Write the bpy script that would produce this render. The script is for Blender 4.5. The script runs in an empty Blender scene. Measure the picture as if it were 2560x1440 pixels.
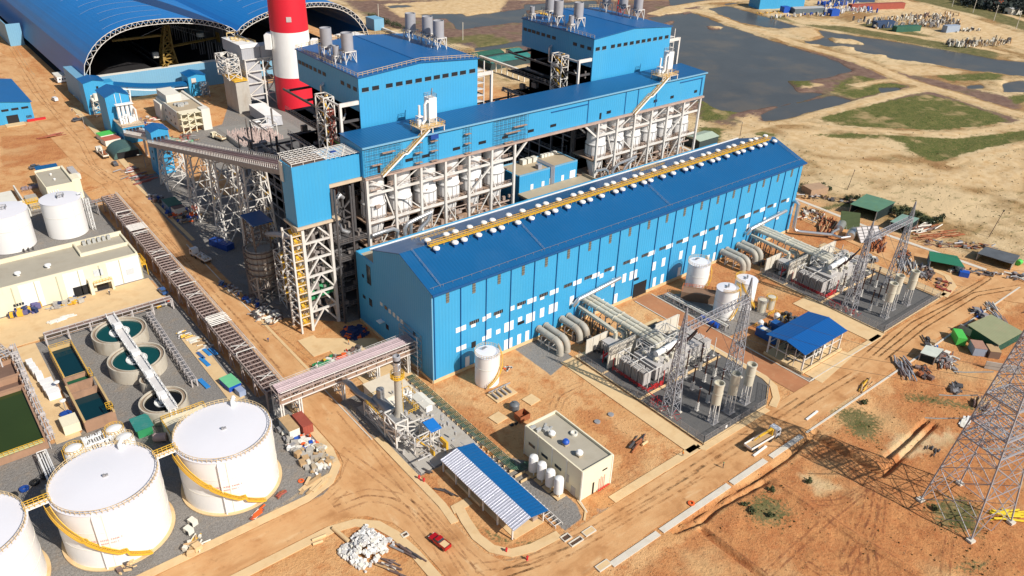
import bpy,random
import numpy as np
from math import sin,cos,tan,pi,radians,sqrt,hypot,atan2,floor
from mathutils import Vector,Matrix
rnd=random.Random(11)
SC=bpy.context.scene
COL=SC.collection
# ------------------------------------------------------------------ camera and survey
YAW,PIT,ROL,FPX=radians(39.75217964),radians(29.97999706),radians(2.04087903),1995.99
CAM=Vector((-94.818,-145.557,130.0))
_f=Vector((sin(YAW)*cos(PIT),cos(YAW)*cos(PIT),-sin(PIT)))
_r0=Vector((cos(YAW),-sin(YAW),0.0))
_u0=_r0.cross(_f)
_r=cos(ROL)*_r0+sin(ROL)*_u0
_u=-sin(ROL)*_r0+cos(ROL)*_u0
cam_data=bpy.data.cameras.new('camera')
cam=bpy.data.objects.new('camera',cam_data)
COL.objects.link(cam)
mw=Matrix.Identity(4)
for i in range(3):
 mw[i][0],mw[i][1],mw[i][2],mw[i][3]=_r[i],_u[i],-_f[i],CAM[i]
cam.matrix_world=mw
cam_data.sensor_width=36.0
cam_data.lens=36.0*FPX/2560.0
cam_data.clip_start=1.0
cam_data.clip_end=12000.0
SC.camera=cam
def _ray(px,py):
 return (px-1280.0)/FPX*_r+(720.0-py)/FPX*_u+_f
def at(px,py,z=0.0):          # survey: the point of the site on the level z
 d=_ray(px,py)
 t=(z-CAM.z)/d.z
 p=CAM+d*t
 return (p.x,p.y,z)
def at_y(px,py,y):            # survey: the point on a wall plane y = const
 d=_ray(px,py)
 p=CAM+d*((y-CAM.y)/d.y)
 return (p.x,y,p.z)
# ------------------------------------------------------------------ mesh builder
ORG={}
SPLIT={'window','door','doorway','dark_window','white_bay','condenser_unit','condenser_units','white_vat','white_drum','vent_pipe','downpipe','shutter','opening','conveyor_opening','cylinder','pilaster','dark_slot','headlight','footing','bushing','turret','cage','bed_side','rail_beam','outer_post','roof_fan','gable_window','wheel','low_wall','cabinet','riser_pipes','plinth','pier','door_bar'}
class MB:
 def __init__(s):
  s.v=[];s.f=[];s.mi=[];s.c=0;s.g=[]
 def use(s,i):
  s.c=i
  return s
 def add(s,vs,fs):
  b=len(s.v);s.g.append((b,len(s.f)))
  s.v+=[tuple(p) for p in vs]
  for f in fs:
   s.f.append(tuple(b+i for i in f));s.mi.append(s.c)
  return s
 def box(s,x0,y0,z0,x1,y1,z1):
  return s.add([(x0,y0,z0),(x1,y0,z0),(x1,y1,z0),(x0,y1,z0),(x0,y0,z1),(x1,y0,z1),(x1,y1,z1),(x0,y1,z1)],
      [(3,2,1,0),(4,5,6,7),(0,1,5,4),(1,2,6,5),(2,3,7,6),(3,0,4,7)])
 def obox(s,x,y,z,l,w,h,rz=0.0,tilt=0.0):      # centred on x,y, standing on z
  m=Matrix.Rotation(rz,3,'Z') @ Matrix.Rotation(tilt,3,'Y')
  vs=[]
  for dz in (0,h):
   for dx,dy in ((-l/2,-w/2),(l/2,-w/2),(l/2,w/2),(-l/2,w/2)):
    q=m @ Vector((dx,dy,dz));vs.append((x+q.x,y+q.y,z+q.z))
  return s.add(vs,[(3,2,1,0),(4,5,6,7),(0,1,5,4),(1,2,6,5),(2,3,7,6),(3,0,4,7)])
 def bar(s,p,q,w,h=None):
  h=h or w
  p=Vector(p);q=Vector(q);d=q-p
  if d.length<1e-6: return s
  d.normalize()
  up=Vector((0,0,1)) if abs(d.z)<0.95 else Vector((1,0,0))
  a=d.cross(up).normalized()*(w/2);b=a.cross(d).normalized()*(h/2)
  vs=[p-a-b,p+a-b,p+a+b,p-a+b,q-a-b,q+a-b,q+a+b,q-a+b]
  return s.add(vs,[(3,2,1,0),(4,5,6,7),(0,1,5,4),(1,2,6,5),(2,3,7,6),(3,0,4,7)])
 def tube(s,pts,r,n=8,cap=True):
  P=[Vector(p) for p in pts];rings=[]
  rr=r if isinstance(r,(list,tuple)) else [r]*len(P)
  prev=None
  for i,p in enumerate(P):
   d=(P[min(i+1,len(P)-1)]-P[max(i-1,0)]).normalized()
   if prev is None:
    up=Vector((0,0,1)) if abs(d.z)<0.9 else Vector((1,0,0))
    a=d.cross(up).normalized()
   else:
    a=(prev-d*prev.dot(d)).normalized()
   prev=a;b=a.cross(d)
   k=1.0
   if 0<i<len(P)-1:
    c=(P[i]-P[i-1]).normalized().dot((P[i+1]-P[i]).normalized())
    k=min(1.4,1/max(0.3,sqrt(max(0,(1+c)/2))))
    k=1+(k-1)*0.5
   rings.append([p+(a*cos(2*pi*j/n)+b*sin(2*pi*j/n))*rr[i]*k for j in range(n)])
  vs=[q for rg in rings for q in rg];fs=[]
  for i in range(len(P)-1):
   for j in range(n):
    k=(j+1) % n
    fs.append((i*n+j,i*n+k,(i+1)*n+k,(i+1)*n+j))
  if cap:
   fs.append(tuple(range(n-1,-1,-1)));fs.append(tuple((len(P)-1)*n+j for j in range(n)))
  return s.add(vs,fs)
 def cyl(s,x,y,z0,z1,r,n=16,r2=None):
  return s.lathe(x,y,[(0,z0),(r,z0),(r if r2 is None else r2,z1),(0,z1)],n)
 def lathe(s,x,y,prof,n=24,a0=0.0,a1=2*pi):
  full=abs(a1-a0-2*pi)<1e-6
  m=n if full else n+1
  vs=[];idx=[]
  for (r,z) in prof:
   if r<1e-6:
    vs.append((x,y,z));idx.append([len(vs)-1]*m)
   else:
    row=[]
    for j in range(m):
     a=a0+(a1-a0)*j/n
     vs.append((x+r*cos(a),y+r*sin(a),z));row.append(len(vs)-1)
    idx.append(row)
  fs=[]
  for i in range(len(prof)-1):
   for j in range(n):
    k=(j+1) % m
    q=[idx[i][j],idx[i][k],idx[i+1][k],idx[i+1][j]]
    q2=[]
    for t in q:
     if t not in q2: q2.append(t)
    if len(q2)>2: fs.append(tuple(q2))
  return s.add(vs,fs)
 def prism(s,poly,z0,z1):
  n=len(poly)
  ar=sum(poly[i][0]*poly[(i+1) % n][1]-poly[(i+1) % n][0]*poly[i][1] for i in range(n))
  if ar<0: poly=poly[::-1]
  vs=[(p[0],p[1],z0) for p in poly]+[(p[0],p[1],z1) for p in poly]
  fs=[tuple(range(n-1,-1,-1)),tuple(range(n,2*n))]+[(i,(i+1) % n,n+(i+1) % n,n+i) for i in range(n)]
  return s.add(vs,fs)
 def ext(s,prof,a,b,axis='x'):      # profile (t,z) swept along x (t is y) or along y (t is x)
  n=len(prof)
  if axis=='x':
   vs=[(a,t,z) for t,z in prof]+[(b,t,z) for t,z in prof]
  else:
   vs=[(t,a,z) for t,z in prof]+[(t,b,z) for t,z in prof]
  fs=[tuple(range(n)),tuple(range(2*n-1,n-1,-1))]+[(i,n+i,n+(i+1) % n,(i+1) % n) for i in range(n)]
  return s.add(vs,fs)
 def sheet(s,poly,z):
  n=len(poly)
  ar=sum(poly[i][0]*poly[(i+1) % n][1]-poly[(i+1) % n][0]*poly[i][1] for i in range(n))
  if ar<0: poly=poly[::-1]
  return s.add([(p[0],p[1],z) for p in poly],[tuple(range(n))])
 def rail(s,pts,h=1.1,step=2.0,w=0.07):
  for a,b in zip(pts[:-1],pts[1:]):
   A=Vector(a);B=Vector(b);L=(B-A).length
   n=max(1,int(L/step))
   for k in range(n+1):
    q=A.lerp(B,k/n)
    s.bar(q,q+Vector((0,0,h)),w)
   for hh in (h,h*0.5):
    o=Vector((0,0,hh));s.bar(A+o,B+o,w)
  return s
 def rail_ring(s,x,y,z,r,h=1.1,n=36,w=0.07,a0=0.0,a1=2*pi):
  pr=None
  for k in range(n+1):
   a=a0+(a1-a0)*k/n
   q=(x+r*cos(a),y+r*sin(a),z)
   s.bar(q,(q[0],q[1],z+h),w)
   if pr:
    for hh in (h,h*0.5): s.bar((pr[0],pr[1],z+hh),(q[0],q[1],z+hh),w)
   pr=q
  return s
 def lattice(s,c0,h0,c1,h1,n,w,wb,pat='X',faces='nsew',top=True):
  def cor(t):
   cx=c0[0]+(c1[0]-c0[0])*t;cy=c0[1]+(c1[1]-c0[1])*t;z=c0[2]+(c1[2]-c0[2])*t
   hx=h0[0]+(h1[0]-h0[0])*t;hy=h0[1]+(h1[1]-h0[1])*t
   return [Vector((cx-hx,cy-hy,z)),Vector((cx+hx,cy-hy,z)),Vector((cx+hx,cy+hy,z)),Vector((cx-hx,cy+hy,z))]
  A=cor(0);B=cor(1)
  for i in range(4): s.bar(A[i],B[i],w)
  sel={'s': (0,1),'e': (1,2),'n': (2,3),'w': (3,0)}
  ts=n if isinstance(n,list) else [k/n for k in range(n+1)]
  for k in range(len(ts)-1):
   P=cor(ts[k]);Q=cor(ts[k+1])
   for fc in faces:
    i,j=sel[fc]
    if top or k<len(ts)-2: s.bar(Q[i],Q[j],wb)
    if pat=='X':
     s.bar(P[i],Q[j],wb);s.bar(P[j],Q[i],wb)
    elif pat=='A':
     m=(Q[i]+Q[j])/2
     s.bar(P[i],m,wb);s.bar(P[j],m,wb)
    elif pat=='Z':
     if k % 2: s.bar(P[i],Q[j],wb)
     else: s.bar(P[j],Q[i],wb)
    elif pat=='F':      # cross with secondary members
     s.bar(P[i],Q[j],wb);s.bar(P[j],Q[i],wb)
     m=(P[i]+P[j]+Q[i]+Q[j])/4
     for a,b in ((P[i],Q[i]),(P[j],Q[j])):
      c=(a+b)/2
      s.bar(c,(a+m)/2,wb*.7);s.bar(c,(b+m)/2,wb*.7);s.bar(c,m,wb*.7)
     s.bar((P[i]+m)/2,(P[i]+P[j])/2,wb*.7);s.bar((P[j]+m)/2,(P[i]+P[j])/2,wb*.7)
  return s
 def build(s,name,mats,parent=None,smooth=False,loc=None):
  if parent is not None and name in SPLIT and 1<len(s.g) <= 100:      # pieces one can tell apart: a mesh each
   o=None;E_=s.g+[(len(s.v),len(s.f))]
   for (v0,f0),(v1,f1) in zip(E_[:-1],E_[1:]):
    m=MB();m.v=s.v[v0:v1];m.f=[tuple(i-v0 for i in f) for f in s.f[f0:f1]];m.mi=s.mi[f0:f1];m.g=[(0,0)]
    o=m.build(name,mats,parent,smooth)
   return o
  me=bpy.data.meshes.new(name)
  if parent is not None:
   o0=ORG[parent.name]
  elif loc is not None:
   o0=tuple(loc)
  else:
   xs=[p[0] for p in s.v];ys=[p[1] for p in s.v];zs=[p[2] for p in s.v]
   o0=((min(xs)+max(xs))/2,(min(ys)+max(ys))/2,min(zs))
  me.from_pydata([(p[0]-o0[0],p[1]-o0[1],p[2]-o0[2]) for p in s.v],[],s.f)
  if not isinstance(mats,(list,tuple)): mats=[mats]
  for m in mats: me.materials.append(m)
  if len(mats)>1: me.polygons.foreach_set('material_index',s.mi)
  if smooth:
   me.polygons.foreach_set('use_smooth',[True]*len(me.polygons))
   me.set_sharp_from_angle(angle=radians(35))
  me.update()
  ob=bpy.data.objects.new(name,me);COL.objects.link(ob)
  if parent is not None:
   ob.parent=parent
  else:
   ob.location=o0
  ORG[ob.name]=o0
  return ob
def tag(o,label,cat,group=None):
 o['label']=label;o['category']=cat
 if group: o['group']=group
 return o
def thing(name,label,cat,loc=(0,0,0),group=None):
 o=bpy.data.objects.new(name,None);COL.objects.link(o)
 o.empty_display_size=0.5
 o.location=loc;ORG[o.name]=tuple(loc)
 return tag(o,label,cat,group)
def struct(name,mb,mats,smooth=False):
 o=mb.build(name,mats,None,smooth);o['kind']='structure';return o
def dup(root,loc,rz=None,label=None,group=None):
 def cp(o,par):
  c=o.copy();COL.objects.link(c)
  if par: c.parent=par
  for ch in list(o.children):
   if ch.name in ORIG_CH[o.name]: cp(ch,c)
  return c
 def reg(o):
  ORIG_CH[o.name]=[c.name for c in o.children]
  for c in o.children: reg(c)
 reg(root)
 r=cp(root,None)
 r.location=loc
 if rz is not None: r.rotation_euler=(0,0,rz)
 if label: r['label']=label
 if group: r['group']=group
 ORG[r.name]=tuple(loc)
 return r
ORIG_CH={}
ORD=['first','second','third','fourth','fifth','sixth','seventh','eighth','ninth','tenth','eleventh','twelfth']
# ------------------------------------------------------------------ materials
MATS={}
def _nodes(name):
 m=bpy.data.materials.new(name);m.use_nodes=True
 nt=m.node_tree;nt.nodes.clear()
 out=nt.nodes.new('ShaderNodeOutputMaterial');b=nt.nodes.new('ShaderNodeBsdfPrincipled')
 nt.links.new(b.outputs[0],out.inputs[0])
 return m,nt,b
def _noise(nt,vec,scale,detail=3.0,rough=0.55):
 n=nt.nodes.new('ShaderNodeTexNoise');n.inputs['Scale'].default_value=scale
 n.inputs['Detail'].default_value=detail;n.inputs['Roughness'].default_value=rough
 if vec: nt.links.new(vec,n.inputs['Vector'])
 return n.outputs[0]
def _math(nt,op,a,b=None,clamp=False):
 n=nt.nodes.new('ShaderNodeMath');n.operation=op;n.use_clamp=clamp
 for i,x in enumerate((a,b)):
  if x is None: continue
  if isinstance(x,(int,float)): n.inputs[i].default_value=x
  else: nt.links.new(x,n.inputs[i])
 return n.outputs[0]
def _range(nt,v,a,b,c=0.0,d=1.0,smooth=False):
 n=nt.nodes.new('ShaderNodeMapRange');n.clamp=True
 if smooth: n.interpolation_type='SMOOTHSTEP'
 nt.links.new(v,n.inputs[0])
 for i,x in enumerate((a,b,c,d)): n.inputs[1+i].default_value=x
 return n.outputs[0]
def _mix(nt,fac,a,b,mode='MIX'):
 n=nt.nodes.new('ShaderNodeMix');n.data_type='RGBA';n.blend_type=mode
 if isinstance(fac,(int,float)): n.inputs[0].default_value=fac
 else: nt.links.new(fac,n.inputs[0])
 for i,x in ((6,a),(7,b)):
  if isinstance(x,(tuple,list)): n.inputs[i].default_value=(x[0],x[1],x[2],1)
  else: nt.links.new(x,n.inputs[i])
 return n.outputs[2]
def _pos(nt,scale=None):
 g=nt.nodes.new('ShaderNodeNewGeometry')
 if scale is None: return g.outputs['Position']
 m=nt.nodes.new('ShaderNodeMapping');m.inputs['Scale'].default_value=scale
 nt.links.new(g.outputs['Position'],m.inputs['Vector'])
 return m.outputs[0]
def M(name,col,rough=0.6,metal=0.0,scale=0.6,amt=0.12,dirt=None,damt=0.35,dscale=0.25,ribs=None,pitch=1.0,ribamt=0.06,bump=0.0,spec=None):
 """paint / steel / concrete: a base colour broken by two noises, optional dirt colour, optional sheet ribs"""
 if name in MATS: return MATS[name]
 m,nt,b=_nodes(name)
 p=_pos(nt)
 n1=_noise(nt,p,scale,4)
 c=_mix(nt,n1,tuple(x*(1-amt) for x in col),tuple(min(1,x*(1+amt)) for x in col))
 if dirt:
  st=_noise(nt,_pos(nt,(1,1,0.25)),dscale,5,0.65)
  c=_mix(nt,_range(nt,st,0.5,0.75,0,damt),c,dirt)
 if ribs:
  sp=nt.nodes.new('ShaderNodeSeparateXYZ');nt.links.new(p,sp.inputs[0])
  s=sp.outputs[0] if ribs=='x' else sp.outputs[1] if ribs=='y' else _math(nt,'ADD',sp.outputs[0],sp.outputs[1])
  fr=_math(nt,'PINGPONG',_math(nt,'DIVIDE',s,pitch),0.5)
  line=_range(nt,fr,0.0,0.16,1.0,0.0)
  c=_mix(nt,_math(nt,'MULTIPLY',line,ribamt*3),c,tuple(x*0.55 for x in col))
  wd=_noise(nt,None,1.0,1)
  bp=nt.nodes.new('ShaderNodeBump');bp.inputs['Strength'].default_value=0.35;bp.inputs['Distance'].default_value=0.08
  nt.links.new(_range(nt,fr,0.1,0.35),bp.inputs['Height']);nt.links.new(bp.outputs[0],b.inputs['Normal'])
 elif bump:
  bp=nt.nodes.new('ShaderNodeBump');bp.inputs['Strength'].default_value=bump;bp.inputs['Distance'].default_value=0.15
  nt.links.new(_noise(nt,p,scale*6,5,0.7),bp.inputs['Height']);nt.links.new(bp.outputs[0],b.inputs['Normal'])
 nt.links.new(c,b.inputs['Base Color'])
 b.inputs['Roughness'].default_value=rough;b.inputs['Metallic'].default_value=metal
 if spec is not None: b.inputs['Specular IOR Level'].default_value=spec
 MATS[name]=m
 return m
facade=M('blue_cladding',(0.042,0.315,0.57),0.5,0,0.08,0.08,(0.07,0.34,0.54),.4,.12,'xy',1.0,0.035)
facade2=M('blue_cladding_pale',(0.17,0.37,0.52),0.55,0,0.1,0.08,(0.16,0.32,0.44),.4,.12,'xy',1.2,0.06)
roofx=M('blue_roof_sheet',(0.004,0.092,0.245),0.42,0,0.06,0.14,(0.02,0.11,0.26),.5,.1,'x',1.0,0.10)
roofy=M('blue_roof_sheet_cross',(0.002,0.105,0.31),0.42,0,0.06,0.14,(0.02,0.11,0.26),.5,.1,'y',1.0,0.10)
vaultm=M('blue_vault_sheet',(0.001,0.16,0.47),0.45,0,0.03,0.10,(0.015,0.13,0.34),.4,.05,'x',1.6,0.03)
trimblue=M('blue_trim',(0.004,0.08,0.24),0.5)
white=M('white_paint',(0.80,0.79,0.76),0.45,0,0.3,0.04,(0.62,0.56,0.48),.35,.12)
tankw=M('tank_white',(0.80,0.785,0.76),0.4,0,0.1,0.03,(0.66,0.60,0.54),.25,.06)
cream=M('cream_render',(0.76,0.69,0.50),0.75,0,0.3,0.05,(0.55,0.45,0.30),.4,.12)
offwhite=M('off_white_render',(0.70,0.67,0.58),0.75,0,0.3,0.06,(0.48,0.42,0.33),.4,.14)
conc=M('concrete',(0.42,0.39,0.34),0.85,0,0.5,0.14,(0.28,0.21,0.14),.5,.3,bump=.15)
concp=M('pale_concrete',(0.62,0.57,0.48),0.85,0,0.5,0.10,(0.45,0.35,0.22),.5,.3)
tanc=M('dusty_concrete',(0.66,0.47,0.25),0.9,0,0.35,0.12,(0.50,0.28,0.11),.5,.25)
slab=M('tan_roof_slab',(0.42,0.34,0.23),0.9,0,0.25,0.14,(0.30,0.22,0.13),.5,.2)
greyroof=M('grey_tan_roof',(0.40,0.36,0.28),0.9,0,0.25,0.10,(0.30,0.25,0.18),.5,.2)
stw=M('white_steel',(0.66,0.63,0.58),0.5,0,0.5,0.08,(0.42,0.33,0.26),.5,.3)
stg=M('grey_steel',(0.36,0.35,0.35),0.5,0.3,0.5,0.15,(0.25,0.18,0.13),.4,.3)
std=M('dark_steel',(0.085,0.08,0.08),0.6,0.2,0.5,0.3,(0.16,0.10,0.07),.5,.3)
galv=M('galvanised_steel',(0.34,0.34,0.36),0.6,0.1,0.6,0.12)
rackb=M('primer_brown_steel',(0.15,0.095,0.08),0.7,0,0.6,0.3,(0.36,0.30,0.28),.6,.3)
pinkp=M('pink_grey_pipe',(0.50,0.39,0.40),0.4,0.2,0.6,0.15)
rust=M('rusty_steel',(0.30,0.095,0.035),0.85,0,0.8,0.35,(0.16,0.06,0.03),.6,.4)
yel=M('yellow_paint',(0.72,0.42,0.035),0.5,0,0.6,0.15,(0.5,0.27,0.05),.4,.3)
redp=M('red_paint',(0.55,0.02,0.025),0.5,0,0.4,0.12)
chred=M('chimney_red',(0.66,0.012,0.030),0.55,0,0.05,0.06,(0.5,0.02,0.03),.4,.05)
orange=M('orange_fabric',(0.75,0.12,0.02),0.8)
green=M('green_paint',(0.03,0.26,0.10),0.6,0,0.5,0.15)
bgreen=M('bright_green_paint',(0.08,0.50,0.08),0.55,0,0.5,0.1)
dgreen=M('dark_green_sheet',(0.025,0.11,0.07),0.6,0,0.4,0.2,(0.06,0.15,0.12),.5,.4,'y',.8,.1)
teal=M('teal_sheet',(0.03,0.20,0.17),0.55,0,0.4,0.2,(0.16,0.27,0.22),.6,.4,'xy',.8,.1)
olive=M('olive_sheet',(0.30,0.31,0.17),0.6,0,0.3,0.12,(0.36,0.30,0.18),.5,.3,'x',.9,.1)
blueb=M('bright_blue_paint',(0.01,0.08,0.42),0.5,0,0.5,0.15)
tarp=M('blue_tarpaulin',(0.012,0.06,0.28),0.5,0,0.9,0.3)
busd=M('beige_duct_paint',(0.55,0.52,0.42),0.5,0,0.4,0.08,(0.42,0.36,0.26),.5,.3)
cwp=M('grey_beige_pipe',(0.40,0.37,0.31),0.6,0,0.4,0.15,(0.27,0.18,0.10),.6,.35)
silver=M('silver_cladding',(0.60,0.60,0.60),0.28,0.75,0.4,0.08)
greyclad=M('grey_cladding',(0.40,0.40,0.42),0.5,0,0.2,0.08,(0.32,0.31,0.31),.5,.15,'xy',1.2,.06)
palepan=M('pale_roof_panel',(0.66,0.66,0.72),0.3,0.3,0.4,0.08,None,0,.2,'y',.8,.15)
dark=M('dark_opening',(0.012,0.013,0.016),0.5)
glassd=M('dark_window_glass',(0.03,0.04,0.05),0.15)
slitg=M('slit_window_glass',(0.16,0.16,0.13),0.25,0,1.2,.4)
black=M('black_rubber',(0.02,0.02,0.02),0.8)
coal=M('coal',(0.012,0.011,0.012),0.95,0,0.3,0.4,bump=.5)
brown=M('brown_porcelain',(0.055,0.02,0.014),0.35)
radg=M('radiator_grey',(0.46,0.44,0.42),0.5,0,0.5,0.1,(0.33,0.27,0.22),.5,.4)
wood=M('raw_timber',(0.46,0.30,0.15),0.85,0,0.8,0.25)
rubm=M('broken_concrete',(0.60,0.58,0.55),0.9,0,0.8,0.2)
redsheet=M('rust_red_sheet',(0.32,0.07,0.045),0.65,0,0.5,0.2,None,0,.2,'xy',.7,.12)
crane_y=M('worn_yellow_steel',(0.33,0.20,0.04),0.6,0,0.4,0.25)
rackg=M('rack_grey',(0.50,0.46,0.44),.6,0,.8,.3,(0.3,0.24,0.2),.5,.4)
skin=M('skin',(0.35,0.18,0.11),0.6)
cl_dark=M('dark_clothes',(0.03,0.04,0.06),0.8)
cl_blue=M('blue_workwear',(0.03,0.07,0.25),0.8)
cl_or=M('orange_vest',(0.7,0.2,0.02),0.8)
carred=M('red_car_paint',(0.42,0.008,0.012),0.22)
carwh=M('white_car_paint',(0.75,0.75,0.75),0.25)
cargr=M('grey_car_paint',(0.10,0.10,0.11),0.25)
carbl=M('blue_car_paint',(0.05,0.12,0.30),0.25)
def water_mat(name,col,rough=0.12,bump=0.15,scale=0.8,silt=None):
 m,nt,b=_nodes(name)
 p=_pos(nt)
 c=_mix(nt,_noise(nt,p,0.05,4),tuple(x*0.75 for x in col),tuple(x*1.25 for x in col))
 if silt: c=_mix(nt,_range(nt,_noise(nt,p,0.03,6,.65),.5,.66,0,.8),c,silt)
 nt.links.new(c,b.inputs['Base Color'])
 b.inputs['Roughness'].default_value=rough
 b.inputs['IOR'].default_value=1.33
 bp=nt.nodes.new('ShaderNodeBump');bp.inputs['Strength'].default_value=bump;bp.inputs['Distance'].default_value=0.1
 nt.links.new(_noise(nt,p,scale,4,0.6),bp.inputs['Height']);nt.links.new(bp.outputs[0],b.inputs['Normal'])
 MATS[name]=m
 return m
w_pond=water_mat('marsh_water',(0.07,0.072,0.07),0.28,0.35,0.35,(0.12,0.10,0.075))
w_teal=water_mat('teal_process_water',(0.004,0.055,0.055),0.08,0.05)
w_deep=water_mat('deep_process_water',(0.003,0.03,0.04),0.08,0.05)
w_green=water_mat('green_process_water',(0.03,0.05,0.012),0.08,0.05)
w_emer=water_mat('emerald_process_water',(0.004,0.09,0.045),0.08,0.05)
w_black=water_mat('black_process_water',(0.006,0.006,0.006),0.06,0.03)
# ------------------------------------------------------------------ ground
def c3(L): return [at(1700+x/2.9767,y/2.9767)[:2] for x,y in L]
def c1(L): return [at(x/2.9767,y/2.9767)[:2] for x,y in L]
def c2(L): return [at(850+x/2.9767,y/2.9767)[:2] for x,y in L]
def c4(L): return [at(x/2.9767,480+y/2.9767)[:2] for x,y in L]
def c7(L): return [at(x/2.9767,956+y/2.9767)[:2] for x,y in L]
def c6(L): return [at(1700+x/2.9767,480+y/2.9767)[:2] for x,y in L]
def c8(L): return [at(850+x/2.9767,956+y/2.9767)[:2] for x,y in L]
def c9(L): return [at(1700+x/2.9767,956+y/2.9767)[:2] for x,y in L]
def cf(L): return [at(x,y)[:2] for x,y in L]
def strip(L,w):
 """polyline to closed polygon of width w"""
 P=[Vector((p[0],p[1])) for p in L];a=[];b=[]
 for i,p in enumerate(P):
  d=(P[min(i+1,len(P)-1)]-P[max(i-1,0)]).normalized();n=Vector((-d.y,d.x))*(w/2)
  a.append(tuple(p+n));b.append(tuple(p-n))
 return a+b[::-1]
def seq(*S):
 o=[S[0][0]]
 for a,b,st in S:
  n=max(1,int(round((b-a)/st)));o+=[a+(b-a)*k/n for k in range(1,n+1)]
 return np.array(o)
gx=seq((-6000,-400,1400),(-400,-150,50),(-150,-112,4),(-112,-8,0.85),(-8,72,0.42),(72,195,0.85),(195,380,1.7),(380,860,4.0),(860,1300,55),(1300,6000,1200))
gy=seq((-6000,-400,1400),(-400,-170,50),(-170,-138,3),(-138,-134,.8),(-134,-75,0.42),(-75,20,0.85),(20,330,1.8),(330,680,4.0),(680,1200,60),(1200,6000,1200))
GX,GY=np.meshgrid(gx,gy)
NX,NY=len(gx),len(gy)
def vnoise(x,y,s,seed):
 g=np.random.RandomState(seed).rand(256,256)
 u=x/s+1000.3;v=y/s+1000.7
 i=np.floor(u).astype(int);j=np.floor(v).astype(int);fu=u-i;fv=v-j
 fu=fu*fu*(3-2*fu);fv=fv*fv*(3-2*fv)
 a=g[j % 256,i % 256];b=g[j % 256,(i+1) % 256];c=g[(j+1) % 256,i % 256];d=g[(j+1) % 256,(i+1) % 256]
 return (a*(1-fu)+b*fu)*(1-fv)+(c*(1-fu)+d*fu)*fv
def fbm(s,seed,o=4):
 t=np.zeros_like(GX);a=1.0;n=0
 for k in range(o):
  t+=a*vnoise(GX,GY,s/2 ** k,seed+k);n+=a;a*=0.55
 return t/n
def mask(poly,feather):
 poly=np.array(poly);m=np.zeros_like(GX)
 x0,y0=poly.min(0)-feather*2;x1,y1=poly.max(0)+feather*2
 ix=np.where((gx >= x0) &(gx <= x1))[0];iy=np.where((gy >= y0) &(gy <= y1))[0]
 if len(ix)==0 or len(iy)==0: return m
 X=GX[iy[0]:iy[-1]+1,ix[0]:ix[-1]+1];Y=GY[iy[0]:iy[-1]+1,ix[0]:ix[-1]+1]
 ins=np.zeros(X.shape,bool);d2=np.full(X.shape,1e12)
 n=len(poly)
 for i in range(n):
  ax,ay=poly[i];bx,by=poly[(i+1) % n]
  cond=((ay>Y) != (by>Y))
  with np.errstate(divide='ignore',invalid='ignore'):
   xi=(bx-ax)*(Y-ay)/(by-ay if by != ay else 1e-9)+ax
  ins ^= cond &(X<xi)
  dx,dy=bx-ax,by-ay;L=dx*dx+dy*dy+1e-12
  t=np.clip(((X-ax)*dx+(Y-ay)*dy)/L,0,1)
  d2=np.minimum(d2,(X-ax-t*dx) ** 2+(Y-ay-t*dy) ** 2)
 sd=np.sqrt(d2)*np.where(ins,1,-1)
 m[iy[0]:iy[-1]+1,ix[0]:ix[-1]+1]=np.clip(0.5+sd/(2*feather),0,1)
 return m
Z={k: np.zeros_like(GX) for k in ('red','grass','sand','gravel','mud','pond','wild','dgrass','ridge','trench')}
def zone(k,poly,feather=2.0,v=1.0):
 Z[k]=np.maximum(Z[k],mask(poly,feather)*v)
def clear(ks,poly,feather=1.0):
 m=1-mask(poly,feather)
 for k in ks: Z[k]*=m
# --- far country: marsh, ponds, dykes, grass
east=[(178,-140),(1200,-300),(1400,800),(860,1000),(300,1000),(175,330),(190,150),(196,30),(196,-60)]
zone('wild',east,6)
zone('mud',cf([(850,0),(1760,0),(1700,260),(1500,200),(1300,160),(1180,120),(940,60)]),12,.9)
zone('mud',cf([(1640,30),(2560,250),(2560,330),(2300,250),(1900,330),(1740,300),(1640,200)]),8,.8)
pondA=c3([(-330,470),(-200,300),(-20,120),(100,80),(250,150),(420,215),(600,265),(760,315),(900,365),(1060,410),(1190,455),(1285,520),(1160,560),(960,590),(820,600),(850,675),(1080,690),(900,745),(640,795),(450,830),(300,810),(170,745),(0,760),(-250,700)])
pondB=c3([(610,850),(700,800),(900,755),(1150,705),(1285,740),(1250,790),(1000,842),(800,885),(660,895)])
chanC=c3([(210,60),(350,42),(560,95),(900,200),(1500,290),(2100,392),(2380,440),(2600,465),(2600,565),(2300,530),(2170,520),(1900,470),(1560,430),(1400,400),(1250,350),(1080,340),(950,320),(740,215),(400,150),(250,80)])
ponds=[pondA,pondB,chanC,
   c2([(780,130),(1100,95),(1370,60),(1450,150),(1100,185),(880,215)]),c2([(600,105),(900,100),(1000,130),(700,135)]),
   c2([(1000,350),(1340,300),(1400,340),(1000,372)]),c2([(1380,30),(1900,0),(1950,60),(1370,70)]),
   c2([(2300,130),(2560,70),(2560,130),(2400,170)]),c3([(-100,-10),(380,-40),(200,-5),(-60,40)]),c3([(380,-40),(700,-40),(600,0),(340,30)]),
   c2([(350,40),(500,30),(560,45),(380,55)]),
   c3([(2400,620),(2560,590),(2600,680),(2420,680)]),c3([(1480,650),(1620,640),(1680,670),(1500,690)]),c3([(2130,630),(2250,620),(2280,650),(2150,655)])]
for p in ponds: zone('pond',p,5)
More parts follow.
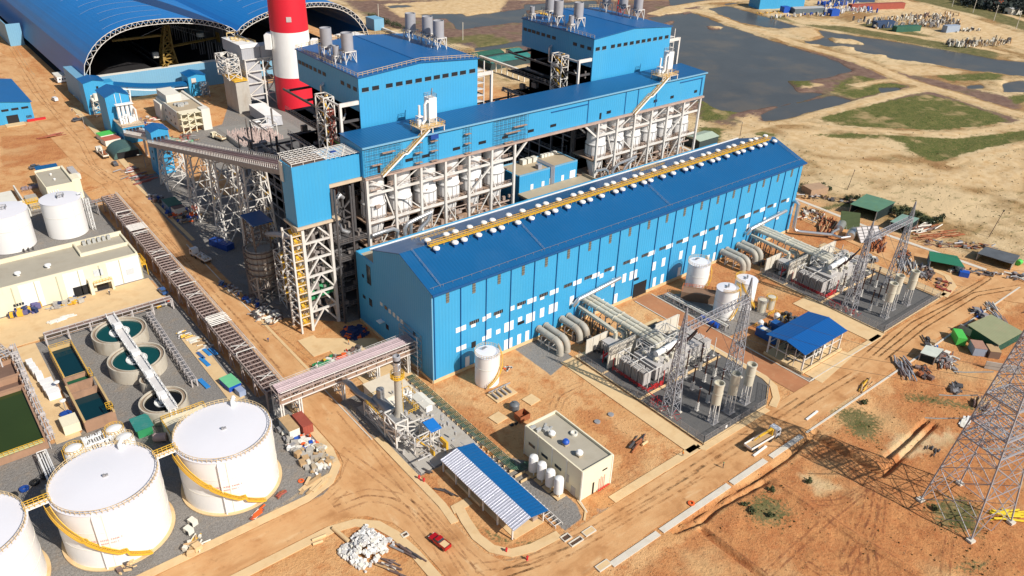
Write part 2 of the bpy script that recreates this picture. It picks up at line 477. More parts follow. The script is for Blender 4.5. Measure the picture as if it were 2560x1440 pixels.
for p in (c3([(740,215),(860,205),(1000,210),(1070,270),(960,300),(830,265)]),c3([(1180,340),(1280,350),(1260,385),(1190,370)]),c3([(1390,400),(1530,405),(1530,430),(1420,425)]),
   c3([(830,600),(1060,620),(1110,640),(900,680)]),c3([(200,190),(320,195),(300,215),(220,212)]),c3([(1100,280),(1280,290),(1400,330),(1160,310)])):
 clear(['pond'],p,3);zone('sand',p,3,.6);zone('ridge',p,4,.8)
for p in (c3([(980,860),(1300,785),(1550,740),(1850,700),(2100,760),(2350,850),(2450,900),(2300,940),(1900,970),(1500,960),(1200,940)]),
   c3([(1000,1000),(1300,985),(1600,1000),(2000,1020),(2600,960),(2600,1080),(2300,1120),(2000,1225),(1850,1190),(1700,1120),(1650,1060),(1500,1020),(1250,1030)]),
   c3([(1150,640),(1300,560),(1500,600),(1700,640),(1500,700),(1300,735),(1130,690)]),c3([(150,740),(300,790),(450,815),(330,890),(150,905)]),c3([(2440,720),(2600,690),(2600,760),(2500,770)]),
   c3([(800,600),(960,600),(1000,640),(880,650)]),c3([(1880,560),(2400,540),(2380,600),(2000,600)]),c3([(480,985),(600,960),(720,1000),(640,1025)]),c3([(140,940),(330,960),(300,1060),(140,1040)])):
 zone('grass',p,7,.95)
for p in (c3([(1040,600),(1700,640),(1820,640),(1300,600)]),c3([(500,130),(760,120),(900,180),(1230,190),(1900,300),(2400,390),(2350,440),(1600,300),(1000,205),(600,110)]),c3([(1300,180),(1480,130),(1560,180),(1950,290),(1700,285)]),c3([(1650,-20),(2560,200),(2560,90),(1900,-40)]),
   c3([(2080,60),(2600,150),(2600,240),(2200,110)]),cf([(1180,105),(1260,90),(1300,120),(1200,130)]),c2([(780,280),(1150,250),(1170,300),(800,330)])):
 zone('dgrass',p,8,.9)
for p in (c3([(700,950),(1000,960),(1500,1060),(1690,1150),(1300,1200),(1000,1150),(800,1050)]),c3([(400,870),(560,830),(640,900),(740,920),(520,990),(380,1000)]),c3([(1150,670),(1290,680),(1300,710),(1180,710)]),c3([(1620,930),(1750,880),(2000,830),(2060,850),(1760,940),(1680,950)]),c3([(1450,470),(1900,490),(2160,530),(2050,570),(1700,560)]),
   c3([(2150,880),(2250,865),(2310,890),(2200,900)]),cf([(950,10),(1280,-10),(1250,40),(1000,45)]),c2([(960,380),(1300,330),(1350,400),(1150,460)]),
   c3([(900,1150),(1500,1200),(2000,1260),(2600,1100),(2600,1440),(1100,1300)])):
 zone('sand',p,8,.8)
dyke=[c3([(-120,90),(0,78),(100,75),(260,120),(420,180),(700,270),(950,350),(1250,430),(1450,500),(1650,590),(1850,650),(2100,720),(2400,820),(2620,880)]),c3([(1850,650),(1600,700),(1300,780),(1000,850),(900,885),(700,920),(500,965),(380,1005)]),c3([(700,915),(950,920),(1200,960),(1600,982),(2000,1000),(2300,965),(2620,925)]),
  c3([(-200,110),(-60,60),(200,15),(400,5),(640,-10)]),c3([(2000,1235),(2200,1160),(2600,1070)]),c3([(1050,340),(900,330)]),c3([(2470,1310),(2620,1260)]),c3([(1850,650),(1550,600),(1280,640)])]
dw=[11,6,6,9,5,6,5,4]
for p,w in zip(dyke,dw):
 q=strip(p,w)
 clear(['pond','grass','dgrass','mud'],strip(p,w+3),2.5);zone('sand',q,2.5,.85);zone('ridge',q,4,.5)
farroads=[strip(c3([(960,140),(1250,188),(1500,232),(1900,290),(2200,345),(2440,400)]),8),strip(c3([(1250,186),(1450,128),(1600,95)]),9),strip(c3([(1600,95),(1900,180),(2180,260)]),7),
   c3([(1440,10),(1650,-10),(2100,110),(2600,265),(2600,380),(2100,230),(1750,110)]),strip(c3([(2100,0),(2600,160)]),7),c3([(850,70),(1200,10),(1440,30),(1430,60),(1050,70),(900,90)])]
for q in farroads:
 clear(['grass','dgrass','pond','mud'],q,3);zone('sand',q,3,1.0)
zone('red',farroads[5],4,.5)
# --- south-east field in front of the road
south=[(-6,-76),(190,-76),(230,-140),(140,-170),(-40,-170),(-20,-84)]
zone('wild',south,1.5);zone('red',south,3,.78)
for p in (c9([(600,720),(1000,940),(1350,1100),(1500,1000),(1350,700),(900,520)]),c9([(600,1440),(850,1150),(1100,1000),(1300,1090),(1000,1250),(750,1440)]),c9([(0,1000),(600,660),(640,720),(0,1130)]),c9([(1560,10),(1620,100),(2000,60),(2000,-60)])):
 zone('red',p,3,.85)
for p in (c9([(380,900),(600,780),(800,860),(900,1000),(760,1120),(540,1080)]),c9([(1600,60),(1800,60),(2350,180),(2300,260),(1900,190),(1650,150)]),c9([(1060,180),(1300,150),(1560,260),(1500,480),(1250,420)]),c9([(1750,850),(2100,800),(2300,950),(2300,1200),(1900,1100)]),c9([(2100,1280),(2400,1300),(2300,1440),(1900,1440)])):
 zone('dgrass',p,4,.62)
for p in (c9([(1500,350),(2000,300),(2200,420),(1750,640),(1450,560)]),c9([(1000,150),(1400,10),(1500,30),(1150,300)]),c9([(2440,640),(2600,600),(2600,840),(2500,880)]),c9([(700,560),(1000,640),(1400,800),(1000,900)])):
 zone('sand',p,4,.6)
for p in (c9([(-60,1110),(180,1020),(280,930),(640,730)]),c9([(-20,1050),(160,960),(300,860),(600,690),(820,540),(1020,350)]),c9([(960,380),(1150,480),(1500,680)]),c9([(1500,690),(1560,640),(1900,305)]),c9([(1540,560),(1690,430),(1845,275)]),c9([(150,1080),(400,1280),(640,1460)])):
 zone('trench',strip(p,1.1),.35,1.0)
for p in (c9([(-40,1080),(600,690)]),c9([(960,350),(1480,620)]),c9([(1590,580),(1860,310)]),c9([(1000,940),(1800,1460)]),c9([(700,740),(1010,940)])):
 zone('ridge',strip(p,1.6),1.0,.8)
# --- plant ground
for p in ([(84,-58),(84,0),(174,0),(174,-14),(124,-14),(124,-45),(105,-45),(105,-58)],[(162,-20),(176,-20),(192,20),(164,40)]): zone('red',p,2,.9)
zone('red',[(75,-52),(84,-57),(84,-1),(76,-1)],1.5,.95)
zone('red',c8([(700,80),(900,60),(1150,300),(1250,560),(1100,480),(900,250)]),1.5,.8)
zone('red',c8([(1640,180),(1900,150),(2400,560),(2300,800),(1900,780),(2050,560)]),3,.62)
zone('red',c8([(400,600),(560,560),(900,900),(780,960)]),1.5,.7);zone('red',c8([(880,1000),(1100,1080),(1250,1250),(1000,1180)]),1.5,.6)
zone('red',c8([(0,1020),(200,1010),(420,1120),(500,1300),(100,1200)]),1.5,.65)
zone('red',c1([(0,1015),(430,985),(560,1090),(470,1185),(0,1255)]),3,.9)
zone('red',c1([(230,780),(300,790),(370,890),(260,930)]),2,.8);zone('red',c1([(60,330),(180,310),(400,560),(280,580)]),5,.6)
zone('red',c4([(1150,60),(1300,260),(1700,700),(1900,880),(2000,1440),(1700,1200),(1500,800),(1250,430)]),2.5,.55)
zone('red',c1([(560,1000),(680,1150),(900,1350),(1080,1440),(950,1440),(700,1240),(600,1120)]),3,.5)
zone('red',[(-20,100),(-6,100),(-6,140),(-20,140)],3,.9)
zone('dgrass',c8([(900,1020),(1010,1040),(1300,1170),(1600,1150),(1500,1250),(1150,1200)]),1.2,.55);zone('dgrass',c8([(0,1010),(250,1000),(430,1080),(520,1250),(460,1160),(300,1060)]),1,.5)
zone('dgrass',c8([(1950,250),(2200,380),(2350,480),(2200,450),(2000,350)]),2,.4);zone('dgrass',c8([(1200,430),(1350,560),(1300,640),(1180,520)]),1.2,.4)
zone('dgrass',c6([(850,130),(1000,120),(1250,60),(1700,100),(1960,220),(1900,240),(1560,150),(1200,110),(900,200)]),3,.8)
G=[[(-112,-19.5),(-42,-19.5),(-36,-15),(-33.6,-8),(-33.6,22),(-40,22),(-40.5,190),(-112,190)],
  [(-24,-27.5),(-3,-27.5),(-3,8),(-24,8)],[(-6.5,-60),(-1,-59.5),(0.8,-56),(0.8,-38),(-4,-32),(-7,-32)],
  [(-20,56),(-3,40),(160,31),(160,125),(-5,125),(-20,100)],[(-20,120),(150,120),(150,200),(10,195),(10,140),(-20,190)],
  [(10,195),(90,195),(90,290),(62,290),(34,235),(12,232)],[(-22,62),(-2,55),(-2,190),(-24,190)],
  [(28,-16),(39,-13),(39,0),(28,0)],[(84,-33),(105,-33),(105,-14),(84,-3)]]
for p in G: zone('gravel',p,.8,.95)
clear(['gravel'],[(-106,60),(-79,60),(-79,34),(-86,34),(-86,100),(-42,100),(-42,82),(-106,82)],1)
zone('gravel',c8([(1880,920),(2000,910),(2080,960),(1900,1010)]),1,.5);zone('gravel',c8([(1120,1330),(1260,1340),(1250,1400),(1080,1380)]),1,.6);zone('gravel',c6([(650,1290),(760,1280),(950,1370),(1200,1330),(1350,1230),(1280,1330),(1000,1420),(800,1380)]),1.5,.7)
zone('gravel',[(84,-3),(174,-3),(174,31),(160,31),(160,0),(84,0)],1,.0)
H=-0.05-0.06*fbm(3,50,3)
wild=Z['wild']
H+=wild*(fbm(9,60,4)-0.5)*0.9+wild*(fbm(2.2,66,3)-0.5)*0.22
far=np.clip((GX-190)/60,0,1)
H+=wild*far*(fbm(40,70,4)-0.5)*1.0
pm=np.clip((Z['pond']+(fbm(14,80,4)-0.5)*0.55-0.32)/0.36,0,1)
H=H*(1-pm)+pm*-1.15
H+=Z['ridge']*(0.55+0.5*fbm(5,90,3))*np.where(wild>0.5,1,0)
H-=Z['trench']*1.25
H=np.where(wild<0.02,np.minimum(H,-0.02),H)
nv=NX*NY
me=bpy.data.meshes.new('ground')
me.vertices.add(nv)
co=np.stack([GX.ravel(),GY.ravel(),H.ravel()],1).astype(np.float32)
me.vertices.foreach_set('co',co.ravel())
ii,jj=np.meshgrid(np.arange(NX-1),np.arange(NY-1))
a=(jj*NX+ii).ravel();quads=np.stack([a,a+1,a+1+NX,a+NX],1).astype(np.int32)
nf=len(quads)
me.loops.add(nf*4);me.polygons.add(nf)
me.loops.foreach_set('vertex_index',quads.ravel())
me.polygons.foreach_set('loop_start',np.arange(nf,dtype=np.int32)*4)
me.polygons.foreach_set('use_smooth',np.ones(nf,dtype=bool))
me.update(calc_edges=True)
for nm,ks in (('soil_a',('red','grass','sand','gravel')),('soil_b',('mud','dgrass','wild','pond'))):
 at_=me.color_attributes.new(nm,'FLOAT_COLOR','POINT')
 at_.data.foreach_set('color',np.stack([Z[k].ravel() for k in ks],1).astype(np.float32).ravel())
def ground_mat():
 m,nt,b=_nodes('ground_soil')
 p=_pos(nt)
 def attr(n):
  a=nt.nodes.new('ShaderNodeVertexColor');a.layer_name=n
  s=nt.nodes.new('ShaderNodeSeparateColor');nt.links.new(a.outputs[0],s.inputs[0])
  return s.outputs[0],s.outputs[1],s.outputs[2],a.outputs[1]
 red,grass,sand,gravel=attr('soil_a');mud,dgrass,wild,pond=attr('soil_b')
 nl=_noise(nt,p,0.02,6,0.62);nst=_noise(nt,_pos(nt,(.35,.9,1)),.35,5,.7)
 nb=_noise(nt,p,0.045,5,0.6);nm=_noise(nt,p,0.22,6,0.65);ns=_noise(nt,p,1.3,5,0.7);nf_=_noise(nt,p,4.0,3,0.7)
 def edge(mk,n,lo=.38,hi=.62,k=.75):
  return _range(nt,_math(nt,'ADD',mk,_math(nt,'MULTIPLY',_math(nt,'SUBTRACT',n,0.5),k)),lo,hi,0,1,True)
 tan_=_mix(nt,_range(nt,nb,.35,.65),(0.57,0.285,0.11),(0.68,0.405,0.19))
 tan_=_mix(nt,_range(nt,nm,.48,.70),tan_,(0.49,0.19,0.065))
 tan_=_mix(nt,_range(nt,ns,.56,.70,0,.75),tan_,(0.33,0.15,0.055))
 tan_=_mix(nt,_range(nt,ns,.20,.38,.5,0),tan_,(0.74,0.53,0.30))
 redc=_mix(nt,_range(nt,nm,.35,.65),(0.42,0.145,0.05),(0.56,0.26,0.10))
 redc=_mix(nt,_range(nt,ns,.53,.68,0,.85),redc,(0.23,0.075,0.028))
 redc=_mix(nt,_range(nt,nf_,.56,.68,0,.55),redc,(0.70,0.42,0.20))
 redc=_mix(nt,_range(nt,nb,.52,.66,0,.65),redc,(0.64,0.42,0.20))
 sandc=_mix(nt,_range(nt,nm,.4,.68),(0.66,0.49,0.28),(0.52,0.34,0.16))
 sandc=_mix(nt,_range(nt,ns,.6,.75,0,.6),sandc,(0.30,0.19,0.09))
 gravc=_mix(nt,_range(nt,nf_,.3,.7),(0.17,0.158,0.145),(0.31,0.29,0.265))
 gravc=_mix(nt,_range(nt,nm,.52,.75,0,.55),gravc,(0.34,0.25,0.16))
 mudc=_mix(nt,_range(nt,nm,.35,.65),(0.15,0.088,0.07),(0.25,0.165,0.12))
 mudc=_mix(nt,_range(nt,nb,.54,.68,0,.7),mudc,(0.17,0.16,0.07))
 mudc=_mix(nt,_range(nt,nb,.30,.42,.8,0),mudc,(0.10,0.085,0.095))
 grassc=_mix(nt,_range(nt,nm,.3,.7),(0.055,0.085,0.018),(0.15,0.15,0.045))
 grassc=_mix(nt,_range(nt,ns,.52,.66,0,.85),grassc,(0.30,0.21,0.095))
 grassc=_mix(nt,_range(nt,nb,.54,.64,0,.85),grassc,(0.42,0.30,0.15))
 dgc=_mix(nt,_range(nt,nm,.35,.65),(0.10,0.105,0.035),(0.22,0.18,0.08))
 wildc=_mix(nt,_range(nt,nm,.38,.64),(0.46,0.30,0.14),(0.28,0.17,0.07))
 wildc=_mix(nt,_range(nt,ns,.52,.64,0,.75),wildc,(0.15,0.105,0.04))
 wildc=_mix(nt,_range(nt,nl,.45,.56,.9,0),wildc,(0.66,0.50,0.29))
 wildc=_mix(nt,_range(nt,nl,.55,.68,0,.7),wildc,(0.30,0.14,0.06))
 wildc=_mix(nt,_range(nt,nst,.54,.66,0,.6),wildc,(0.14,0.125,0.04))
 geo=nt.nodes.new('ShaderNodeSeparateXYZ');nt.links.new(p,geo.inputs[0])
 farw=_math(nt,'MULTIPLY',wild,_range(nt,geo.outputs[0],165,200))
 c=_mix(nt,farw,tan_,wildc)
 c=_mix(nt,edge(mud,nm),c,mudc)
 c=_mix(nt,_math(nt,'MULTIPLY',edge(red,nm,k=1.0),.9),c,redc)
 c=_mix(nt,edge(sand,nm),c,sandc)
 c=_mix(nt,edge(dgrass,ns,.36,.60,1.1),c,dgc)
 c=_mix(nt,edge(grass,nm,.36,.6,.9),c,grassc)
 c=_mix(nt,edge(gravel,ns,k=.35),c,gravc)
 c=_mix(nt,_math(nt,'MULTIPLY',_range(nt,geo.outputs[2],-0.75,-0.3,1,0),_range(nt,pond,.1,.3)),c,(0.07,0.055,0.045))
 nt.links.new(c,b.inputs['Base Color']);b.inputs['Roughness'].default_value=0.95
 b.inputs['Specular IOR Level'].default_value=0.15
 bp=nt.nodes.new('ShaderNodeBump');bp.inputs['Strength'].default_value=0.7;bp.inputs['Distance'].default_value=0.5
 nt.links.new(_math(nt,'ADD',ns,_math(nt,'MULTIPLY',nf_,.4)),bp.inputs['Height']);nt.links.new(bp.outputs[0],b.inputs['Normal'])
 return m
me.materials.append(ground_mat())
gob=bpy.data.objects.new('ground',me);COL.objects.link(gob);gob['kind']='structure'
# marsh water fills every dip of the low country
mb=MB();mb.sheet([(150,-400),(6000,-400),(6000,6000),(150,6000),(150,400),(190,330),(178,300),(178,-60)],-0.62)
struct('marsh_water',mb,w_pond)
def dusty_road_mat(name,ax):
 m,nt,b=_nodes(name)
 p=_pos(nt);sc=(0.10,0.42,1) if ax=='x' else (0.42,0.10,1)
 st=_noise(nt,_pos(nt,sc),1.0,4,.6);nm=_noise(nt,p,.12,5,.6);ns=_noise(nt,p,1.6,5,.7)
 c=_mix(nt,_range(nt,nm,.35,.65),(0.62,0.37,0.175),(0.55,0.285,0.12))
 c=_mix(nt,_range(nt,st,.50,.68,0,.6),c,(0.44,0.22,0.09))
 c=_mix(nt,_range(nt,st,.28,.42,.55,0),c,(0.70,0.50,0.28))
 c=_mix(nt,_range(nt,nm,.56,.70,0,.75),c,(0.38,0.185,0.075))
 c=_mix(nt,_range(nt,_noise(nt,p,.5,6,.7),.60,.70,0,.6),c,(0.28,0.15,0.07))
 c=_mix(nt,_range(nt,ns,.60,.76,0,.4),c,(0.30,0.17,0.08))
 c=_mix(nt,_range(nt,ns,.22,.38,.45,0),c,(0.74,0.55,0.32))
 nt.links.new(c,b.inputs['Base Color']);b.inputs['Roughness'].default_value=.95;b.inputs['Specular IOR Level'].default_value=.15
 bp=nt.nodes.new('ShaderNodeBump');bp.inputs['Strength'].default_value=.3;bp.inputs['Distance'].default_value=.15
 nt.links.new(_math(nt,'ADD',st,ns),bp.inputs['Height']);nt.links.new(bp.outputs[0],b.inputs['Normal'])
 return m
rdx=dusty_road_mat('dusty_road_x','x');rdy=dusty_road_mat('dusty_road_y','y')
def arc(cx,cy,r,a0,a1,n=8):
 return [(cx+r*cos(radians(a0+(a1-a0)*k/n)),cy+r*sin(radians(a0+(a1-a0)*k/n))) for k in range(n+1)]
# roads: front road along the hall, plant road beside the pipe rack, tank road, east road
mb=MB();mb.sheet([(-34,-71.3),(176,-71.3)]+arc(184,-71.3,8,180,270,5)[1:]+[(260,-79.3),(260,-66)]+[(194,-64),(174,-61),(84,-61),(76,-61),(37,-61),(-14,-61)]+[(-20.5,-60)]+[(-34,-60)],0.03)
struct('front_road',mb,rdx)
mb=MB();mb.sheet([(-33.4,-140),(-24.6,-140),(-24.6,-60.6),(-20,-60.6),(-22.5,-57.6),(-24.3,-53),(-24.3,62),(-24.6,62),(-22,200),(-20,290),(-17,330),(-40,620),(-58,620),(-38,330),(-36,210),(-33.2,190),(-33.2,-9),(-34,-13),(-37,-17),(-43,-19.8),(-43,-28),(-38,-31),(-34.6,-36),(-33.6,-41)],0.025)
struct('plant_road',mb,rdy)
mb=MB();mb.sheet([(-140,-28.4),(-42.5,-28.4),(-42.5,-19.9),(-140,-19.9)],0.032)
struct('tank_road',mb,rdx)
mb=MB();mb.sheet([(174,-61),(193,-62),(191,-24),(192,20),(206,120),(190,120),(178,30),(173,-20),(170,-45)],0.034)
struct('east_road',mb,rdy)
mb=MB();mb.sheet([(76,-60.9),(83.5,-60.9),(83.5,-1),(76,-1)],0.02)
struct('yard_road',mb,M('red_road',(0.40,0.17,0.075),.95,0,.15,.25,(0.52,0.33,0.17),.4,.5))
def walk(name,polys,mat,h=0.13,z=-0.05):
 mb=MB()
 for p in polys: mb.prism(p,z,h)
 return struct(name,mb,mat)
def lane(L,w): return strip(L,w)
walk('pavement',[lane([(8,-59.6),(37.5,-59.6)],2.2),lane([(66,-61.2),(70,-59.6),(73.8,-56),(75.2,-52),(75.2,-18)],2.0),lane([(86,-60),(122,-60)],1.6),lane([(162,-60.2),(172,-58.5),(177,-54),(178,-46),(175,-36)],2.2),
     lane([(-24.0,-44),(-23.2,-38),(-23.2,-10)],1.8),lane([(-23.9,18),(-23.9,60)],.8),
     lane([(-20.5,-40),(-21.8,-45),(-22.6,-50),(-22,-54.5),(-19.5,-57.8),(-15,-59.4),(-8.2,-60)],2.2),lane([(-1.2,-60.4),(1.0,-58.5),(1.8,-55)],.5),
     lane([(-140,-29.8),(-46,-29.8),(-41,-31.2),(-37.5,-34.5),(-36,-39),(-35.3,-46),(-35.1,-140)],2.2),
     lane([(-140,-18.6),(-46,-18.6),(-39.5,-16.8),(-35.8,-13),(-34.5,-7),(-34.5,20)],2.0),
     lane([(-32.9,22),(-32.9,160)],.7),lane([(-19.5,190),(-17.6,270),(-17,300)],2.5),lane([(-21.3,120),(-22.3,188)],1.2)],tanc)
walk('yard_walk',[lane([(37.5,-59.3),(38.1,-60.9),(64,-61.0)],1.7),lane([(36.4,-60),(36.4,-13.2)],4.6),[(116.5,-60.5),(123.8,-60.5),(123.8,-33),(116.5,-33)],lane([(162.5,-60),(162.5,-14)],4.0),lane([(39.5,-13.8),(74,-13.8)],1.4)],tanc)
walk('drain_covers',[lane([(-5,-72.6),(9,-72.6)],1.5),lane([(10,-72.6),(33,-72.6)],1.5),lane([(34,-72.6),(47,-72.6)],1.5),lane([(49,-72.7),(62,-72.7)],1.4),lane([(64,-72.7),(190,-72.7)],.5),lane([(193.2,-60),(190.6,-24),(191.5,20),(205,120)],1.8)],concp)
walk('south_path',[lane([(58,-128),(95,-128),(140,-126)],4)],concp,.1)
walk('concrete_apron',[[(-15,5),(-1.5,5),(-1.5,28),(-15,38)],[(-20,30),(-15,30),(-15,40),(-20,40)],[(-46.2,24),(-42.4,24),(-42.4,60),(-46.2,60)],[(-104,83),(-42.5,83),(-42.5,101.5),(-104,101.5)],[(-85,33),(-79.5,33),(-79.5,82),(-85,82)]],tanc,.1)
walk('gravel_yard',[[(39.3,-60),(65,-60),(72.7,-55),(74,-52),(74,-14.8),(39.3,-14.8)],[(124,-60),(159.7,-60),(159.7,-14.8),(124,-14.8)]],M('dark_gravel',(0.115,0.112,0.108),.95,0,3.0,.45,(0.17,0.15,0.13),.3,.5,bump=.6),.06)
walk('kerb',[lane([(0.9,-59),(2,-55.5),(2,-55.4)],.25),lane([(83.6,-60.8),(83.6,-2)],.3),lane([(75.9,-50),(75.9,-2)],.3),lane([(-24.4,62),(-24.4,118)],.3),lane([(-24.6,-10),(-24.6,16)],.3),lane([(84,-60.6),(116,-60.6)],.3)],concp,.16)
walk('grey_yard',[[(30,232),(62,226),(62,200),(30,200)],[(-16,62),(-4,58),(-4,74),(-20,84)]],M('grey_paving',(0.24,0.23,0.21),.9,0,.3,.2,(0.36,0.28,0.19),.3,.4),.02)
# tyre tracks and soil smears pressed into the bare ground
def ribbon(mb,L,w,z=.045):
 P=[Vector((p[0],p[1])) for p in L];Q=[]
 for a,b in zip(P[:-1],P[1:]):
  n=max(1,int((b-a).length/.8));Q+=[a.lerp(b,k/n) for k in range(n)]
 Q.append(P[-1])
 for _ in range(3): Q=[Q[0]]+[(Q[i-1]+Q[i]*2+Q[i+1])/4 for i in range(1,len(Q)-1)]+[Q[-1]]
 V=[]
 for i,p in enumerate(Q):
  d=(Q[min(i+1,len(Q)-1)]-Q[max(i-1,0)]).normalized();n=Vector((-d.y,d.x))*(w/2*rnd.uniform(.6,1.2))
  i_=min(NX-2,int(np.searchsorted(gx,p.x)));j_=min(NY-2,int(np.searchsorted(gy,p.y)))
  h=max(H[max(0,j_-1):j_+1,max(0,i_-1):i_+1].max(),-.02)+z if Z['wild'][j_,i_]<.5 else H[max(0,j_-1):j_+1,max(0,i_-1):i_+1].max()+.04
  V+=[(p.x+n.x,p.y+n.y,h),(p.x-n.x,p.y-n.y,h)]
 mb.add(V,[(2*i,2*i+1,2*i+3,2*i+2) for i in range(len(Q)-1)])
def off(L,d):
 P=[Vector((p[0],p[1])) for p in L];o=[]
 for i,p in enumerate(P):
  t=(P[min(i+1,len(P)-1)]-P[max(i-1,0)]).normalized();o.append((p.x-t.y*d,p.y+t.x*d))
 return o
def soil_mark(name,col):
 m,nt,b=_nodes(name);p=_pos(nt)
 c=_mix(nt,_noise(nt,p,.8,4),tuple(x*.7 for x in col),tuple(x*1.3 for x in col))
 nt.links.new(c,b.inputs['Base Color']);b.inputs['Roughness'].default_value=.95
 tr=nt.nodes.new('ShaderNodeBsdfTransparent');mx=nt.nodes.new('ShaderNodeMixShader');out=[n for n in nt.nodes if n.type=='OUTPUT_MATERIAL'][0]
 nt.links.new(_range(nt,_noise(nt,p,.55,5,.7),.40,.66,0,.55),mx.inputs[0]);nt.links.new(tr.outputs[0],mx.inputs[1]);nt.links.new(b.outputs[0],mx.inputs[2]);nt.links.new(mx.outputs[0],out.inputs[0])
 return m
mk=soil_mark('track_soil',(0.44,0.23,0.10));mk2=soil_mark('red_track_soil',(0.27,0.095,0.04));mk3=soil_mark('pale_track_soil',(0.70,0.52,0.30))
mb=MB();m3_=MB()
for L in (c8([(-60,900),(200,815),(420,840),(620,970),(800,1160),(1000,1440)]),c8([(-60,960),(200,860),(380,880),(560,990),(720,1200),(860,1440)]),c8([(0,200),(300,560),(520,820),(760,1080),(900,1240),(1100,1420)]),c8([(0,500),(200,640),(420,800),(700,1100)]),c8([(1000,1380),(1400,1330),(1800,1150),(2300,860),(2700,600)]),c8([(1200,1430),(1700,1260),(2200,960),(2700,680)]),c9([(0,760),(500,440),(1000,120),(1300,-60)]),c9([(100,640),(600,330),(900,130)]),c6([(1300,1300),(1700,960),(2100,760),(2300,640),(1900,440),(1400,260)]),c6([(1500,1240),(1800,1000),(2200,760),(2560,700)]),
   c1([(600,1050),(700,1240),(900,1360),(950,1440)]),c1([(620,1180),(760,1300),(830,1360),(700,1400),(560,1440)]),c1([(0,220),(200,540),(420,860),(600,1060)]),c1([(180,560),(260,690),(320,760),(440,860)]),c4([(900,0),(1200,330),(1500,680),(1800,1000),(2100,1400)]),c4([(1000,100),(1300,420),(1640,830),(1960,1200)]),c7([(1500,1350),(2000,1120),(2400,940),(2560,800)]),c7([(1200,1480),(1900,1130),(2500,720),(2560,560)])):
 for d in (-1.0,1.0): ribbon(mb,off(L,d),.55,.05)
 ribbon(m3_,off(L,2.6),.9,.042)
struct('tyre_tracks',mb,mk);struct('pale_tyre_tracks',m3_,mk3)
mb=MB()
for L in (c9([(1420,770),(1380,1000),(1330,1100)]),c9([(1480,790),(1440,1010),(1390,1140)]),c9([(1500,870),(1480,1160)]),c9([(1370,1190),(1290,1300),(1230,1440)]),c9([(1290,1190),(1210,1320),(1240,1440)]),c9([(1370,1220),(1370,1440)]),c9([(1420,1210),(1450,1440)]),c9([(1000,940),(1400,1220),(1800,1460)]),c9([(980,900),(1200,890),(1420,760)]),c9([(640,1440),(860,1230),(1100,1020),(1400,780)]),c9([(2010,1150),(1970,1440)]),c9([(700,740),(850,830),(1010,940)]),c9([(1080,820),(1110,900)]),c9([(940,1340),(1100,1440)]),c9([(170,1090),(420,1280),(640,1440)])):
 for d in (-.8,.8): ribbon(mb,off(L,d),.5,.05)
struct('field_tracks',mb,mk2)
mb=MB()
for L in (c8([(1580,190),(1620,90),(1740,30),(1800,10)]),c8([(1630,190),(1660,110),(1760,60)]),c8([(1940,840),(2100,730),(2240,640)]),c4([(2000,1060),(2200,1000),(2450,900)]),c4([(1900,940),(2100,1100),(2300,1260)]),c4([(1850,1100),(2060,1320)])):
 for d in (-.8,.8): ribbon(mb,off(L,d),.5,.06)
struct('yard_tracks',mb,mk)
# ------------------------------------------------------------------ turbine hall
L=162.0
hall=thing('turbine_hall','long blue turbine hall with dark blue gabled roof and a lit wall of many windows','power station hall',(L/2,20,0))
mb=MB();mb.ext([(0,0),(29,0),(29,28),(14.3,33),(0,28)],0,L,'x');mb.build('wall',facade,hall)
mb=MB();mb.ext([(29,0),(39,0),(39,22.4),(29.02,22.4)],0,L,'x')
mb.box(0,38.6,22.4,L,39,23.6);mb.box(0,29.05,22.4,0.4,38.6,23.6);mb.build('side_bay',facade,hall)
mb=MB();mb.box(0.4,29.05,22.4,L,38.6,22.5);mb.build('terrace',slab,hall)
mb=MB();mb.ext([(-0.9,27.75),(14.3,33.05),(14.3,33.3),(-0.9,28.0)],-0.35,L+.35,'x');mb.ext([(14.3,33.05),(29.5,27.85),(29.5,28.1),(14.3,33.3)],-.35,L+.35,'x');rf=mb.build('roof',roofx,hall)
mb=MB();mb.box(-.4,-1.25,27.5,L+.4,-0.92,28.1);mb.build('gutter',trimblue,hall)
mb=MB();mb.box(-.4,29.5,28.0,L+.4,30.0,28.3);mb.build('rear_gutter',white,hall)
mb=MB()
for x0,x1 in ((0,76.2),(82.8,L)): mb.box(x0,-.22,0,x1,-.02,1.0)
mb.box(-.25,0,0,-.02,39,.9);mb.build('plinth',tanc,hall)
pil=[0.6+8.37*k for k in range(20)]
proto=None
for x in pil:
 mb=MB();mb.box(-.11,-.24,1.0,.11,-.02,27.6)
 if proto is None: proto=mb.build('downpipe',trimblue,hall);proto.location=(x-L/2,-20,0);proto.data.transform(Matrix.Translation((L/2,20,0)))
 else:
  c=proto.copy();COL.objects.link(c);c.parent=hall;c.location=(x-L/2,-20,0)
mb=MB();mb.box(-.1,-.1,0.2,0.22,0.0,27.8);mb.build('corner_trim',facade2,hall)
def repeat(name,mbf,mat,parent,places,smooth=False):
 """one part mesh, copied to each of the given places (offsets from its first place)"""
 mb=mbf(MB());o=mb.build(name,mat,parent,smooth);x0,y0,z0=places[0]
 sh=Vector(ORG[parent.name])
 o.data.transform(Matrix.Translation(sh));out=[o]
 for i,(x,y,z) in enumerate(places):
  q=o if i==0 else o.copy()
  if i: COL.objects.link(q);q.parent=parent;out.append(q)
  q.location=(x-sh.x,y-sh.y,z-sh.z)
 return out
def slit(mb):
 mb.box(-.5,-.1,0,.5,-.0,3.8)
 return mb
repeat('slit_window',lambda m: m.box(-.48,-.09,0,.48,.05,3.9),slitg,hall,[(p+4.3,0,23.6) for p in pil[:-1]])
mbx=MB()
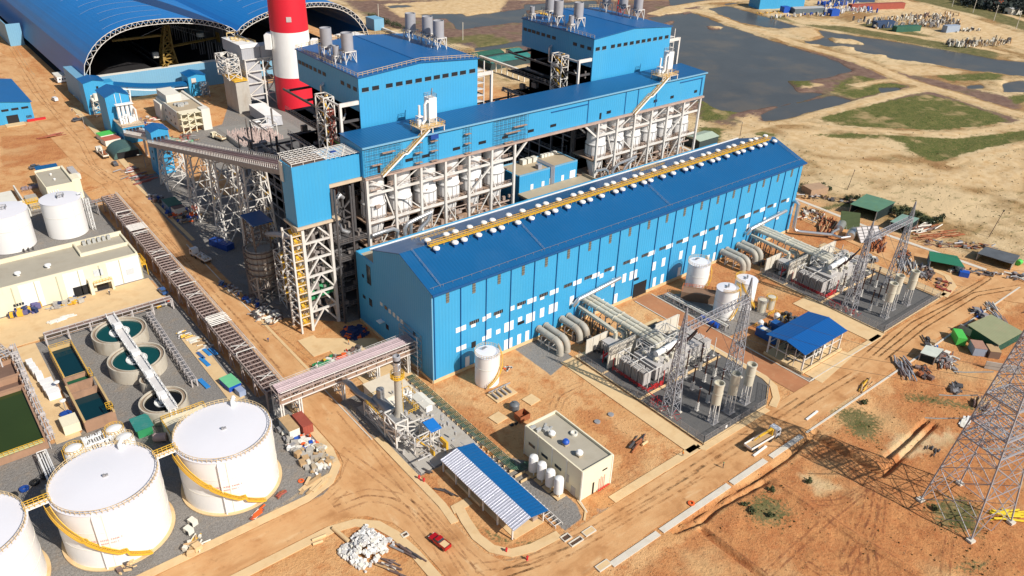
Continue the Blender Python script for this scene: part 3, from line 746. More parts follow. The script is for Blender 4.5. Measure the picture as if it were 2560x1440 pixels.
for p in pil[:-1]:
 for k in range(1,5): mbx.box(p+4.3-.55,-.13,23.6+.78*k-.1,p+4.3+.55,-.095,23.6+.78*k+.1)
mbx.build('window_bars',std,hall)
lou=[(11.9+8.2*k+(1.2 if k>3 else 0),0,14.1) for k in range(18)]
repeat('louvre_window',lambda m: m.box(0,-.12,0,3.1,.05,1.0),dark,hall,lou)
mbx=MB()
for x,y,z in lou:
 for k in range(5): mbx.box(x+.62*k-.02,-.16,z,x+.62*k+.09,-.125,z+1)
mbx.build('louvre_posts',stg,hall)
r2=random.Random(5)
for w,h,pl in ((3.3,1.5,[(7.4,0,13.3),(32,0,13.5),(40.4,0,13.5),(49.5,0,13.6),(57,0,13.5),(73.5,0,13.5),(81.5,0,13.6),(90,0,13.6),(98,0,13.6),(107,0,13.6),(123,0,13.6),(131,0,13.6),(140,0,13.6),(7.5,0,7.1)]),
    (1.5,1.4,[(16.2,0,13.6),(25.8,0,13.5),(17.6,0,14.0),(12.4,0,13.1),(20.8,0,13.1),(28.4,0,13.2),(36.8,0,13.2),(65,0,13.6),(115,0,13.6),(148,0,13.5),(156,0,13.5),(16.2,0,7.2),(28.8,0,8.8),(60.5,0,12.6),(21,0,7.6)]),
    (1.6,3.0,[(17.7,0,7.3),(23.9,0,7.1),(25.6,0,7.1),(31.8,0,7.1),(33.5,0,7.1),(37,0,7.2),(40.4,0,7.2),(42.2,0,7.2),(48.6,0,7.2),(66,0,7.6),(70.8,0,7.6),(74.0,0,7.4),(75.8,0,7.4),(84.5,0,7.5),(89,0,7.6),(97.5,0,7.6),(104,0,7.6),(109.8,0,7.6),(116.5,0,7.6),(118.3,0,7.6),(126,0,7.6),(133.5,0,7.6),(143,0,7.6),(151.5,0,7.6),(159.5,0,7.6)]),
    (1.4,3.3,[(10.5,0,.9),(14.6,0,.9),(24,0,1.1),(25.6,0,1.1),(28.8,0,1.1),(31.8,0,1.1),(62,0,1.1),(68,0,1.1),(85.8,0,1.1),(89.6,0,1.1),(98,0,1.1),(106.5,0,1.1),(108.2,0,1.1),(113,0,1.1),(116.4,0,1.1)])):
 repeat('wall_panel',lambda m: m.box(0,-.1,0,w,.05,h),white,hall,pl)
mb=MB();mb.box(76.6,-.12,0.06,82.6,.05,5.0);mb.build('open_doorway',dark,hall)
for x,z,w,h in ((12.6,6.4,1.4,1.9),(28.8,7.7,2.4,.9),(76.5,6.4,2,.8)):
 mb=MB();mb.box(x,-.13,z,x+w,.05,z+h);mb.build('dark_window',dark,hall)
# gable windows
for y,z,h,w in ((14.4,11.3,1.3,1.2),(16.3,11.4,1.3,1.2),(18.4,11.5,1.3,1.2),(20.6,11.5,1.3,1.2),(25.2,11.8,1.0,1.2)):
 mb=MB();mb.box(-.1,y,z,.05,y+w,z+h);mb.build('gable_panel',offwhite,hall)
for y,z,h,w in ((22.6,11.8,1.0,1.4),(8.2,10.6,1.2,1.2),(31.0,15.8,6,2.2),(31.2,8.6,2.4,1.6),(35,9.4,1,1.4),(35,16.5,1,1),(22.4,5.2,1.6,1.4)):
 mb=MB();mb.box(-.11,y,z,.05,y+w,z+h);mb.build('gable_window',glassd,hall)
mb=MB();mb.box(-1.6,24.6,6.8,-.02,26.6,7.0);mb.build('canopy',white,hall)
# ridge walkway and ventilators
mb=MB();mb.box(8,12.4,33.55,157.5,13.6,33.65)
for k in range(75): mb.bar((8.5+2*k,12.5,32.9),(8.5+2*k,12.5,33.6),.1);mb.bar((8.5+2*k,13.5,32.9),(8.5+2*k,13.5,33.6),.1)
mb.rail([(8,12.4,33.65),(157.5,12.4,33.65)],1.0,2,.09);mb.rail([(8,13.6,33.65),(157.5,13.6,33.65)],1.0,2,.09)
mb.rail([(10.5,25.5,29.6),(22,25.5,29.6),(22,21,31.2),(10.5,21,31.2)],.8,1.2,.07);mb.rail([(100,26.5,29.2),(112,26.5,29.2),(112,23,30.4),(100,23,30.4)],.8,1.2,.07)
mb.build('ridge_walkway',yel,hall)
xs=[9.2];i=0
while xs[-1]<153: xs.append(xs[-1]+(6,3,4.9,4.9,3,5.9,5,6,3,5,6,3,5)[i % 13]);i+=1
fr_=[(x,11.2,31.9) for x in xs]+[(x,15.4,32.6) for x in xs]
def vent(m):
 m.lathe(0,0,[(0.55,1.15),(0.9,1.2),(0.95,1.6),(0.7,1.85),(0,1.95)],16);return m
v1=repeat('ventilator',vent,white,hall,fr_,True)
kb=None
for v in v1:
 if kb is None:
  mb=MB();mb.box(-.62,-.62,-.2,.62,.62,1.18);kb=mb.build('ventilator_base',trimblue,v);kb.data.transform(Matrix.Translation(Vector(ORG[v.name])))
  kb.location=(0,0,0)
 else:
  c=kb.copy();COL.objects.link(c);c.parent=v
# roof edge safety lines and end rails
mb=MB()
for k in range(54): mb.bar((1+3*k,.6,28.3),(1+3*k,.6,29.2),.06)
mb.bar((0,.6,29.15),(162,.6,29.15),.05)
for x in (3.2,38,90,160): mb.rail([(x,.6,28.4),(x,14,33.2)],.9,2,.05)
mb.build('roof_rail',stg,hall)
# wall mounted silver steam pipes
for k,(o,lab) in enumerate(((0,'silver pipe bracketed along the blue hall wall above the first beige bus ducts'),(83.5,'silver pipe bracketed along the blue hall wall near its far right end'))):
 mb=MB();mb.tube([(49.6+o,-.1,7.6),(49.6+o,-1.2,7.6),(49.8+o,-1.5,8.3),(50.6+o,-1.6,9.4),(68+o if k==0 else 71+o,-1.6,11.1)],.62,12)
 for q in range(5): mb.bar((52+o+4*q,-.05,8.7+.4*q),(52+o+4*q,-1.6,8.7+.4*q),.15)
 tag(mb.build('wall_pipe',silver,None,True),lab,'pipe')
# ------------------------------------------------------------------ control block between the units
cb=thing('control_block','low blue control block with tan flat roof under the long raised gallery','building',(80,50,0))
mb=MB();mb.box(66.5,46.5,0,93,57.5,28.3);mb.build('wall',facade,cb)
mb=MB();mb.box(66.0,39.05,21.6,96,46.45,22.45);mb.box(95.6,39.05,22.45,96,46.45,23.4);mb.build('terrace',slab,cb)
mb=MB();mb.box(67,47,28.3,80.2,57,28.42);mb.box(82,47,28.3,92.6,57,28.42);mb.build('roof',slab,cb)
mb=MB()
for y in (46.5,57.1): mb.box(66.5,y,28.3,93,y+.4,28.8)
mb.box(92.6,46.9,28.3,93,57.1,28.8);mb.build('parapet',facade2,cb)
mb=MB()
for x,w,h in ((71.5,1.2,1.9),(76.5,1.2,1.8),(80,1.2,2.2),(85.6,1.2,2),(89.6,2.6,2.8)): mb.box(x,46.38,22.6,x+w,46.48,22.6+h)
mb.build('door',white,cb)
mb=MB()
for k in range(4): mb.tube([(80.4+.5*k,56,28.9),(80.4+.5*k,46.2,28.9),(80.4+.5*k,46.1,22.6)],.16,6)
mb.box(76,48,28.45,77.6,49.6,30);mb.build('roof_pipes',galv,cb)
mb=MB()
for k in range(3): mb.box(74+2.4*k,54,28.45,75.8+2.4*k,55.8,30.2)
for k in range(5): mb.box(84+1.5*k,55.5,28.45,85.2+1.5*k,56.6,29.6)
mb.build('condenser_units',offwhite,cb)
# ------------------------------------------------------------------ raised bunker gallery with coal silos
bx0,bx1,by0,by1,bz0,bz1=5.8,152.4,42.0,54.6,43.6,52.3
gal=thing('bunker_gallery','long raised light blue coal gallery carried on white steel columns behind the turbine hall','gallery building',(79,48,0))
mb=MB();mb.box(bx0,by0,bz0,bx1,by1,bz1);mb.build('wall',facade,gal)
mb=MB();mb.ext([(by0-.4,bz1+.03),(by1+.1,bz1+.5),(by1+.1,bz1+.7),(by0-.4,bz1+.2)],bx0-.3,bx1+.3,'x');mb.build('roof',roofx,gal)
mb=MB();mb.box(bx0-.3,by0-.75,bz1-.25,bx1+.3,by0-.42,bz1+.2);mb.build('gutter',facade2,gal)
mb=MB();mb.box(bx0,by0-.9,bz0-.7,bx1,by0-.02,bz0-.05);mb.build('edge_walkway',M('walkway_brown',(0.42,0.30,0.24),.7,0,.5,.3),gal)
mb=MB()
for x,w,h in ((19.5,2.6,.9),(25.2,2.6,.9),(36.2,2.6,.9),(45.8,2.8,.9),(55,2.2,.8),(65.4,2.5,.9),(75,2.5,.9),(100.8,2,1.0),(124.6,1.8,1),(133.6,1.8,1),(147,1.6,1)):
 mb.box(x,by0-.1,45.3,x+w,by0+.05,45.3+h)
mb.box(97.4,by0-.1,44,98.3,by0+.05,46.2);mb.box(10.2,by0-.1,44,11.1,by0+.05,46.2);mb.build('window',dark,gal)
mb=MB()
for x in (91.5,109.5,125.5,115.8): mb.box(x,by0-.14,43.8,x+.3,by0-.02,52)
mb.box(75,by0-.2,50.2,91.5,by0-.05,50.5);mb.box(138,by0-.2,50.4,151,by0-.05,50.7);mb.box(150.4,by0-.2,44,150.8,by0-.05,50.4);mb.build('downpipe',trimblue,gal)
cx=[6.4,15.6,24.5,33.2,42,50.8,60,97,106.4,115.2,124,132.8,141.6,151]
repeat('column',lambda m: m.box(-.36,-.36,0,.36,.36,43),stw,gal,[(x,by0-.3,0) for x in cx])
repeat('rear_column',lambda m: m.box(-.5,-.4,0,.5,.4,43.5),std,gal,[(x,by1-.5,0) for x in cx])
for xa,xb in ((6.4,60),(97,151)):
 mb=MB()
 for z,w in ((38,.7),(29.2,.75),(21.5,.6),(14,.6)):
  mb.box(xa,by0-.15,z-w/2,xb,by0+.25,z+w/2)
 sel=[c for c in cx if xa-1<c<xb+1]
 for i,(a,b_) in enumerate(zip(sel[:-1],sel[1:])):
  if i % 2==0: mb.bar((a,by0,43),(b_,by0,38),.28)
  else: mb.bar((b_,by0,43),(a,by0,38),.28)
  mb.bar((a-.2 if i else a+6.4,by0+1.2,37.3),(a+2.2 if i else b_-.6,by0+.4,29.6),.36)
  if i==1: mb.bar((a,by0-.2,37.6),(b_,by0-.2,29.6),.3)
  if i==4: mb.bar((b_,by0-.2,37.6),(a,by0-.2,29.6),.45)
  m_=(a+b_)/2
  mb.bar((a if i % 2 else b_,by0,29),(m_,by0+.3,22),.3);mb.bar((m_,by0+1,29),(m_,by0+1,14),.25)
 if xa<10: mb.bar((60,by0,37.6),(65.5,by0,43),.6)
 else: mb.bar((97,by0,37.6),(90.5,by0,43),.6);mb.bar((97,by0+6,37.6),(90.5,by0+6,43),.5)
 mb.build('brace_frame',stw,gal)
 mb=MB()
 mb.box(xa,by0+.5,28.2,xb,by1-1,28.7)
 for z in (20.5,12): mb.box(xa,by0+1.5,z,xb,by1,z+.35)
 mb.build('floor',M('dusty_floor',(0.36,0.24,0.16),.9,0,.5,.35),gal)
 mb=MB();q=random.Random(int(xa))
 for k in range(60):
  x=q.uniform(xa,xb);y=q.uniform(by0+.4,by0+3);z=q.choice((28.7,28.8,38.4,20.9,12.4,23.5,33))
  mb.box(x,y,z,x+q.uniform(.4,2.4),y+q.uniform(.3,1.2),z+q.uniform(.3,1.6))
 for k in range(26):
  x=q.uniform(xa,xb-6);z=q.choice((14.6,17,19,23,25,26.5,37.2,39));y=q.uniform(by0-.4,by0+2)
  mb.tube([(x,y,z),(x+q.uniform(3,9),y,z)],q.uniform(.12,.3),6)
 for z in (39.1,30.0): mb.rail([(xa,by0+.4,z-.5),(xb,by0+.4,z-.5)],1.1,1.4,.08)
 mb.build('equipment',M('assorted_equipment',(0.34,0.25,0.2),.7,0,1.0,.5,(0.55,0.5,0.45),.6,.5),gal)
# white drums of the coal silos
for u,(xs_,un) in enumerate((([11,20,29,37.6,46.4,55.4],'left'),([101.8,110.8,119.6,128.4,137.2,146.3],'right'))):
 for k,x in enumerate(xs_):
  sl=thing('coal_silo','white coal silo, %s from the left under the %s half of the blue gallery' % (ORD[k],un),'silo',(x,46.9,29),'white coal silos under the raised gallery')
  mb=MB();mb.lathe(x,46.9,[(0.9,19),(3.5,29),(3.72,29.1),(3.72,33.6),(3.55,33.7),(3.4,34.2),(3.4,37.0),(3.3,37.4),(3.3,38.4),(3.4,38.6),(3.4,43.4),(0,43.5)],28);mb.build('drum',tankw,sl,True)
  mb=MB()
  for z,r in ((33.2,3.86),(29.6,3.84),(37.5,3.6)): mb.lathe(x,46.9,[(r-.2,z-.16),(r,z-.16),(r,z+.16),(r-.2,z+.16)],28)
  for a in range(8):
   t=-pi+pi*a/7;mb.bar((x+3.79*cos(t),46.9+3.79*sin(t),29.5),(x+3.79*cos(t),46.9+3.79*sin(t),33.1),.12)
  mb.build('stiffener',M('grey_trim',(0.30,0.29,0.28),.6),sl)
# dark platforms between the hall side bay and the tall tower
mb=MB()
for z in (5.5,10.5,15.5,20.5,26): mb.box(-4.6,40.2,z,5.2,55,z+.3)
for x in (-4.4,.4,5):
 for y in (40.4,47.6,54.8): mb.box(x-.25,y-.25,0,x+.25,y+.25,43)
mb.build('side_platform',std,gal)
mb=MB()
for z in (5.5,10.5,15.5,20.5,26): mb.rail([(-4.6,54,z+.3),(-4.6,40.2,z+.3),(5.2,40.2,z+.3)],1.1,1.6,.07)
for k in range(24): x=rnd.uniform(-4,4);z=rnd.choice((5.8,10.8,15.8,20.8,26.3));y=rnd.uniform(41,50);mb.box(x,y,z,x+rnd.uniform(.4,1.6),y+rnd.uniform(.4,1.4),z+rnd.uniform(.4,2))
mb.build('side_equipment',M('dull_pipework',(0.22,0.19,0.17),.6,.2,1,.4),gal)
# dust collectors on the gallery roof, with stairs
for x0,lab in ((24.5,'white dust collector on a yellow railed deck above the left part of the gallery roof'),(127,'white dust collector on a yellow railed deck above the right part of the gallery roof')):
 d=thing('dust_collector',lab,'dust collector',(x0+3,45,52.8),'dust collectors on the gallery roof')
 zz=54.0
 mb=MB();mb.box(x0,41.2,zz,x0+8.5,47,zz+.25);mb.build('deck',M('deck_tan',(0.55,0.43,0.30),.7),d)
 mb=MB()
 for xx in (x0+.3,x0+4.2,x0+8.2):
  for yy in (41.4,46.8): mb.bar((xx,yy,52.4),(xx,yy,zz),.3)
 mb.build('deck_legs',stw,d)
 mb=MB();mb.rail([(x0+2,41.2,zz+.25),(x0,41.2,zz+.25),(x0,47,zz+.25),(x0+8.5,47,zz+.25),(x0+8.5,41.2,zz+.25),(x0+3.4,41.2,zz+.25)],1.1,1.2,.09);mb.build('railing',yel,d)
 mb=MB();mb.box(x0+4.2,43,zz+2.2,x0+6.8,45.6,zz+8.2);mb.add([(x0+4.2,43,zz+2.2),(x0+6.8,43,zz+2.2),(x0+6.8,45.6,zz+2.2),(x0+4.2,45.6,zz+2.2),(x0+5.3,44.1,zz+.8),(x0+5.7,44.1,zz+.8),(x0+5.7,44.5,zz+.8),(x0+5.3,44.5,zz+.8)],[(0,1,5,4),(1,2,6,5),(2,3,7,6),(3,0,4,7),(4,5,6,7)])
 for a,b_ in ((4.3,43.1),(6.7,43.1),(4.3,45.5),(6.7,45.5)): mb.bar((x0+a,b_,zz),(x0+a,b_,zz+2.3),.2)
 mb.build('filter_housing',white,d)
 mb=MB();mb.rail([(x0+4.2,43,zz+8.2),(x0+6.8,43,zz+8.2),(x0+6.8,45.6,zz+8.2),(x0+4.2,45.6,zz+8.2),(x0+4.2,43,zz+8.2)],1,.9,.08);mb.bar((x0+6.6,45.4,zz+8.2),(x0+6.9,45.4,zz+10.2),.25);mb.build('top_rail',stg,d)
 mb=MB();mb.tube([(x0+4.6,43.4,zz+7),(x0+3.6,43.4,zz+7.4),(x0+3.0,43.4,zz+6.6),(x0+3.0,43.4,zz+2),(x0+2.0,43.4,zz+1)],.42,10);mb.cyl(x0+1.6,44.5,zz,zz+2,.7);mb.cyl(x0+1.8,44.6,zz+3.2,zz+6.2,.35);mb.box(x0+1,43.6,zz+2.9,x0+2.6,45.4,zz+3.2)
 for a in (1.05,2.5):
  for b_ in (43.7,45.3): mb.bar((x0+a,b_,zz),(x0+a,b_,zz+3),.12)
 mb.build('fan_duct',white,d,True)
 s=thing('gallery_stair','inclined yellow railed stair down the blue gallery wall from the %s dust collector' % ('left' if x0<60 else 'right'),'stair',(x0-7,41,43),'stairs down the gallery wall')
 A=Vector((x0+2.6,40.9,zz));Bm=Vector((x0-5.0,40.9,48.4));Cc=Vector((x0-6.2,40.9,48.4));E_=Vector((x0-13.5,40.9,43.2))
 mb=MB()
 for p,q in ((A,Bm),(Bm,Cc),(Cc,E_)):
  for dy in (-.55,.55): mb.bar(p+Vector((0,dy,0)),q+Vector((0,dy,0)),.14,.45)
 mb.build('stringer',white,s)
 mb=MB()
 for p,q in ((A,Bm),(Bm,Cc),(Cc,E_)):
  n=max(2,int((q-p).length/.6))
  for k in range(n):
   c=p.lerp(q,(k+.5)/n);mb.obox(c.x,c.y,c.z,.5,1.0,.06)
 mb.build('treads',M('stair_tread',(0.40,0.27,0.15),.8),s)
 mb=MB()
 for p,q in ((A,Bm),(Bm,Cc),(Cc,E_)):
  for dy in (-.55,.55): mb.rail([p+Vector((0,dy,.1)),q+Vector((0,dy,.1))],1.0,1.3,.07)
 mb.build('handrail',yel,s)
# scaffolds hung on the gallery wall
for x,w,z0,z1,lab in ((6.3,11.5,43.8,52.2,'wide scaffold hung over the left end of the blue gallery wall'),(22.3,2.4,44.5,52,'narrow scaffold just right of the left gallery stair'),(27.7,2.4,44,52.2,'narrow scaffold with a dark blue cover at its top on the gallery wall'),
       (40.0,2.2,43.8,52.0,'narrow scaffold alone in the middle of the left half of the gallery wall'),(51.5,12.8,44,52.2,'broad net of scaffold poles in the middle of the blue gallery wall')):
 mb=MB();n=max(2,int(w/1.6));m=int((z1-z0)/1.5)
 for k in range(n+1):
  for y in (by0-.35,by0-1.3): mb.bar((x+w*k/n,y,z0),(x+w*k/n,y,z1),.055)
 for k in range(m+1):
  for y in (by0-.35,by0-1.3): mb.bar((x,y,z0+1.5*k),(x+w,y,z0+1.5*k),.055)
 mb.use(1)
 q=random.Random(int(x))
 for k in range(m):
  if w<4:
   if k % 2==0: mb.box(x,by0-1.3,z0+1.5*k,x+w,by0-.4,z0+1.5*k+.15)
  elif q.random()<.5:
   a=q.uniform(0,w*.6);mb.box(x+a,by0-1.3,z0+1.5*k,min(x+w,x+a+q.uniform(3,6)),by0-.4,z0+1.5*k+.15)
 if 27<x<28: mb.use(2);mb.box(x-.1,by0-1.4,z1-1.4,x+w+.1,by0-.3,z1-.2)
 tag(mb.build('scaffold',[std,M('scaffold_board',(0.40,0.25,0.17),.8,0,1,.3),tarp]),lab,'scaffold','scaffolds on the gallery wall')
# pipes and steel between hall and bunkers
pg=thing('feedwater_pipes','large silver pipes looping between the hall roof edge and the left silo frame','pipes',(20,40,20))
for k,P in enumerate(([(15,42,21),(15,40.6,25.2),(13.6,40.6,26.2),(10,40.6,26.2),(6.5,40.6,26)],[(17.5,40.5,22.5),(17.5,40.5,25.2),(18.6,40.5,26.6),(22,40.5,27.3),(27,40.5,28.1)],[(22,40,23),(23,40,24.4),(25.5,40,26),(26.5,40,28)],[(20,41.5,20),(20,41,27)])):
 mb=MB();mb.tube(P,.62,12);mb.build('pipe',silver,pg,True)
pg2=thing('steam_pipe','tall silver pipe bend standing left of the first white silo frame','pipe',(2,44,0))
mb=MB();mb.tube([(1.2,46.5,37),(0.2,46.5,38.2),(-1.0,46.5,37.2),(-1.2,46.3,30),(-.3,46,27.5),(4,45,25),(8,45,24)],.65,12);mb.build('pipe',silver,pg2,True)
pg3=thing('right_unit_pipes','silver pipes curving under the right unit silos beside the hall roof','pipes',(110,40,22))
for P in ([(97,40.5,25.8),(101,40.5,25.6),(102.5,40.5,24.4),(102.8,40.5,22.6)],[(105,40.6,23),(106.2,40.6,25),(108,40.6,26),(117,40.6,26.8)],[(111,40.6,23),(113,40.6,25),(116,40.6,26)]):
 mb=MB();mb.tube(P,.5,10);mb.build('pipe',silver,pg3,True)
# ------------------------------------------------------------------ boiler houses
for bi,(x0,x1,nm) in enumerate(((13.5,55.6,'left'),(106,146,'right'))):
 xm=(x0+x1)/2;y0,y1=56.0,95.3;ze,zr=67.2,68.8
 b=thing('boiler_house',('tall blue boiler house beside the red and white chimney' if bi==0 else 'tall blue boiler house farther right in front of the marsh water'),'boiler house',(xm,75,0),'blue boiler houses')
 zf=46.0;zs=57.4
 mb=MB();mb.add([(x0,y0,zf),(x1,y0,zf),(x1,y0,ze),(xm,y0,zr),(x0,y0,ze),(x0,y0+.4,zf),(x1,y0+.4,zf),(x1,y0+.4,ze),(xm,y0+.4,zr),(x0,y0+.4,ze)],[(0,1,2,3,4),(9,8,7,6,5),(0,5,6,1),(1,6,7,2),(0,4,9,5)])
 mb.build('front_wall',facade,b)
 mb=MB();mb.box(x0,y0+.4,zs,x0+.4,y1,ze);mb.box(x1-.4,y0+.4,zs,x1,y1,ze);mb.box(x0+.4,y1-.4,zs,x1-.4,y1,ze);mb.box(x0+.4,y0+.4,zs-.3,x1-.4,y1-.4,zs-.05);mb.build('side_wall',facade,b)
 mb=MB();mb.ext([(x0-.4,ze+.0),(xm,zr+.04),(x1+.4,ze+.0),(x1+.4,ze+.25),(xm,zr+.3),(x0-.4,ze+.25)],y0-.4,y1+.3,'y');mb.build('roof',roofy,b)
 mb=MB();mb.box(xm-.25,y0,zr+.28,xm+.25,y1,zr+.36);mb.build('ridge_cap',trimblue,b)
 zw=63.1
 xs_=[x0+1+(x1-x0-2.4)*t for t in (0.0,.085,.2,.285,.37,.455,.54,.62,.70,.785,.865,.955)]
 repeat('window',lambda m: m.box(0,-.12,0,2.2 if bi==0 else 1.9,.05,1.15),dark,b,[(x,y0,zw) for x in xs_])
 mbx=MB()
 for x in xs_: mbx.box(x-.15,y0-.1,zw-.2,x+2.35,y0-.02,zw-.05)
 mbx.build('window_sill',facade2,b)
 ys_=[y0+1.2,y0+4.8,y0+8.6,y0+20,y0+23,y0+26,y0+29,y0+31.5,y0+34,y0+36.5]
 repeat('side_window',lambda m: m.box(-.12,0,0,.05,1.9,1.1),dark,b,[(x0,y,zw) for y in ys_])
 mb=MB()
 if bi==0:
  mb.rail([(x0,y0+.1,ze+.3),(xm,y0+.1,zr+.3),(x1,y0+.1,ze+.3)],1.1,1.6,.09)
  mb.rail([(x1,y0,ze+.3),(x1,y1,ze+.3)],1.1,1.8,.09)
 mb.rail([(x0,y1,ze+.3),(xm,y1,zr+.3),(x1,y1,ze+.3)],1.1,1.8,.09);mb.rail([(x0,y0,ze+.3),(x0,y1,ze+.3)],1.1,2,.08)
 mb.build('roof_railing',M('sand_yellow_rail',(0.62,0.46,0.25),.6),b)
 # open steel below
 mb=MB();q=random.Random(31+bi)
 nx_,ny_=5,6
 XX=[x0-5+(x1-x0+8)*k/nx_ for k in range(nx_+1)];YY=[57+(132-57)*k/ny_ for k in range(ny_+1)]
 for i,x in enumerate(XX):
  for j,y in enumerate(YY):
   top=57 if y<97 and x0-1<x<x1+1 else 36 if y<100 else 27
   mb.box(x-.35,y-.35,0,x+.35,y+.35,top)
 for z in (8,16,24,32,40,48,55):
  for j,y in enumerate(YY):
   if (y<100 and z<57) or (z<28): mb.box(XX[0],y-.25,z-.35,XX[-1] if z<40 else x1,y+.25,z+.35) if z<34 or y<97 else None
  for x in XX[:2]+XX[-2:]:
   mb.box(x-.2,YY[0],z-.3,x+.2,YY[-1] if z<28 else 97,z+.3)
 for z in (16,32,48):
  mb.box(x0+.5,58,z,x1-.5,96,z+.3)
 mb.build('steel_frame',std,b)
 mb=MB()
 mb.box(x0+3,61,2,x1-3,93,57.0);mb.box(x0+4,99,8,x1-4,128,22)
 for z in (7.6,15.6,23.6,31.6,39.6,47.6): mb.box(x0-5,57.5,z,x0+2.9,97,z+.3)
 for z in (7.6,15.6,23.6): mb.box(x0-5,97.1,z,x0+.9,136,z+.3);mb.build('boiler_casing',M('dull_grey_casing',(0.15,0.135,0.125),.8,0,.5,.4),b)
 mb=MB()
 for k in range(260):
  x=q.choice((q.uniform(x0-5,x0+7),q.uniform(x0-5,x0+3),q.uniform(x0,x1)));y=q.uniform(57,150);z=q.uniform(2,54 if y<96 else 27)
  t=q.random()
  if t<.4: mb.tube([(x,y,z),(x,y+q.uniform(3,12),z)],q.uniform(.15,.5),6)
  elif t<.6: mb.tube([(x,y,z),(x,y,min(56,z+q.uniform(2,8)))],q.uniform(.15,.4),6)
  else: mb.box(x,y,z,x+q.uniform(.5,2.5),y+q.uniform(.5,3),z+q.uniform(.4,2))
 mb.build('pipework',M('dull_pipework',(0.22,0.19,0.17),.6,.2,1,.4),b)
 mb=MB()
 for z in (17,25,33,41,49): mb.rail([(x0-5,57,z-.6),(x0-5,97 if z>28 else 130,z-.6)],1.1,2,.09);mb.rail([(x0-5,56.6,z-.6),(x0,56.6,z-.6)],1.1,2,.09)
 mb.build('gallery_rail',stg,b)
 mb=MB()
 for z in (4,8,12,16,20,24,32,40): mb.box(x0-5.4,57,z-.2,x0-5.0,97 if z>28 else 134,z+.25)
 for z in (8,16,24): mb.box(x0-5,136,z-.2,x0+3,136.4,z+.25)
 for y in (57,63,69.5,76,82,88,94.5,101,107,113,119.5,126,133.5): mb.box(x0-5.5,y-.2,0,x0-5.05,y+.2,40 if y<97 else 27 if y<140 else 20)
 mb.build('outer_frame',stg,b)
 # white corner portals
 for sx,xc in ((-1,x0),(1,x1)):
  mb=MB();xo=xc+sx*6.0
  mb.box(min(xo-.35,xo+.35),y0+.2,44,xo+.35,y0+1,60.6 if sx<0 else 62.5)
  mb.box(min(xc,xo),y0+.3,59.6 if sx<0 else 61.4,max(xc,xo),y0+.9,60.7 if sx<0 else 62.5)
  mb.box(min(xc,xo),y0+.3,48,max(xc,xo),y0+.9,49.2)
  if sx<0:
   mb.bar((xo,y0+.6,60),(xo,y0+12,60),.5);mb.bar((xo,y0+.6,54.5),(xc,y0+9,54.5),.4)
   mb.lattice((xo+.5,y0+11,44),(1.6,2.6),(xo+.5,y0+11,60.5),(1.6,2.6),4,.35,.25,'Z')
  else:
   for k in range(9): mb.box(xc+.1,y0+.5,47+2*k,xc+3,y0+2.6,47.2+2*k)
   mb.bar((xc+3,y0+.6,46),(xc+3,y0+.6,66),.3);mb.bar((xc+.4,y0+2.5,46),(xc+.4,y0+2.5,66),.3)
  mb.build('corner_portal',stw,b)
 mb=MB();xo=x0-5.5
 for k in range(4):
  z=45+4*k;mb.bar((xo,y0+9,z),(xo,y0+13,z+2),.5,.3);mb.bar((xo,y0+13,z+2),(xo,y0+9,z+4),.5,.3)
  mb.rail([(xo-.6,y0+9,z),(xo-.6,y0+13,z+2)],1,1.2,.08)
 mb.build('corner_stair',yel,b)
 if bi==0:
  mb=MB();mb.box(x0-5,y0+2.5,47.2,x0-.2,y0+12,47.5);mb.build('green_net',bgreen,b)
 mb=MB();mb.tube([(x0-.8,y0+22,60),(x0-.8,y0+22,55),(x0-.8,y0+14,54)],.45,10);mb.tube([(x0-.8,y0+22,60),(x0+.2,y0+22,60.6)],.5,10);mb.build('wall_duct',silver,b,True)
 # roof drums (relief valve silencers)
 dx=x0-13.5
 if bi==0: spots=[(x1-6,85,1),(x1-4.0,78,1),(x1-4.4,71,1),(x0+5,70.5,1),(x0+2.8,79.5,1),(x0+2.2,72.5,.55)]
 else: spots=[(x1-5,86,1),(x1-3.2,78.6,1),(x1-3.6,70.5,1),(x0+5.6,86.4,1),(x0+2.0,77.6,1),(x0+6,71.2,1),(x0+1,69.4,.55),(x0+1,91,.5)]
 for k,(x,y,s_) in enumerate(spots):
  zb=67.6+(1.4 if abs(x-xm)<12 else .5);z1_=zb+3.2*s_;hh=5.2*s_;r_=1.75*s_
  side='right' if x>xm else 'left'
  if s_<1: lb='small grey drum on a frame at the left edge of the %s boiler house roof%s' % (nm,'' if y<80 else ', far corner')
  else:
   i_=sum(1 for (a,b2,c2_) in spots[:k] if (a>xm)==(x>xm) and c2_==1)
   lb='grey vent drum %s from the back on the %s edge of the %s boiler roof' % (('first','second','third')[i_] if bi or x>xm else ('second','first')[i_],side,nm)
  t=thing('roof_drum',lb,'vent drum',(x,y,zb),'grey vent drums on the boiler house roofs')
  mb=MB();mb.lathe(x,y,[(.5*s_,z1_-1.3*s_),(r_,z1_),(r_,z1_+hh),(r_-.25,z1_+hh),(r_-.25,z1_+hh-.3),(0,z1_+hh-.3)],24);mb.build('drum',galv,t,True)
  mb=MB()
  c4_=[(x-r_,y-r_),(x+r_,y-r_),(x+r_,y+r_),(x-r_,y+r_)]
  for i in range(4):
   a=c4_[i];c_=c4_[(i+1) % 4];m_=((a[0]+c_[0])/2,(a[1]+c_[1])/2)
   mb.bar((a[0],a[1],zb-.6),(a[0],a[1],z1_+.2),.22);mb.bar((a[0],a[1],z1_),(c_[0],c_[1],z1_),.25)
   mb.bar((a[0],a[1],zb),(m_[0],m_[1],z1_),.16);mb.bar((c_[0],c_[1],zb),(m_[0],m_[1],z1_),.16)
  mb.build('stand',stw,t)
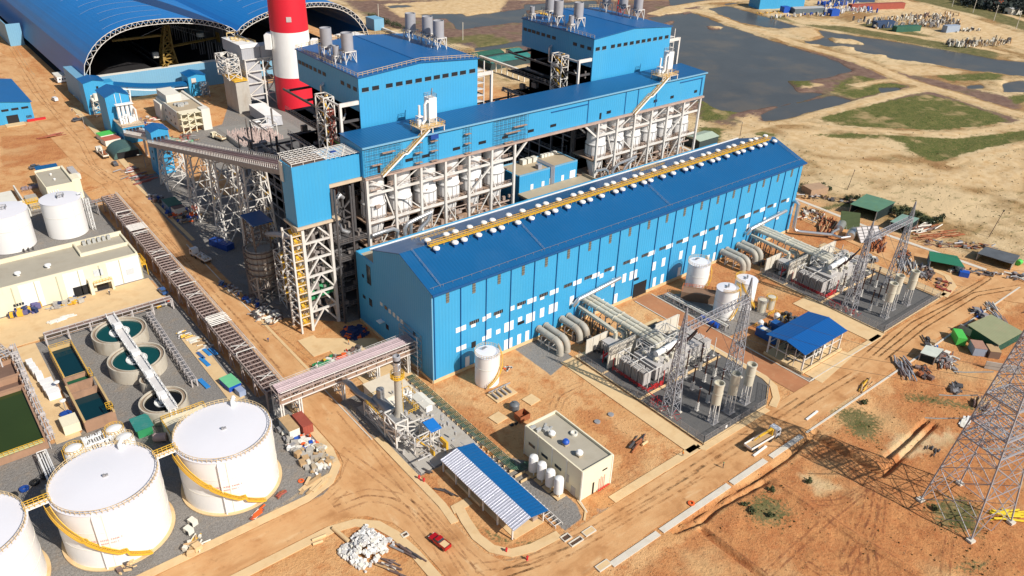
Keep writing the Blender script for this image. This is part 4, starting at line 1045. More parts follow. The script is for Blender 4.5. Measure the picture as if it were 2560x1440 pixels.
  mb=MB();mb.rail([(x-r_-.5,y-r_-.5,z1_),(x-r_-.5,y+r_+.5,z1_)],1,1,.07);mb.bar((x-r_-.5,y,zb-.5),(x-r_-.5,y,z1_+1),.12);mb.build('ladder',std,t)
 if bi==1:
  for i,(x,y) in enumerate(((127,66),(115,92))):
   mb=MB()
   for k in range(5): mb.obox(x+q.uniform(-.3,.3),y+1.1*k-2,68.35,3.6 if i==0 else 2,.5,.35)
   tag(mb.build('timber_stack',yel),'yellow stack of boards lying on the right boiler house roof, %s' % ('the larger near the front' if i==0 else 'the smaller at the back'),'board stack')
# red hoist mast in front of the left boiler
mb=MB();mb.lattice((8.2,64,0),(.7,.7),(8.2,64,57),(.7,.7),30,.16,.1,'Z')
hm=thing('hoist_mast','rust red lattice hoist mast standing against the dark steel left of the left boiler','hoist',(8.2,64,0));mb.build('mast',redsheet,hm)
mb=MB();mb.box(6,63,40,7.4,65,43);mb.box(9.0,63,40,10.4,65,43);mb.build('cage',M('dull_red',(0.45,0.10,0.06),.6),hm)
# cable mast behind the right boiler
mb=MB();mb.lattice((160,96,0),(1.4,1.4),(160,96,74),(1.0,1.0),26,.25,.15,'Z');tag(mb.build('crane_mast',redp,None),'red lattice mast rising behind the right boiler house roof','crane mast')
# ------------------------------------------------------------------ chimney
ch=thing('chimney','huge chimney banded red and white behind the left boiler house','chimney',(76.8,241.5,0))
def cr(z): return 10.0-z*0.0175
def band(z0,z1,m,nm):
 mb=MB();mb.lathe(76.8,241.5,[(cr(z),z) for z in (z0,(z0+z1)/2,z1)],64);mb.build(nm,m,ch,True)
band(0,17.2,chred,'red_band');band(17.2,39.4,white,'white_band');band(39.4,62,chred,'red_band');band(62,84,white,'white_band');band(84,106,chred,'red_band');band(106,170,white,'white_band')
mb=MB();mb.lathe(76.8,241.5,[(cr(170),170),(cr(170)-.6,170),(0,168)],64);mb.build('chimney_top',std,ch)
a0=atan2(-145.5-241.5,-94.8-76.8)+.02
mb=MB();cx_,cy_=76.8+cr(46)*cos(a0),241.5+cr(46)*sin(a0);mb.obox(cx_,cy_,44.6,.3,2.4,2.4,a0);mb.build('access_hatch',M('hatch_grey',(0.5,0.42,0.4),.6),ch)
for k,(x,y,z,l,w,h) in enumerate(((66.5,243.5,31,3,7,7),(85.8,233.5,27,3,5,8))):
 mb=MB();mb.obox(x,y,z,l,w,h,-.64);mb.build('duct_collar',white,ch)
# ------------------------------------------------------------------ flue gas scrubber: grey clad ducts in a white frame
fg=thing('flue_duct_tower','tall grey clad duct tower in a white braced frame left of the chimney','duct tower',(58,250,0))
mb=MB();mb.box(55,251,4,63.5,259,25)
mb.ext([(251,25),(276,25.5),(276,31),(252.5,31.6),(251,30.4)],54.6,64,'x');mb.build('duct_casing',greyclad,fg)
mb=MB();mb.ext([(250.8,30.5),(252.4,31.7),(276.2,31.1),(276.2,31.25),(252.3,31.9),(250.6,30.6)],54.4,64.2,'x');mb.build('duct_roof',white,fg)
mb=MB();mb.box(64.2,250,23,72,257,31);mb.build('cross_duct',greyclad,fg)
mb=MB()
for x in (55.2,64.2,69.5):
 for y in (249.6,259.8): mb.bar((x,y,0),(x,y,24.5 if x<69 else 23),.6)
for k in range(4):
 z0,z1=1+6*k,7+6*k
 for xa,xb in ((55.2,64.2),(64.2,69.5)):
  mb.bar((xa,249.6,z1),(xb,249.6,z1),.5)
  if k % 2: mb.bar((xa,249.6,z0),(xb,249.6,z1),.5)
  else: mb.bar((xb,249.6,z0),(xa,249.6,z1),.5)
 mb.bar((55.2,249.6,z1),(55.2,259.8,z1),.45);mb.bar((55.2,249.6,z0) if k % 2 else (55.2,259.8,z0),(55.2,259.8,z1) if k % 2 else (55.2,249.6,z1),.45)
mb.build('frame',stw,fg)
mb=MB();q=random.Random(3)
for k in range(14): x=q.uniform(64.4,69);y=q.uniform(250,256);z=q.choice((14,18,20));mb.box(x,y,z,x+1.4,y+1.5,z+q.uniform(.4,1.6))
for z in (13.8,19.8): mb.box(64.3,250,z-.2,69.4,257,z)
mb.build('platforms',M('tan_platform',(0.5,0.36,0.22),.8,0,.6,.4),fg)
mb=MB();mb.box(47.5,246,0,54.2,262,15.5);mb.build('concrete_tower',conc,fg)
mb=MB()
mb.box(47,246,16,54,262,16.4);mb.rail([(47,262,16.4),(47,246,16.4),(54,246,16.4)],1.1,1.5,.1);mb.build('tower_deck',yel,fg)
mb=MB();mb.lattice((49,256,16.4),(3.2,7),(48.5,256,27),(3.2,7),3,.4,.3,'X')
for k in range(24): x=q.uniform(46,52);y=q.uniform(250,262);z=q.uniform(17,26.5);mb.box(x,y,z,x+q.uniform(.5,2),y+q.uniform(.5,2),z+q.uniform(.3,1.5))
mb.build('tower_steelwork',stw,fg)
mb=MB();mb.rail([(55,262,31.4),(63.6,262,31.3),(63.6,254,31.6)],1.2,1.4,.12)
for k in range(16): x=q.uniform(55.5,62);y=q.uniform(258,272);mb.box(x,y,31.2,x+1.5,y+2,31.3+q.uniform(.3,1))
mb.bar((56,272,31),(56,272,34),.3);mb.bar((63,272,31),(63,272,34),.3);mb.bar((56,272,34),(63,272,34),.4);mb.build('roof_platform',M('yellow_tan',(0.62,0.45,0.2),.7,0,.6,.3),fg)
wd=thing('white_duct','low white duct with slanted end on the ground in front of the duct tower','duct',(55,228,0))
mb=MB();mb.add([(50,218,0.6),(57.5,217,0.6),(58,240,.6),(50.5,240,.6),(50.2,220.5,5.4),(57.6,218,4.6),(58,240,5.4),(50.5,240,5.6)],[(3,2,1,0),(0,1,5,4),(1,2,6,5),(2,3,7,6),(3,0,4,7)]);mb.build('duct_side',greyclad,wd)
mb=MB();mb.add([(50.0,220.3,5.5),(57.7,217.8,4.7),(58.1,240,5.5),(50.4,240,5.7),(50.0,220.3,5.7),(57.7,217.8,4.9),(58.1,240,5.7),(50.4,240,5.9)],[(3,2,1,0),(4,5,6,7),(0,1,5,4),(1,2,6,5),(2,3,7,6),(3,0,4,7)]);mb.build('duct_top',white,wd)
fr2=thing('frame_shed','small white steel frame half roofed beside the low white duct','steel frame',(45,214,0))
mb=MB();mb.lattice((45.5,212,0),(4.5,5),(45.5,212,5.5),(4.5,5),1,.35,.3,'Z');mb.build('frame',stw,fr2)
mb=MB();mb.box(42,208,3.4,49,215,3.6);mb.box(41.5,215.4,4.6,46,218,4.8);mb.build('roof_sheet',white,fr2)
eg=thing('second_duct_tower','white topped grey ducts right of the chimney behind the left boiler roof','duct tower',(110,240,0))
mb=MB();mb.box(86.5,226,18,98,232,26.5);mb.ext([(222,0),(252,0),(252,31),(224,31.6),(222,30)],108,119,'x');mb.build('duct_casing',greyclad,eg)
mb=MB();mb.ext([(221.6,30.2),(223.6,31.8),(252.2,31.2),(252.2,31.5),(223.5,32.1),(221.4,30.4)],107.6,119.4,'x');mb.rail([(108,246,31.4),(100,246,31.4),(100,228,31.4),(107,228,31.4)],1.2,1.6,.14);mb.build('duct_roof',white,eg)
mb=MB();mb.box(98,226,28,107.5,246,28.4);mb.rail([(98,226,28.4),(98,246,28.4),(107,246,28.4)],1.2,1.5,.14)
for k in range(16): x=q.uniform(98,106);y=q.uniform(227,244);mb.box(x,y,28.4,x+1.5,y+1.5,28.8+q.uniform(.4,2))
mb.build('deck',M('yellow_tan',(1,1,1)),eg)
mb=MB();mb.lattice((102,236,0),(4,9),(102,236,28),(4,9),5,.5,.4,'X');mb.build('frame',stw,eg)
# rebar forest
rb=thing('rebar_foundation','unfinished foundation bristling with starter bars below the chimney','foundation',(37,203,0))
mb=MB();mb.box(28,192,-.1,47,214,2.0);mb.build('concrete_slab',conc,rb)
mb=MB()
for i in range(15):
 for j in range(16):
  x=28.6+18*i/14+q.uniform(-.2,.2);y=192.6+20.8*j/15+q.uniform(-.2,.2)
  mb.bar((x,y,1.8),(x+q.uniform(-.1,.1),y,3.6+q.uniform(0,1.2)),.22)
mb.build('starter_bars',M('bar_pink',(0.55,0.42,0.38),.7,0,.6,.35),rb)
mb=MB();mb.box(24,168,-.1,50,191,3.2);mb.build('wall_base',M('dark_slab',(0.12,0.115,0.11),.85,0,.4,.3),rb)
# ------------------------------------------------------------------ coal storage shed: two barrel vaults open towards us
Y0,Y1=308.0,640.0
shed=thing('coal_shed','vast blue twin vaulted coal storage shed, open at the near end','coal shed',(75,400,0))
def ss(x):   # arch height over the half span
 return x
def vault(xl,xr,zl,zr,zc,n=26):
 P=[]
 xm=(xl+xr)/2;a=(xr-xl)/2
 for k in range(n+1):
  t=-1+2*k/n
  zb=zl if t<0 else zr
  ex=2.6 if zb<16 else 2.0
  P.append((xm+a*(abs(t) ** (1/1.0))*(1 if t>0 else-1),zb+(zc-zb)*(1-abs(t) ** ex) ** (1/2.0 if zb<16 else 1/1.35)))
 return P
V1=vault(-9.0,75.0,6,26.0,37.0,30);V2=vault(75.0,160.0,26.0,6,37.5,30)
for V,nm in ((V1,'vault_roof'),(V2,'vault_roof')):
 mb=MB();up=V;dn=[(x,z-1.3) for x,z in V]
 nseg=16
 for k in range(nseg):
  ya=Y0+(Y1-Y0)*k/nseg;yb=Y0+(Y1-Y0)*(k+1)/nseg
  for i in range(len(up)-1):
   (xa,za),(xb,zb)=up[i],up[i+1]
   mb.add([(xa,ya,za),(xb,ya,zb),(xb,yb,zb),(xa,yb,za)],[(0,1,2,3)])
   (xa,za),(xb,zb)=dn[i],dn[i+1]
   mb.add([(xa,ya,za),(xb,ya,zb),(xb,yb,zb),(xa,yb,za)],[(3,2,1,0)])
 mb.build(nm,vaultm,shed,True)
mb=MB()
for V in (V1,V2):
 for j in range(16):
  y=Y0+9+14.5*j;n=len(V);lo,hi=(6,17) if V is V1 else (4,14)
  off=(j % 3)
  for i in range(lo+off,hi+off):
   (xa,za),(xb,zb)=V[i],V[i+1]
   mb.add([(xa,y,za+.12),(xb,y,zb+.12),(xb,y+.55,zb+.12),(xa,y+.55,za+.12)],[(0,1,2,3)])
mb.build('skylight_strips',M('pale_strip',(0.30,0.42,0.62),.4),shed)
mb=MB()
for V in (V1,V2):
 inn=[]
 xm=(V[0][0]+V[-1][0])/2
 for i,(x,z) in enumerate(V):
  a_=V[max(0,i-1)];b_=V[min(len(V)-1,i+1)];d=Vector((b_[0]-a_[0],b_[1]-a_[1])).normalized();inn.append((x+d.y*2.6,z-d.x*2.6))
 for i in range(len(V)-1):
  p0=(V[i][0],Y0-.2,V[i][1]-.15);p1=(V[i+1][0],Y0-.2,V[i+1][1]-.15);q0=(inn[i][0],Y0-.2,inn[i][1]);q1=(inn[i+1][0],Y0-.2,inn[i+1][1])
  mb.bar(p0,p1,.26);mb.bar(q0,q1,.3);m_=tuple((u+v)/2 for u,v in zip(p0,p1));mb.bar(q0,m_,.18);mb.bar(m_,q1,.18)
  if V is V1 and i<5: mb.bar((p0[0],Y0+4,p0[2]),(q0[0],Y0-.2,q0[2]),.22)
mb.build('front_truss',stw,shed)
mb=MB()
for x in (75,73.6,76.4):
 for k in range(22): mb.box(x-.3,Y0+3+15*k,0,x+.3,Y0+3.7+15*k,25)
mb.box(74.5,Y0+6,12,75.5,Y1,24);mb.build('centre_columns',M('dim_steel',(0.20,0.19,0.19),.7),shed)
mb=MB();mb.box(-12,296,0,-11.4,Y0+24,13);mb.box(-11.4,302.5,0,160,303.1,12.8);mb.add([(-12,302.6,13),(-5,302.6,12.9),(-6,332,12.9),(-12,332,13)],[(0,1,2,3)]);mb.box(-11.4,303.2,12.5,158,306,12.85)
mb.box(-17.5,452,0,-16.9,640,13.5);mb.box(-16.9,452,0,-9.4,452.5,13.5);mb.build('low_wall',facade2,shed)
mb=MB();mb.box(-11.4,302.48,12.81,160,306,12.9);mb.build('wall_coping',offwhite,shed)
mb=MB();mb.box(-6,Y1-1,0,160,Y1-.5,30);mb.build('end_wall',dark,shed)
mb=MB();mb.sheet([(-9,304),(158,304),(158,Y1),(-9,Y1)],.1);mb.build('shed_floor',coal,shed)
cp_=thing('coal_pile','long black coal heap inside the vaulted shed','coal pile',(30,420,0))
mb=MB();mb.ext([(2,.12),(12,7),(22,9),(32,6),(40,.12)],340,630,'y');mb.ext([(92,.12),(104,9),(120,11),(140,.12)],335,630,'y');mb.build('heap',coal,cp_)
stk=thing('coal_stacker','worn yellow stacker reclaimer standing in the mouth of the coal shed','stacker',(46,340,0))
mb=MB();mb.lattice((44,338,.2),(4.5,4),(44,338,14),(2.8,2.6),3,.9,.6,'X');mb.lattice((44,338,14),(2.8,2.6),(46,338,27),(1.2,1.2),3,.7,.45,'X')
mb.build('portal',crane_y,stk)
mb=MB();mb.lattice((46,338,15),(1,1.5),(76,337,17.5),(1,1.2),9,.5,.35,'Z','nsew');mb.box(74,335,14.5,79,340,20);mb.box(16,336.6,21.5,42,339.4,22.5);mb.build('boom',crane_y,stk)
mb=MB();mb.bar((46,338,27),(62,337.5,19.5),.25);mb.bar((46,338.8,27),(70,338.2,20.5),.25);mb.bar((46,338,27),(30,338,22),.25);mb.build('stay_cables',stg,stk)
mb=MB();mb.cyl(64,337,19,21,2.2,10);mb.box(36,337,10,39,339,13);mb.build('counterweight',offwhite,stk)
mb=MB();mb.box(43,305,.2,44,600,1.2);mb.box(47,305,.2,48,600,1.2);mb.build('rail_beam',M('dim_steel',(0,0,0)),stk)
mb=MB()
for k in range(9): mb.bar((30+q.uniform(0,6),304.5,12.9),(30+q.uniform(0,6),304.5,12.9+q.uniform(1.2,3)),.35)
tag(mb.build('yellow_drive',crane_y),'yellow conveyor drive showing above the low shed wall','machine')
# ------------------------------------------------------------------ transfer houses
def gable_house(name,label,x0,x1,y0,y1,h,hr,cat='transfer house',z0=0.0):
 t=thing(name,label,cat,((x0+x1)/2,(y0+y1)/2,z0));xm=(x0+x1)/2
 mb=MB();mb.ext([(x0,z0),(x1,z0),(x1,h),(xm,hr),(x0,h)],y0,y1,'y');mb.build('wall',facade,t)
 mb=MB();mb.ext([(x0-.4,h-.1),(xm,hr+.06),(x1+.4,h-.1),(x1+.4,h+.12),(xm,hr+.28),(x0-.4,h+.12)],y0-.4,y1+.3,'y');mb.build('roof',roofy,t)
 return t
t1=gable_house('transfer_house','small blue transfer house at the left foot of the coal shed',-13.6,-4.2,284,294,15.6,16.6)
mb=MB();mb.box(-4.2,286,0,0.5,293,13.6);mb.box(-4.2,286,13.6,.9,293.3,13.9);mb.build('side_bay',facade,t1)
mb=MB();mb.box(-8,283.9,12.2,-7,284.05,13.4);mb.build('window',dark,t1)
mb=MB();mb.cyl(-9.6,281.5,8.6,10.6,1.2,12)
for k in range(18): x=q.uniform(-12,-6);y=q.uniform(279,283.6);z=q.choice((8,8,4));mb.box(x,y,z,x+1,y+1,z+q.uniform(.4,1.6))
mb.box(-12,279,7.6,-6,283.8,8);mb.lattice((-9,281.4,0),(2.8,2.2),(-9,281.4,8),(2.8,2.2),2,.25,.2,'X');mb.build('filter_platform',offwhite,t1)
t2=gable_house('transfer_house','tall blue transfer house with four white filter drums on its front',-13.4,-3.2,245,259,18.4,20.3)
mb=MB();mb.box(-11.6,232,0,-2.2,245,7.6);mb.build('front_bay',facade,t2)
mb=MB();mb.box(-11.9,231.7,7.6,-1.9,245,7.9);mb.rail([(-11.8,244,7.9),(-11.8,231.8,7.9),(-2,231.8,7.9),(-2,244,7.9)],1.1,1.3,.1);mb.build('filter_deck',M('deck_tan',(1,1,1)),t2)
mb=MB()
for k in range(4): mb.lathe(-9.6+1.9*k,241.5,[(.2,8.2),(.75,9.4),(.75,15),(.3,15.6),(0,15.7)],12)
mb.tube([(-3.2,238,8),(-3.2,238,13),(-3.2,243,13.4)],.35,8);mb.box(-10.6,240,15.2,-3,243,15.5)
for k in range(26): x=q.uniform(-11,-3);y=q.uniform(236,241);mb.box(x,y,7.9,x+.8,y+.8,8+q.uniform(.5,3.4))
mb.build('filter_drum',white,t2)
mb=MB()
for x in (-9.2,-6.9): mb.tube([(x,244.8,12),(x,244.8,19.4)],.16,6)
mb.build('vent_pipe',white,t2)
mb=MB()
for k in range(5): mb.box(-10.4+1.5*k,231.6,4.9,-9.3+1.5*k,232.05,6.8)
mb.build('conveyor_opening',dark,t2)
t3=gable_house('transfer_house','slim blue transfer house where the open conveyor gallery begins',-11.6,-4.6,186.8,194.5,18.5,19.6)
mb=MB()
for k in range(4): mb.box(-10.9+1.5*k,186.6,14.2,-9.8+1.5*k,186.85,16.2)
for z in (3.4,5.8,8.2): mb.box(-6.8,186.6,z,-5.4,186.85,z+1)
for z in (6,9,12): mb.box(-11.75,189,z,-11.55,190,z+1)
mb.build('window',dark,t3)
t4=gable_house('transfer_house','small dark blue transfer house standing before the right of the shed wall',37.4,46.6,287,297,10.6,11.6)
mb=MB();mb.box(39,286.7,7,41.4,287.05,9.6);mb.build('opening',M('opening_pale',(0.6,0.55,0.5),.8),t4)
mb=MB();mb.lattice((44.5,284.4,0),(1.8,1.8),(44.5,284.4,7.5),(1.8,1.8),4,.22,.16,'X');mb.build('stair_tower',stg,t4)
cg=thing('closed_conveyor','long blue roofed conveyor gallery along the shed front between two transfer houses','conveyor',(18,292,0))
A=Vector((0.5,289.5,10.2));B_=Vector((37.4,291,4.6));d=B_-A
mb=MB()
for k in range(10):
 p=A+d*(k/10);p2=A+d*((k+1)/10)
 sag=lambda t:-1.2*sin(pi*t)
 z1,z2=p.z+sag(k/10),p2.z+sag((k+1)/10)
 mb.add([(p.x,p.y-2.4,z1+2.2),(p2.x,p2.y-2.4,z2+2.2),(p2.x,p2.y,z2+3.2),(p.x,p.y,z1+3.2),(p.x,p.y+2.4,z1+2.2),(p2.x,p2.y+2.4,z2+2.2)],[(0,1,2,3),(3,2,5,4)])
 mb.add([(p.x,p.y-2.4,z1+2.2),(p2.x,p2.y-2.4,z2+2.2),(p2.x,p2.y-2.4,z2+1.2),(p.x,p.y-2.4,z1+1.2)],[(3,2,1,0)])
mb.build('roof',roofx,cg)
mb=MB()
for k in range(10):
 p=A+d*(k/10);p2=A+d*((k+1)/10);z1,z2=p.z-1.2*sin(pi*k/10),p2.z-1.2*sin(pi*(k+1)/10)
 for yy in (-2.3,2.3): mb.bar((p.x,p.y+yy,z1+.2),(p2.x,p2.y+yy,z2+.2),.4,.5)
 if k in (2,6):
  for yy in (-2.3,2.3): mb.bar((p.x+(-.8 if yy<0 else .8),p.y+yy,0),(p.x,p.y+yy,z1),.5)
mb.build('truss',white,cg)
# ------------------------------------------------------------------ tall transfer tower beside the bunker gallery
tt=thing('transfer_tower','tall light blue clad tower on a white trussed steel frame','transfer tower',(-10,45.5,0))
tx0,tx1,ty0,ty1=-15.2,-4.9,42.0,49.2
mb=MB();mb.box(tx0,ty0,34,tx1,ty1,51.2);mb.build('wall',facade,tt)
mb=MB();mb.box(tx0-.6,ty0-.6,33.2,tx1+2.2,ty1+.6,33.9);mb.build('base_deck',M('deck_tan',(1,1,1)),tt)
mb=MB()
for k in range(8): mb.bar((tx0+(tx1-tx0)*k/7,ty0,52.3),(tx0+(tx1-tx0)*k/7,ty1+1,52.8),.13)
for k in range(8): mb.bar((tx0,ty0+(ty1+1-ty0)*k/7,52.15+.07*k),(tx1,ty0+(ty1+1-ty0)*k/7,52.15+.07*k),.16)
for k in range(4):
 for y in (ty0+.2,ty1): mb.bar((tx0+.2+3.3*k,y,51),(tx0+.2+3.3*k,y,52.3),.14)
mb.build('roof_grid',stw,tt)
mb=MB();mb.box(tx0+.3,ty0+.3,51.2,tx1-.3,ty1-.3,51.3);mb.build('inner_floor',M('roof_void',(0.13,0.09,0.07),.9,0,.8,.5),tt)
mb=MB();mb.box(tx0-.35,ty1-1.8,45.5,tx0-.05,ty1,51);mb.build('white_patch',offwhite,tt)
for (xa,ya) in ((-13.9,42.6),(-5.5,42.6),(-5.5,48.6),(-13.9,48.6),(-9.6,48.6)):
 mb=MB();mb.box(xa-.42,ya-.42,0,xa+.42,ya+.42,33.2);mb.build('leg',stw,tt)
mb=MB();lv=[0.4,6.2,12,17.6,23,28.2,33]
for i in range(6):
 z0,z1=lv[i],lv[i+1]
 for y in (42.6,48.6):
  mb.bar((-13.9,y,z1),(-5.5,y,z1),.55);mb.bar((-13.9,y,z0),(-9.7,y,z1),.45);mb.bar((-5.5,y,z0),(-9.7,y,z1),.45)
 for x in (-13.9,-5.5):
  mb.bar((x,42.6,z1),(x,48.6,z1),.5);mb.bar((x,42.6,z0),(x,45.6,z1),.4);mb.bar((x,48.6,z0),(x,45.6,z1),.4)
mb.build('bracing',stw,tt)
mb=MB()
for x,y in ((-17.2,42.6),(-17.2,48.4)): mb.box(x-.25,y-.25,0,x+.25,y+.25,32)
for k in range(12):
 z=2.6*(k+1);mb.bar((-17.2,42.6,z),(-13.9,42.6,z),.3);mb.bar((-17.2,42.6,z),(-17.2,48.4,z),.25);mb.bar((-17.2,48.4,z),(-13.9,48.4,z),.25)
mb.build('stair_frame',stw,tt)
mb=MB()
for k in range(12):
 z=2.6*k;a,b_=((43,47.6) if k % 2 else (47.6,43));mb.bar((-15.5,a,z+.1),(-15.5,b_,z+2.6),.9,.2);mb.rail([(-14.9,a,z+.3),(-14.9,b_,z+2.8)],1,1.2,.08);mb.rail([(-16.6,42.6,z+2.6),(-14.1,42.6,z+2.6)],1.0,.8,.09);mb.box(-16.9,42.4,z+2.5,-14.2,43.3,z+2.6)
mb.build('stair',yel,tt)
mb=MB();mb.add([(-13.6,43,9.6),(-5.8,43,10.4),(-5.8,48.2,11.6),(-13.6,48.2,10.8),(-9.7,45,9.0)],[(0,1,4),(1,2,4),(2,3,4),(3,0,4)]);mb.build('green_net',green,tt)
mb=MB();mb.cyl(-9.6,45.8,18,33,.7,12);mb.cyl(-9.6,45.8,6,18,.5,12)
for k in range(34): x=q.uniform(-13,-6);y=q.uniform(43.4,48);z=q.choice(lv[1:6]);mb.box(x,y,z,x+q.uniform(.4,1.6),y+q.uniform(.4,1.6),z+q.uniform(.3,1.4))
mb.build('chutes',M('chute_grey',(0.3,0.27,0.25),.6,.2,1,.35),tt)
mb=MB();mb.lattice((-3.6,44,0),(1.2,.9),(-3.6,44,29),(1.2,.9),19,.08,.06,'Z')
for k in range(9): mb.box(-4.9,43.2,3*k+2,-2.4,44.8,3*k+2.12)
tag(mb.build('scaffold',[stg]),'grey scaffold tower clinging to the right legs of the tall clad tower','scaffold')
ln=thing('link_gallery','short blue gallery with bare roof grid joining the tall tower to the bunker gallery','link gallery',(0,47,36))
mb=MB();mb.box(tx1+.02,43.4,43.6,5.75,43.8,50.3);mb.box(tx1+.02,51.4,43.6,5.75,51.8,50.3);mb.build('wall',facade,ln)
mb=MB();mb.box(tx1+.02,42.9,42.6,5.75,52,43.5);mb.build('floor',M('deck_tan',(1,1,1)),ln)
mb=MB()
for k in range(8): mb.bar((tx1+.2+1.5*k,43.6,50.6),(tx1+.2+1.5*k,51.6,50.6),.16)
for k in range(9): mb.bar((tx1,43.6+1*k,50.9),(5.7,43.6+1*k,50.9),.15)
mb.bar((tx1,43.6,50.7),(.5,51.6,50.7),.2);mb.bar((.5,43.6,50.7),(5.7,51.6,50.7),.2);mb.build('roof_grid',stw,ln)
mb=MB();mb.box(-1.2,46.6,50.95,.4,48,51.1);mb.build('blue_sheet',tarp,ln)
mb=MB()
for x in (-3.6,3.0):
 for y in (44,51): mb.box(x-.35,y-.35,0,x+.35,y+.35,42.6)
for z in (12,22,32): mb.bar((-3.6,44,z),(3,44,z+6),.4);mb.bar((3,44,z),(-3.6,44,z+6),.4);mb.bar((-3.6,44,z),(3,44,z),.4)
mb.build('support',std,ln)
# ------------------------------------------------------------------ open inclined conveyor gallery on trestles
og=thing('open_conveyor','open inclined conveyor gallery of white ribs and dark floor climbing to the tall tower','conveyor',(-9.5,118,14))
ya,yb,za,zb=186.6,50.4,14.0,46.6
def zc(y): return za+(ya-y)/(ya-yb)*(zb-za)
mb=MB()
for x in (-13.2,-6.2): mb.bar((x,ya,zc(ya)-.2),(x,yb,zc(yb)-.2),.5,1.5)
for k in range(14):
 y=ya+(yb-ya)*k/14;mb.bar((-13.2,y,zc(y)-.4),(-6.2,y,zc(y)-.4),.4)
mb.build('girder',M('girder_grey',(0.30,0.27,0.25),.7,0,.6,.3),og)
mb=MB();mb.add([(-13,ya,zc(ya)+.55),(-6.4,ya,zc(ya)+.55),(-6.4,yb,zc(yb)+.55),(-13,yb,zc(yb)+.55)],[(0,1,2,3)]);mb.add([(-13,ya,zc(ya)+.35),(-6.4,ya,zc(ya)+.35),(-6.4,yb,zc(yb)+.35),(-13,yb,zc(yb)+.35)],[(3,2,1,0)]);mb.build('floor',rackb,og)
mb=MB();nn=86
for k in range(nn+1):
 y=ya+(yb-ya)*k/nn;z=zc(y)
 mb.bar((-13.2,y,z+.3),(-13.2,y,z+1.9),.16);mb.bar((-6.2,y,z+.3),(-6.2,y,z+1.9),.12)
for x in (-13.2,-6.2): mb.bar((x,ya,za+1.9),(x,yb,zb+1.9),.12)
mb.build('rib',stw,og)
mb=MB()
for k in range(nn+1):
 y=ya+(yb-ya)*k/nn;z=zc(y)
 for x in (-11.6,-10,-8.4): mb.bar((x,y,z+.55),(x,y,z+1.6),.1)
for x in (-11.6,-10,-8.4): mb.bar((x,ya,za+1.6),(x,yb,zb+1.6),.14);mb.bar((x,ya,za+1.1),(x,yb,zb+1.1),.1)
mb.build('idler_frame',M('purple_brown_steel',(0.24,0.15,0.16),.7,0,.6,.3),og)
oc=thing('open_conveyor','short open conveyor between the filter drum house and the slim transfer house','conveyor',(-8.5,213,6))
mb=MB()
yc0,yc1,z0_,z1_=231.8,194.8,4.9,13.6
def zd(y): return z0_+(yc0-y)/(yc0-yc1)*(z1_-z0_)+1.2*0
for x in (-11.4,-5): mb.bar((x,yc0,z0_-.2),(x,yc1,z1_-.2),.4,1.2)
for k in range(25):
 y=yc0+(yc1-yc0)*k/24;mb.bar((-11.4,y,zd(y)),(-11.4,y,zd(y)+1.8),.2);mb.bar((-5,y,zd(y)),(-5,y,zd(y)+1.8),.16)
mb.bar((-8.5,212,0),(-8.5,212,8.5),.8);mb.build('rib',stw,oc)
mb=MB();mb.add([(-11.2,yc0,z0_+.4),(-5.2,yc0,z0_+.4),(-5.2,yc1,z1_+.4),(-11.2,yc1,z1_+.4)],[(0,1,2,3)]);mb.build('floor',rackb,oc)
mb=MB()
for x in (-10,-8.3,-6.6):
 mb.bar((x,yc0,z0_+1.3),(x,yc1,z1_+1.3),.35,.25)
mb.build('idler_frame',M('purple_brown_steel',(0,0,0)),oc)
for yy,nm in ((172,'shortest white trestle under the inclined conveyor, next to the slim transfer house'),(137.5,'second white trestle from the low end of the inclined conveyor'),(111.5,'third white trestle under the inclined conveyor, left of the small blue roof'),(86,'tallest white trestle of the inclined conveyor, next to the clad tower')):
 t=thing('trestle',nm,'trestle',(-9.6,yy,0),'white trestles under the inclined conveyor')
 top=zc(yy)-1.2;n=max(2,int(top/5.2));hy=3.4
 mb=MB();mb.lattice((-9.6,yy,0),(4.4,hy+1.2),(-9.6,yy,top),(3.5,hy-.6),n,.46,.27,'A' if n>3 else 'X');mb.build('tower_frame',stw,t)
 if n>3:
  mb=MB();mb.lattice((-5.6,yy+6.5,0),(1.2,2),(-5.6,yy+5.5,top),(1.0,1.6),n*2,.16,.1,'Z');mb.build('ladder_tower',stg,t)
  mb=MB()
  for k in range(1,n):
   zq=top*k/n;mb.box(-6.6,yy-1.5,zq,-5.2,yy,zq+.15);mb.rail([(-6.6,yy-1.5,zq),(-5.2,yy-1.5,zq)],1,.7,.08)
  mb.build('landing',yel,t)
# ------------------------------------------------------------------ ash silo under scaffolding with blue roof
sx,sy=-16.4,69.5
si=thing('scaffolded_silo','round silo wrapped in scaffolding with a flat blue roof on posts','silo',(sx,sy,0))
mb=MB();mb.lathe(sx,sy,[(2.4,6.5),(4.2,9.5),(4.2,17),(4.0,17.1),(4.0,16.2),(0,16.2)],32);mb.build('drum',M('silo_plate',(0.42,0.38,0.33),.7,0,.5,.3,(0.3,0.2,0.15),.5,.5),si,True)
mb=MB()
for z in (9.0,11,13,15,16.6): mb.lathe(sx,sy,[(4.4,z),(5.0,z),(5.0,z+.18),(4.4,z+.18)],32)
for k in range(20):
 a=2*pi*k/20
 for r_ in (4.45,5.0): mb.bar((sx+r_*cos(a),sy+r_*sin(a),0),(sx+r_*cos(a),sy+r_*sin(a),17.8),.07)
mb.build('scaffold_ring',M('scaffold_dark',(0.19,0.14,0.11),.8,0,1,.4),si)
mb=MB()
for x,y in ((sx-2.4,sy-2.6),(sx+2.6,sy-2.6),(sx+2.6,sy+4),(sx-2.4,sy+4)): mb.box(x-.2,y-.2,6,x+.2,y+.2,25.5)
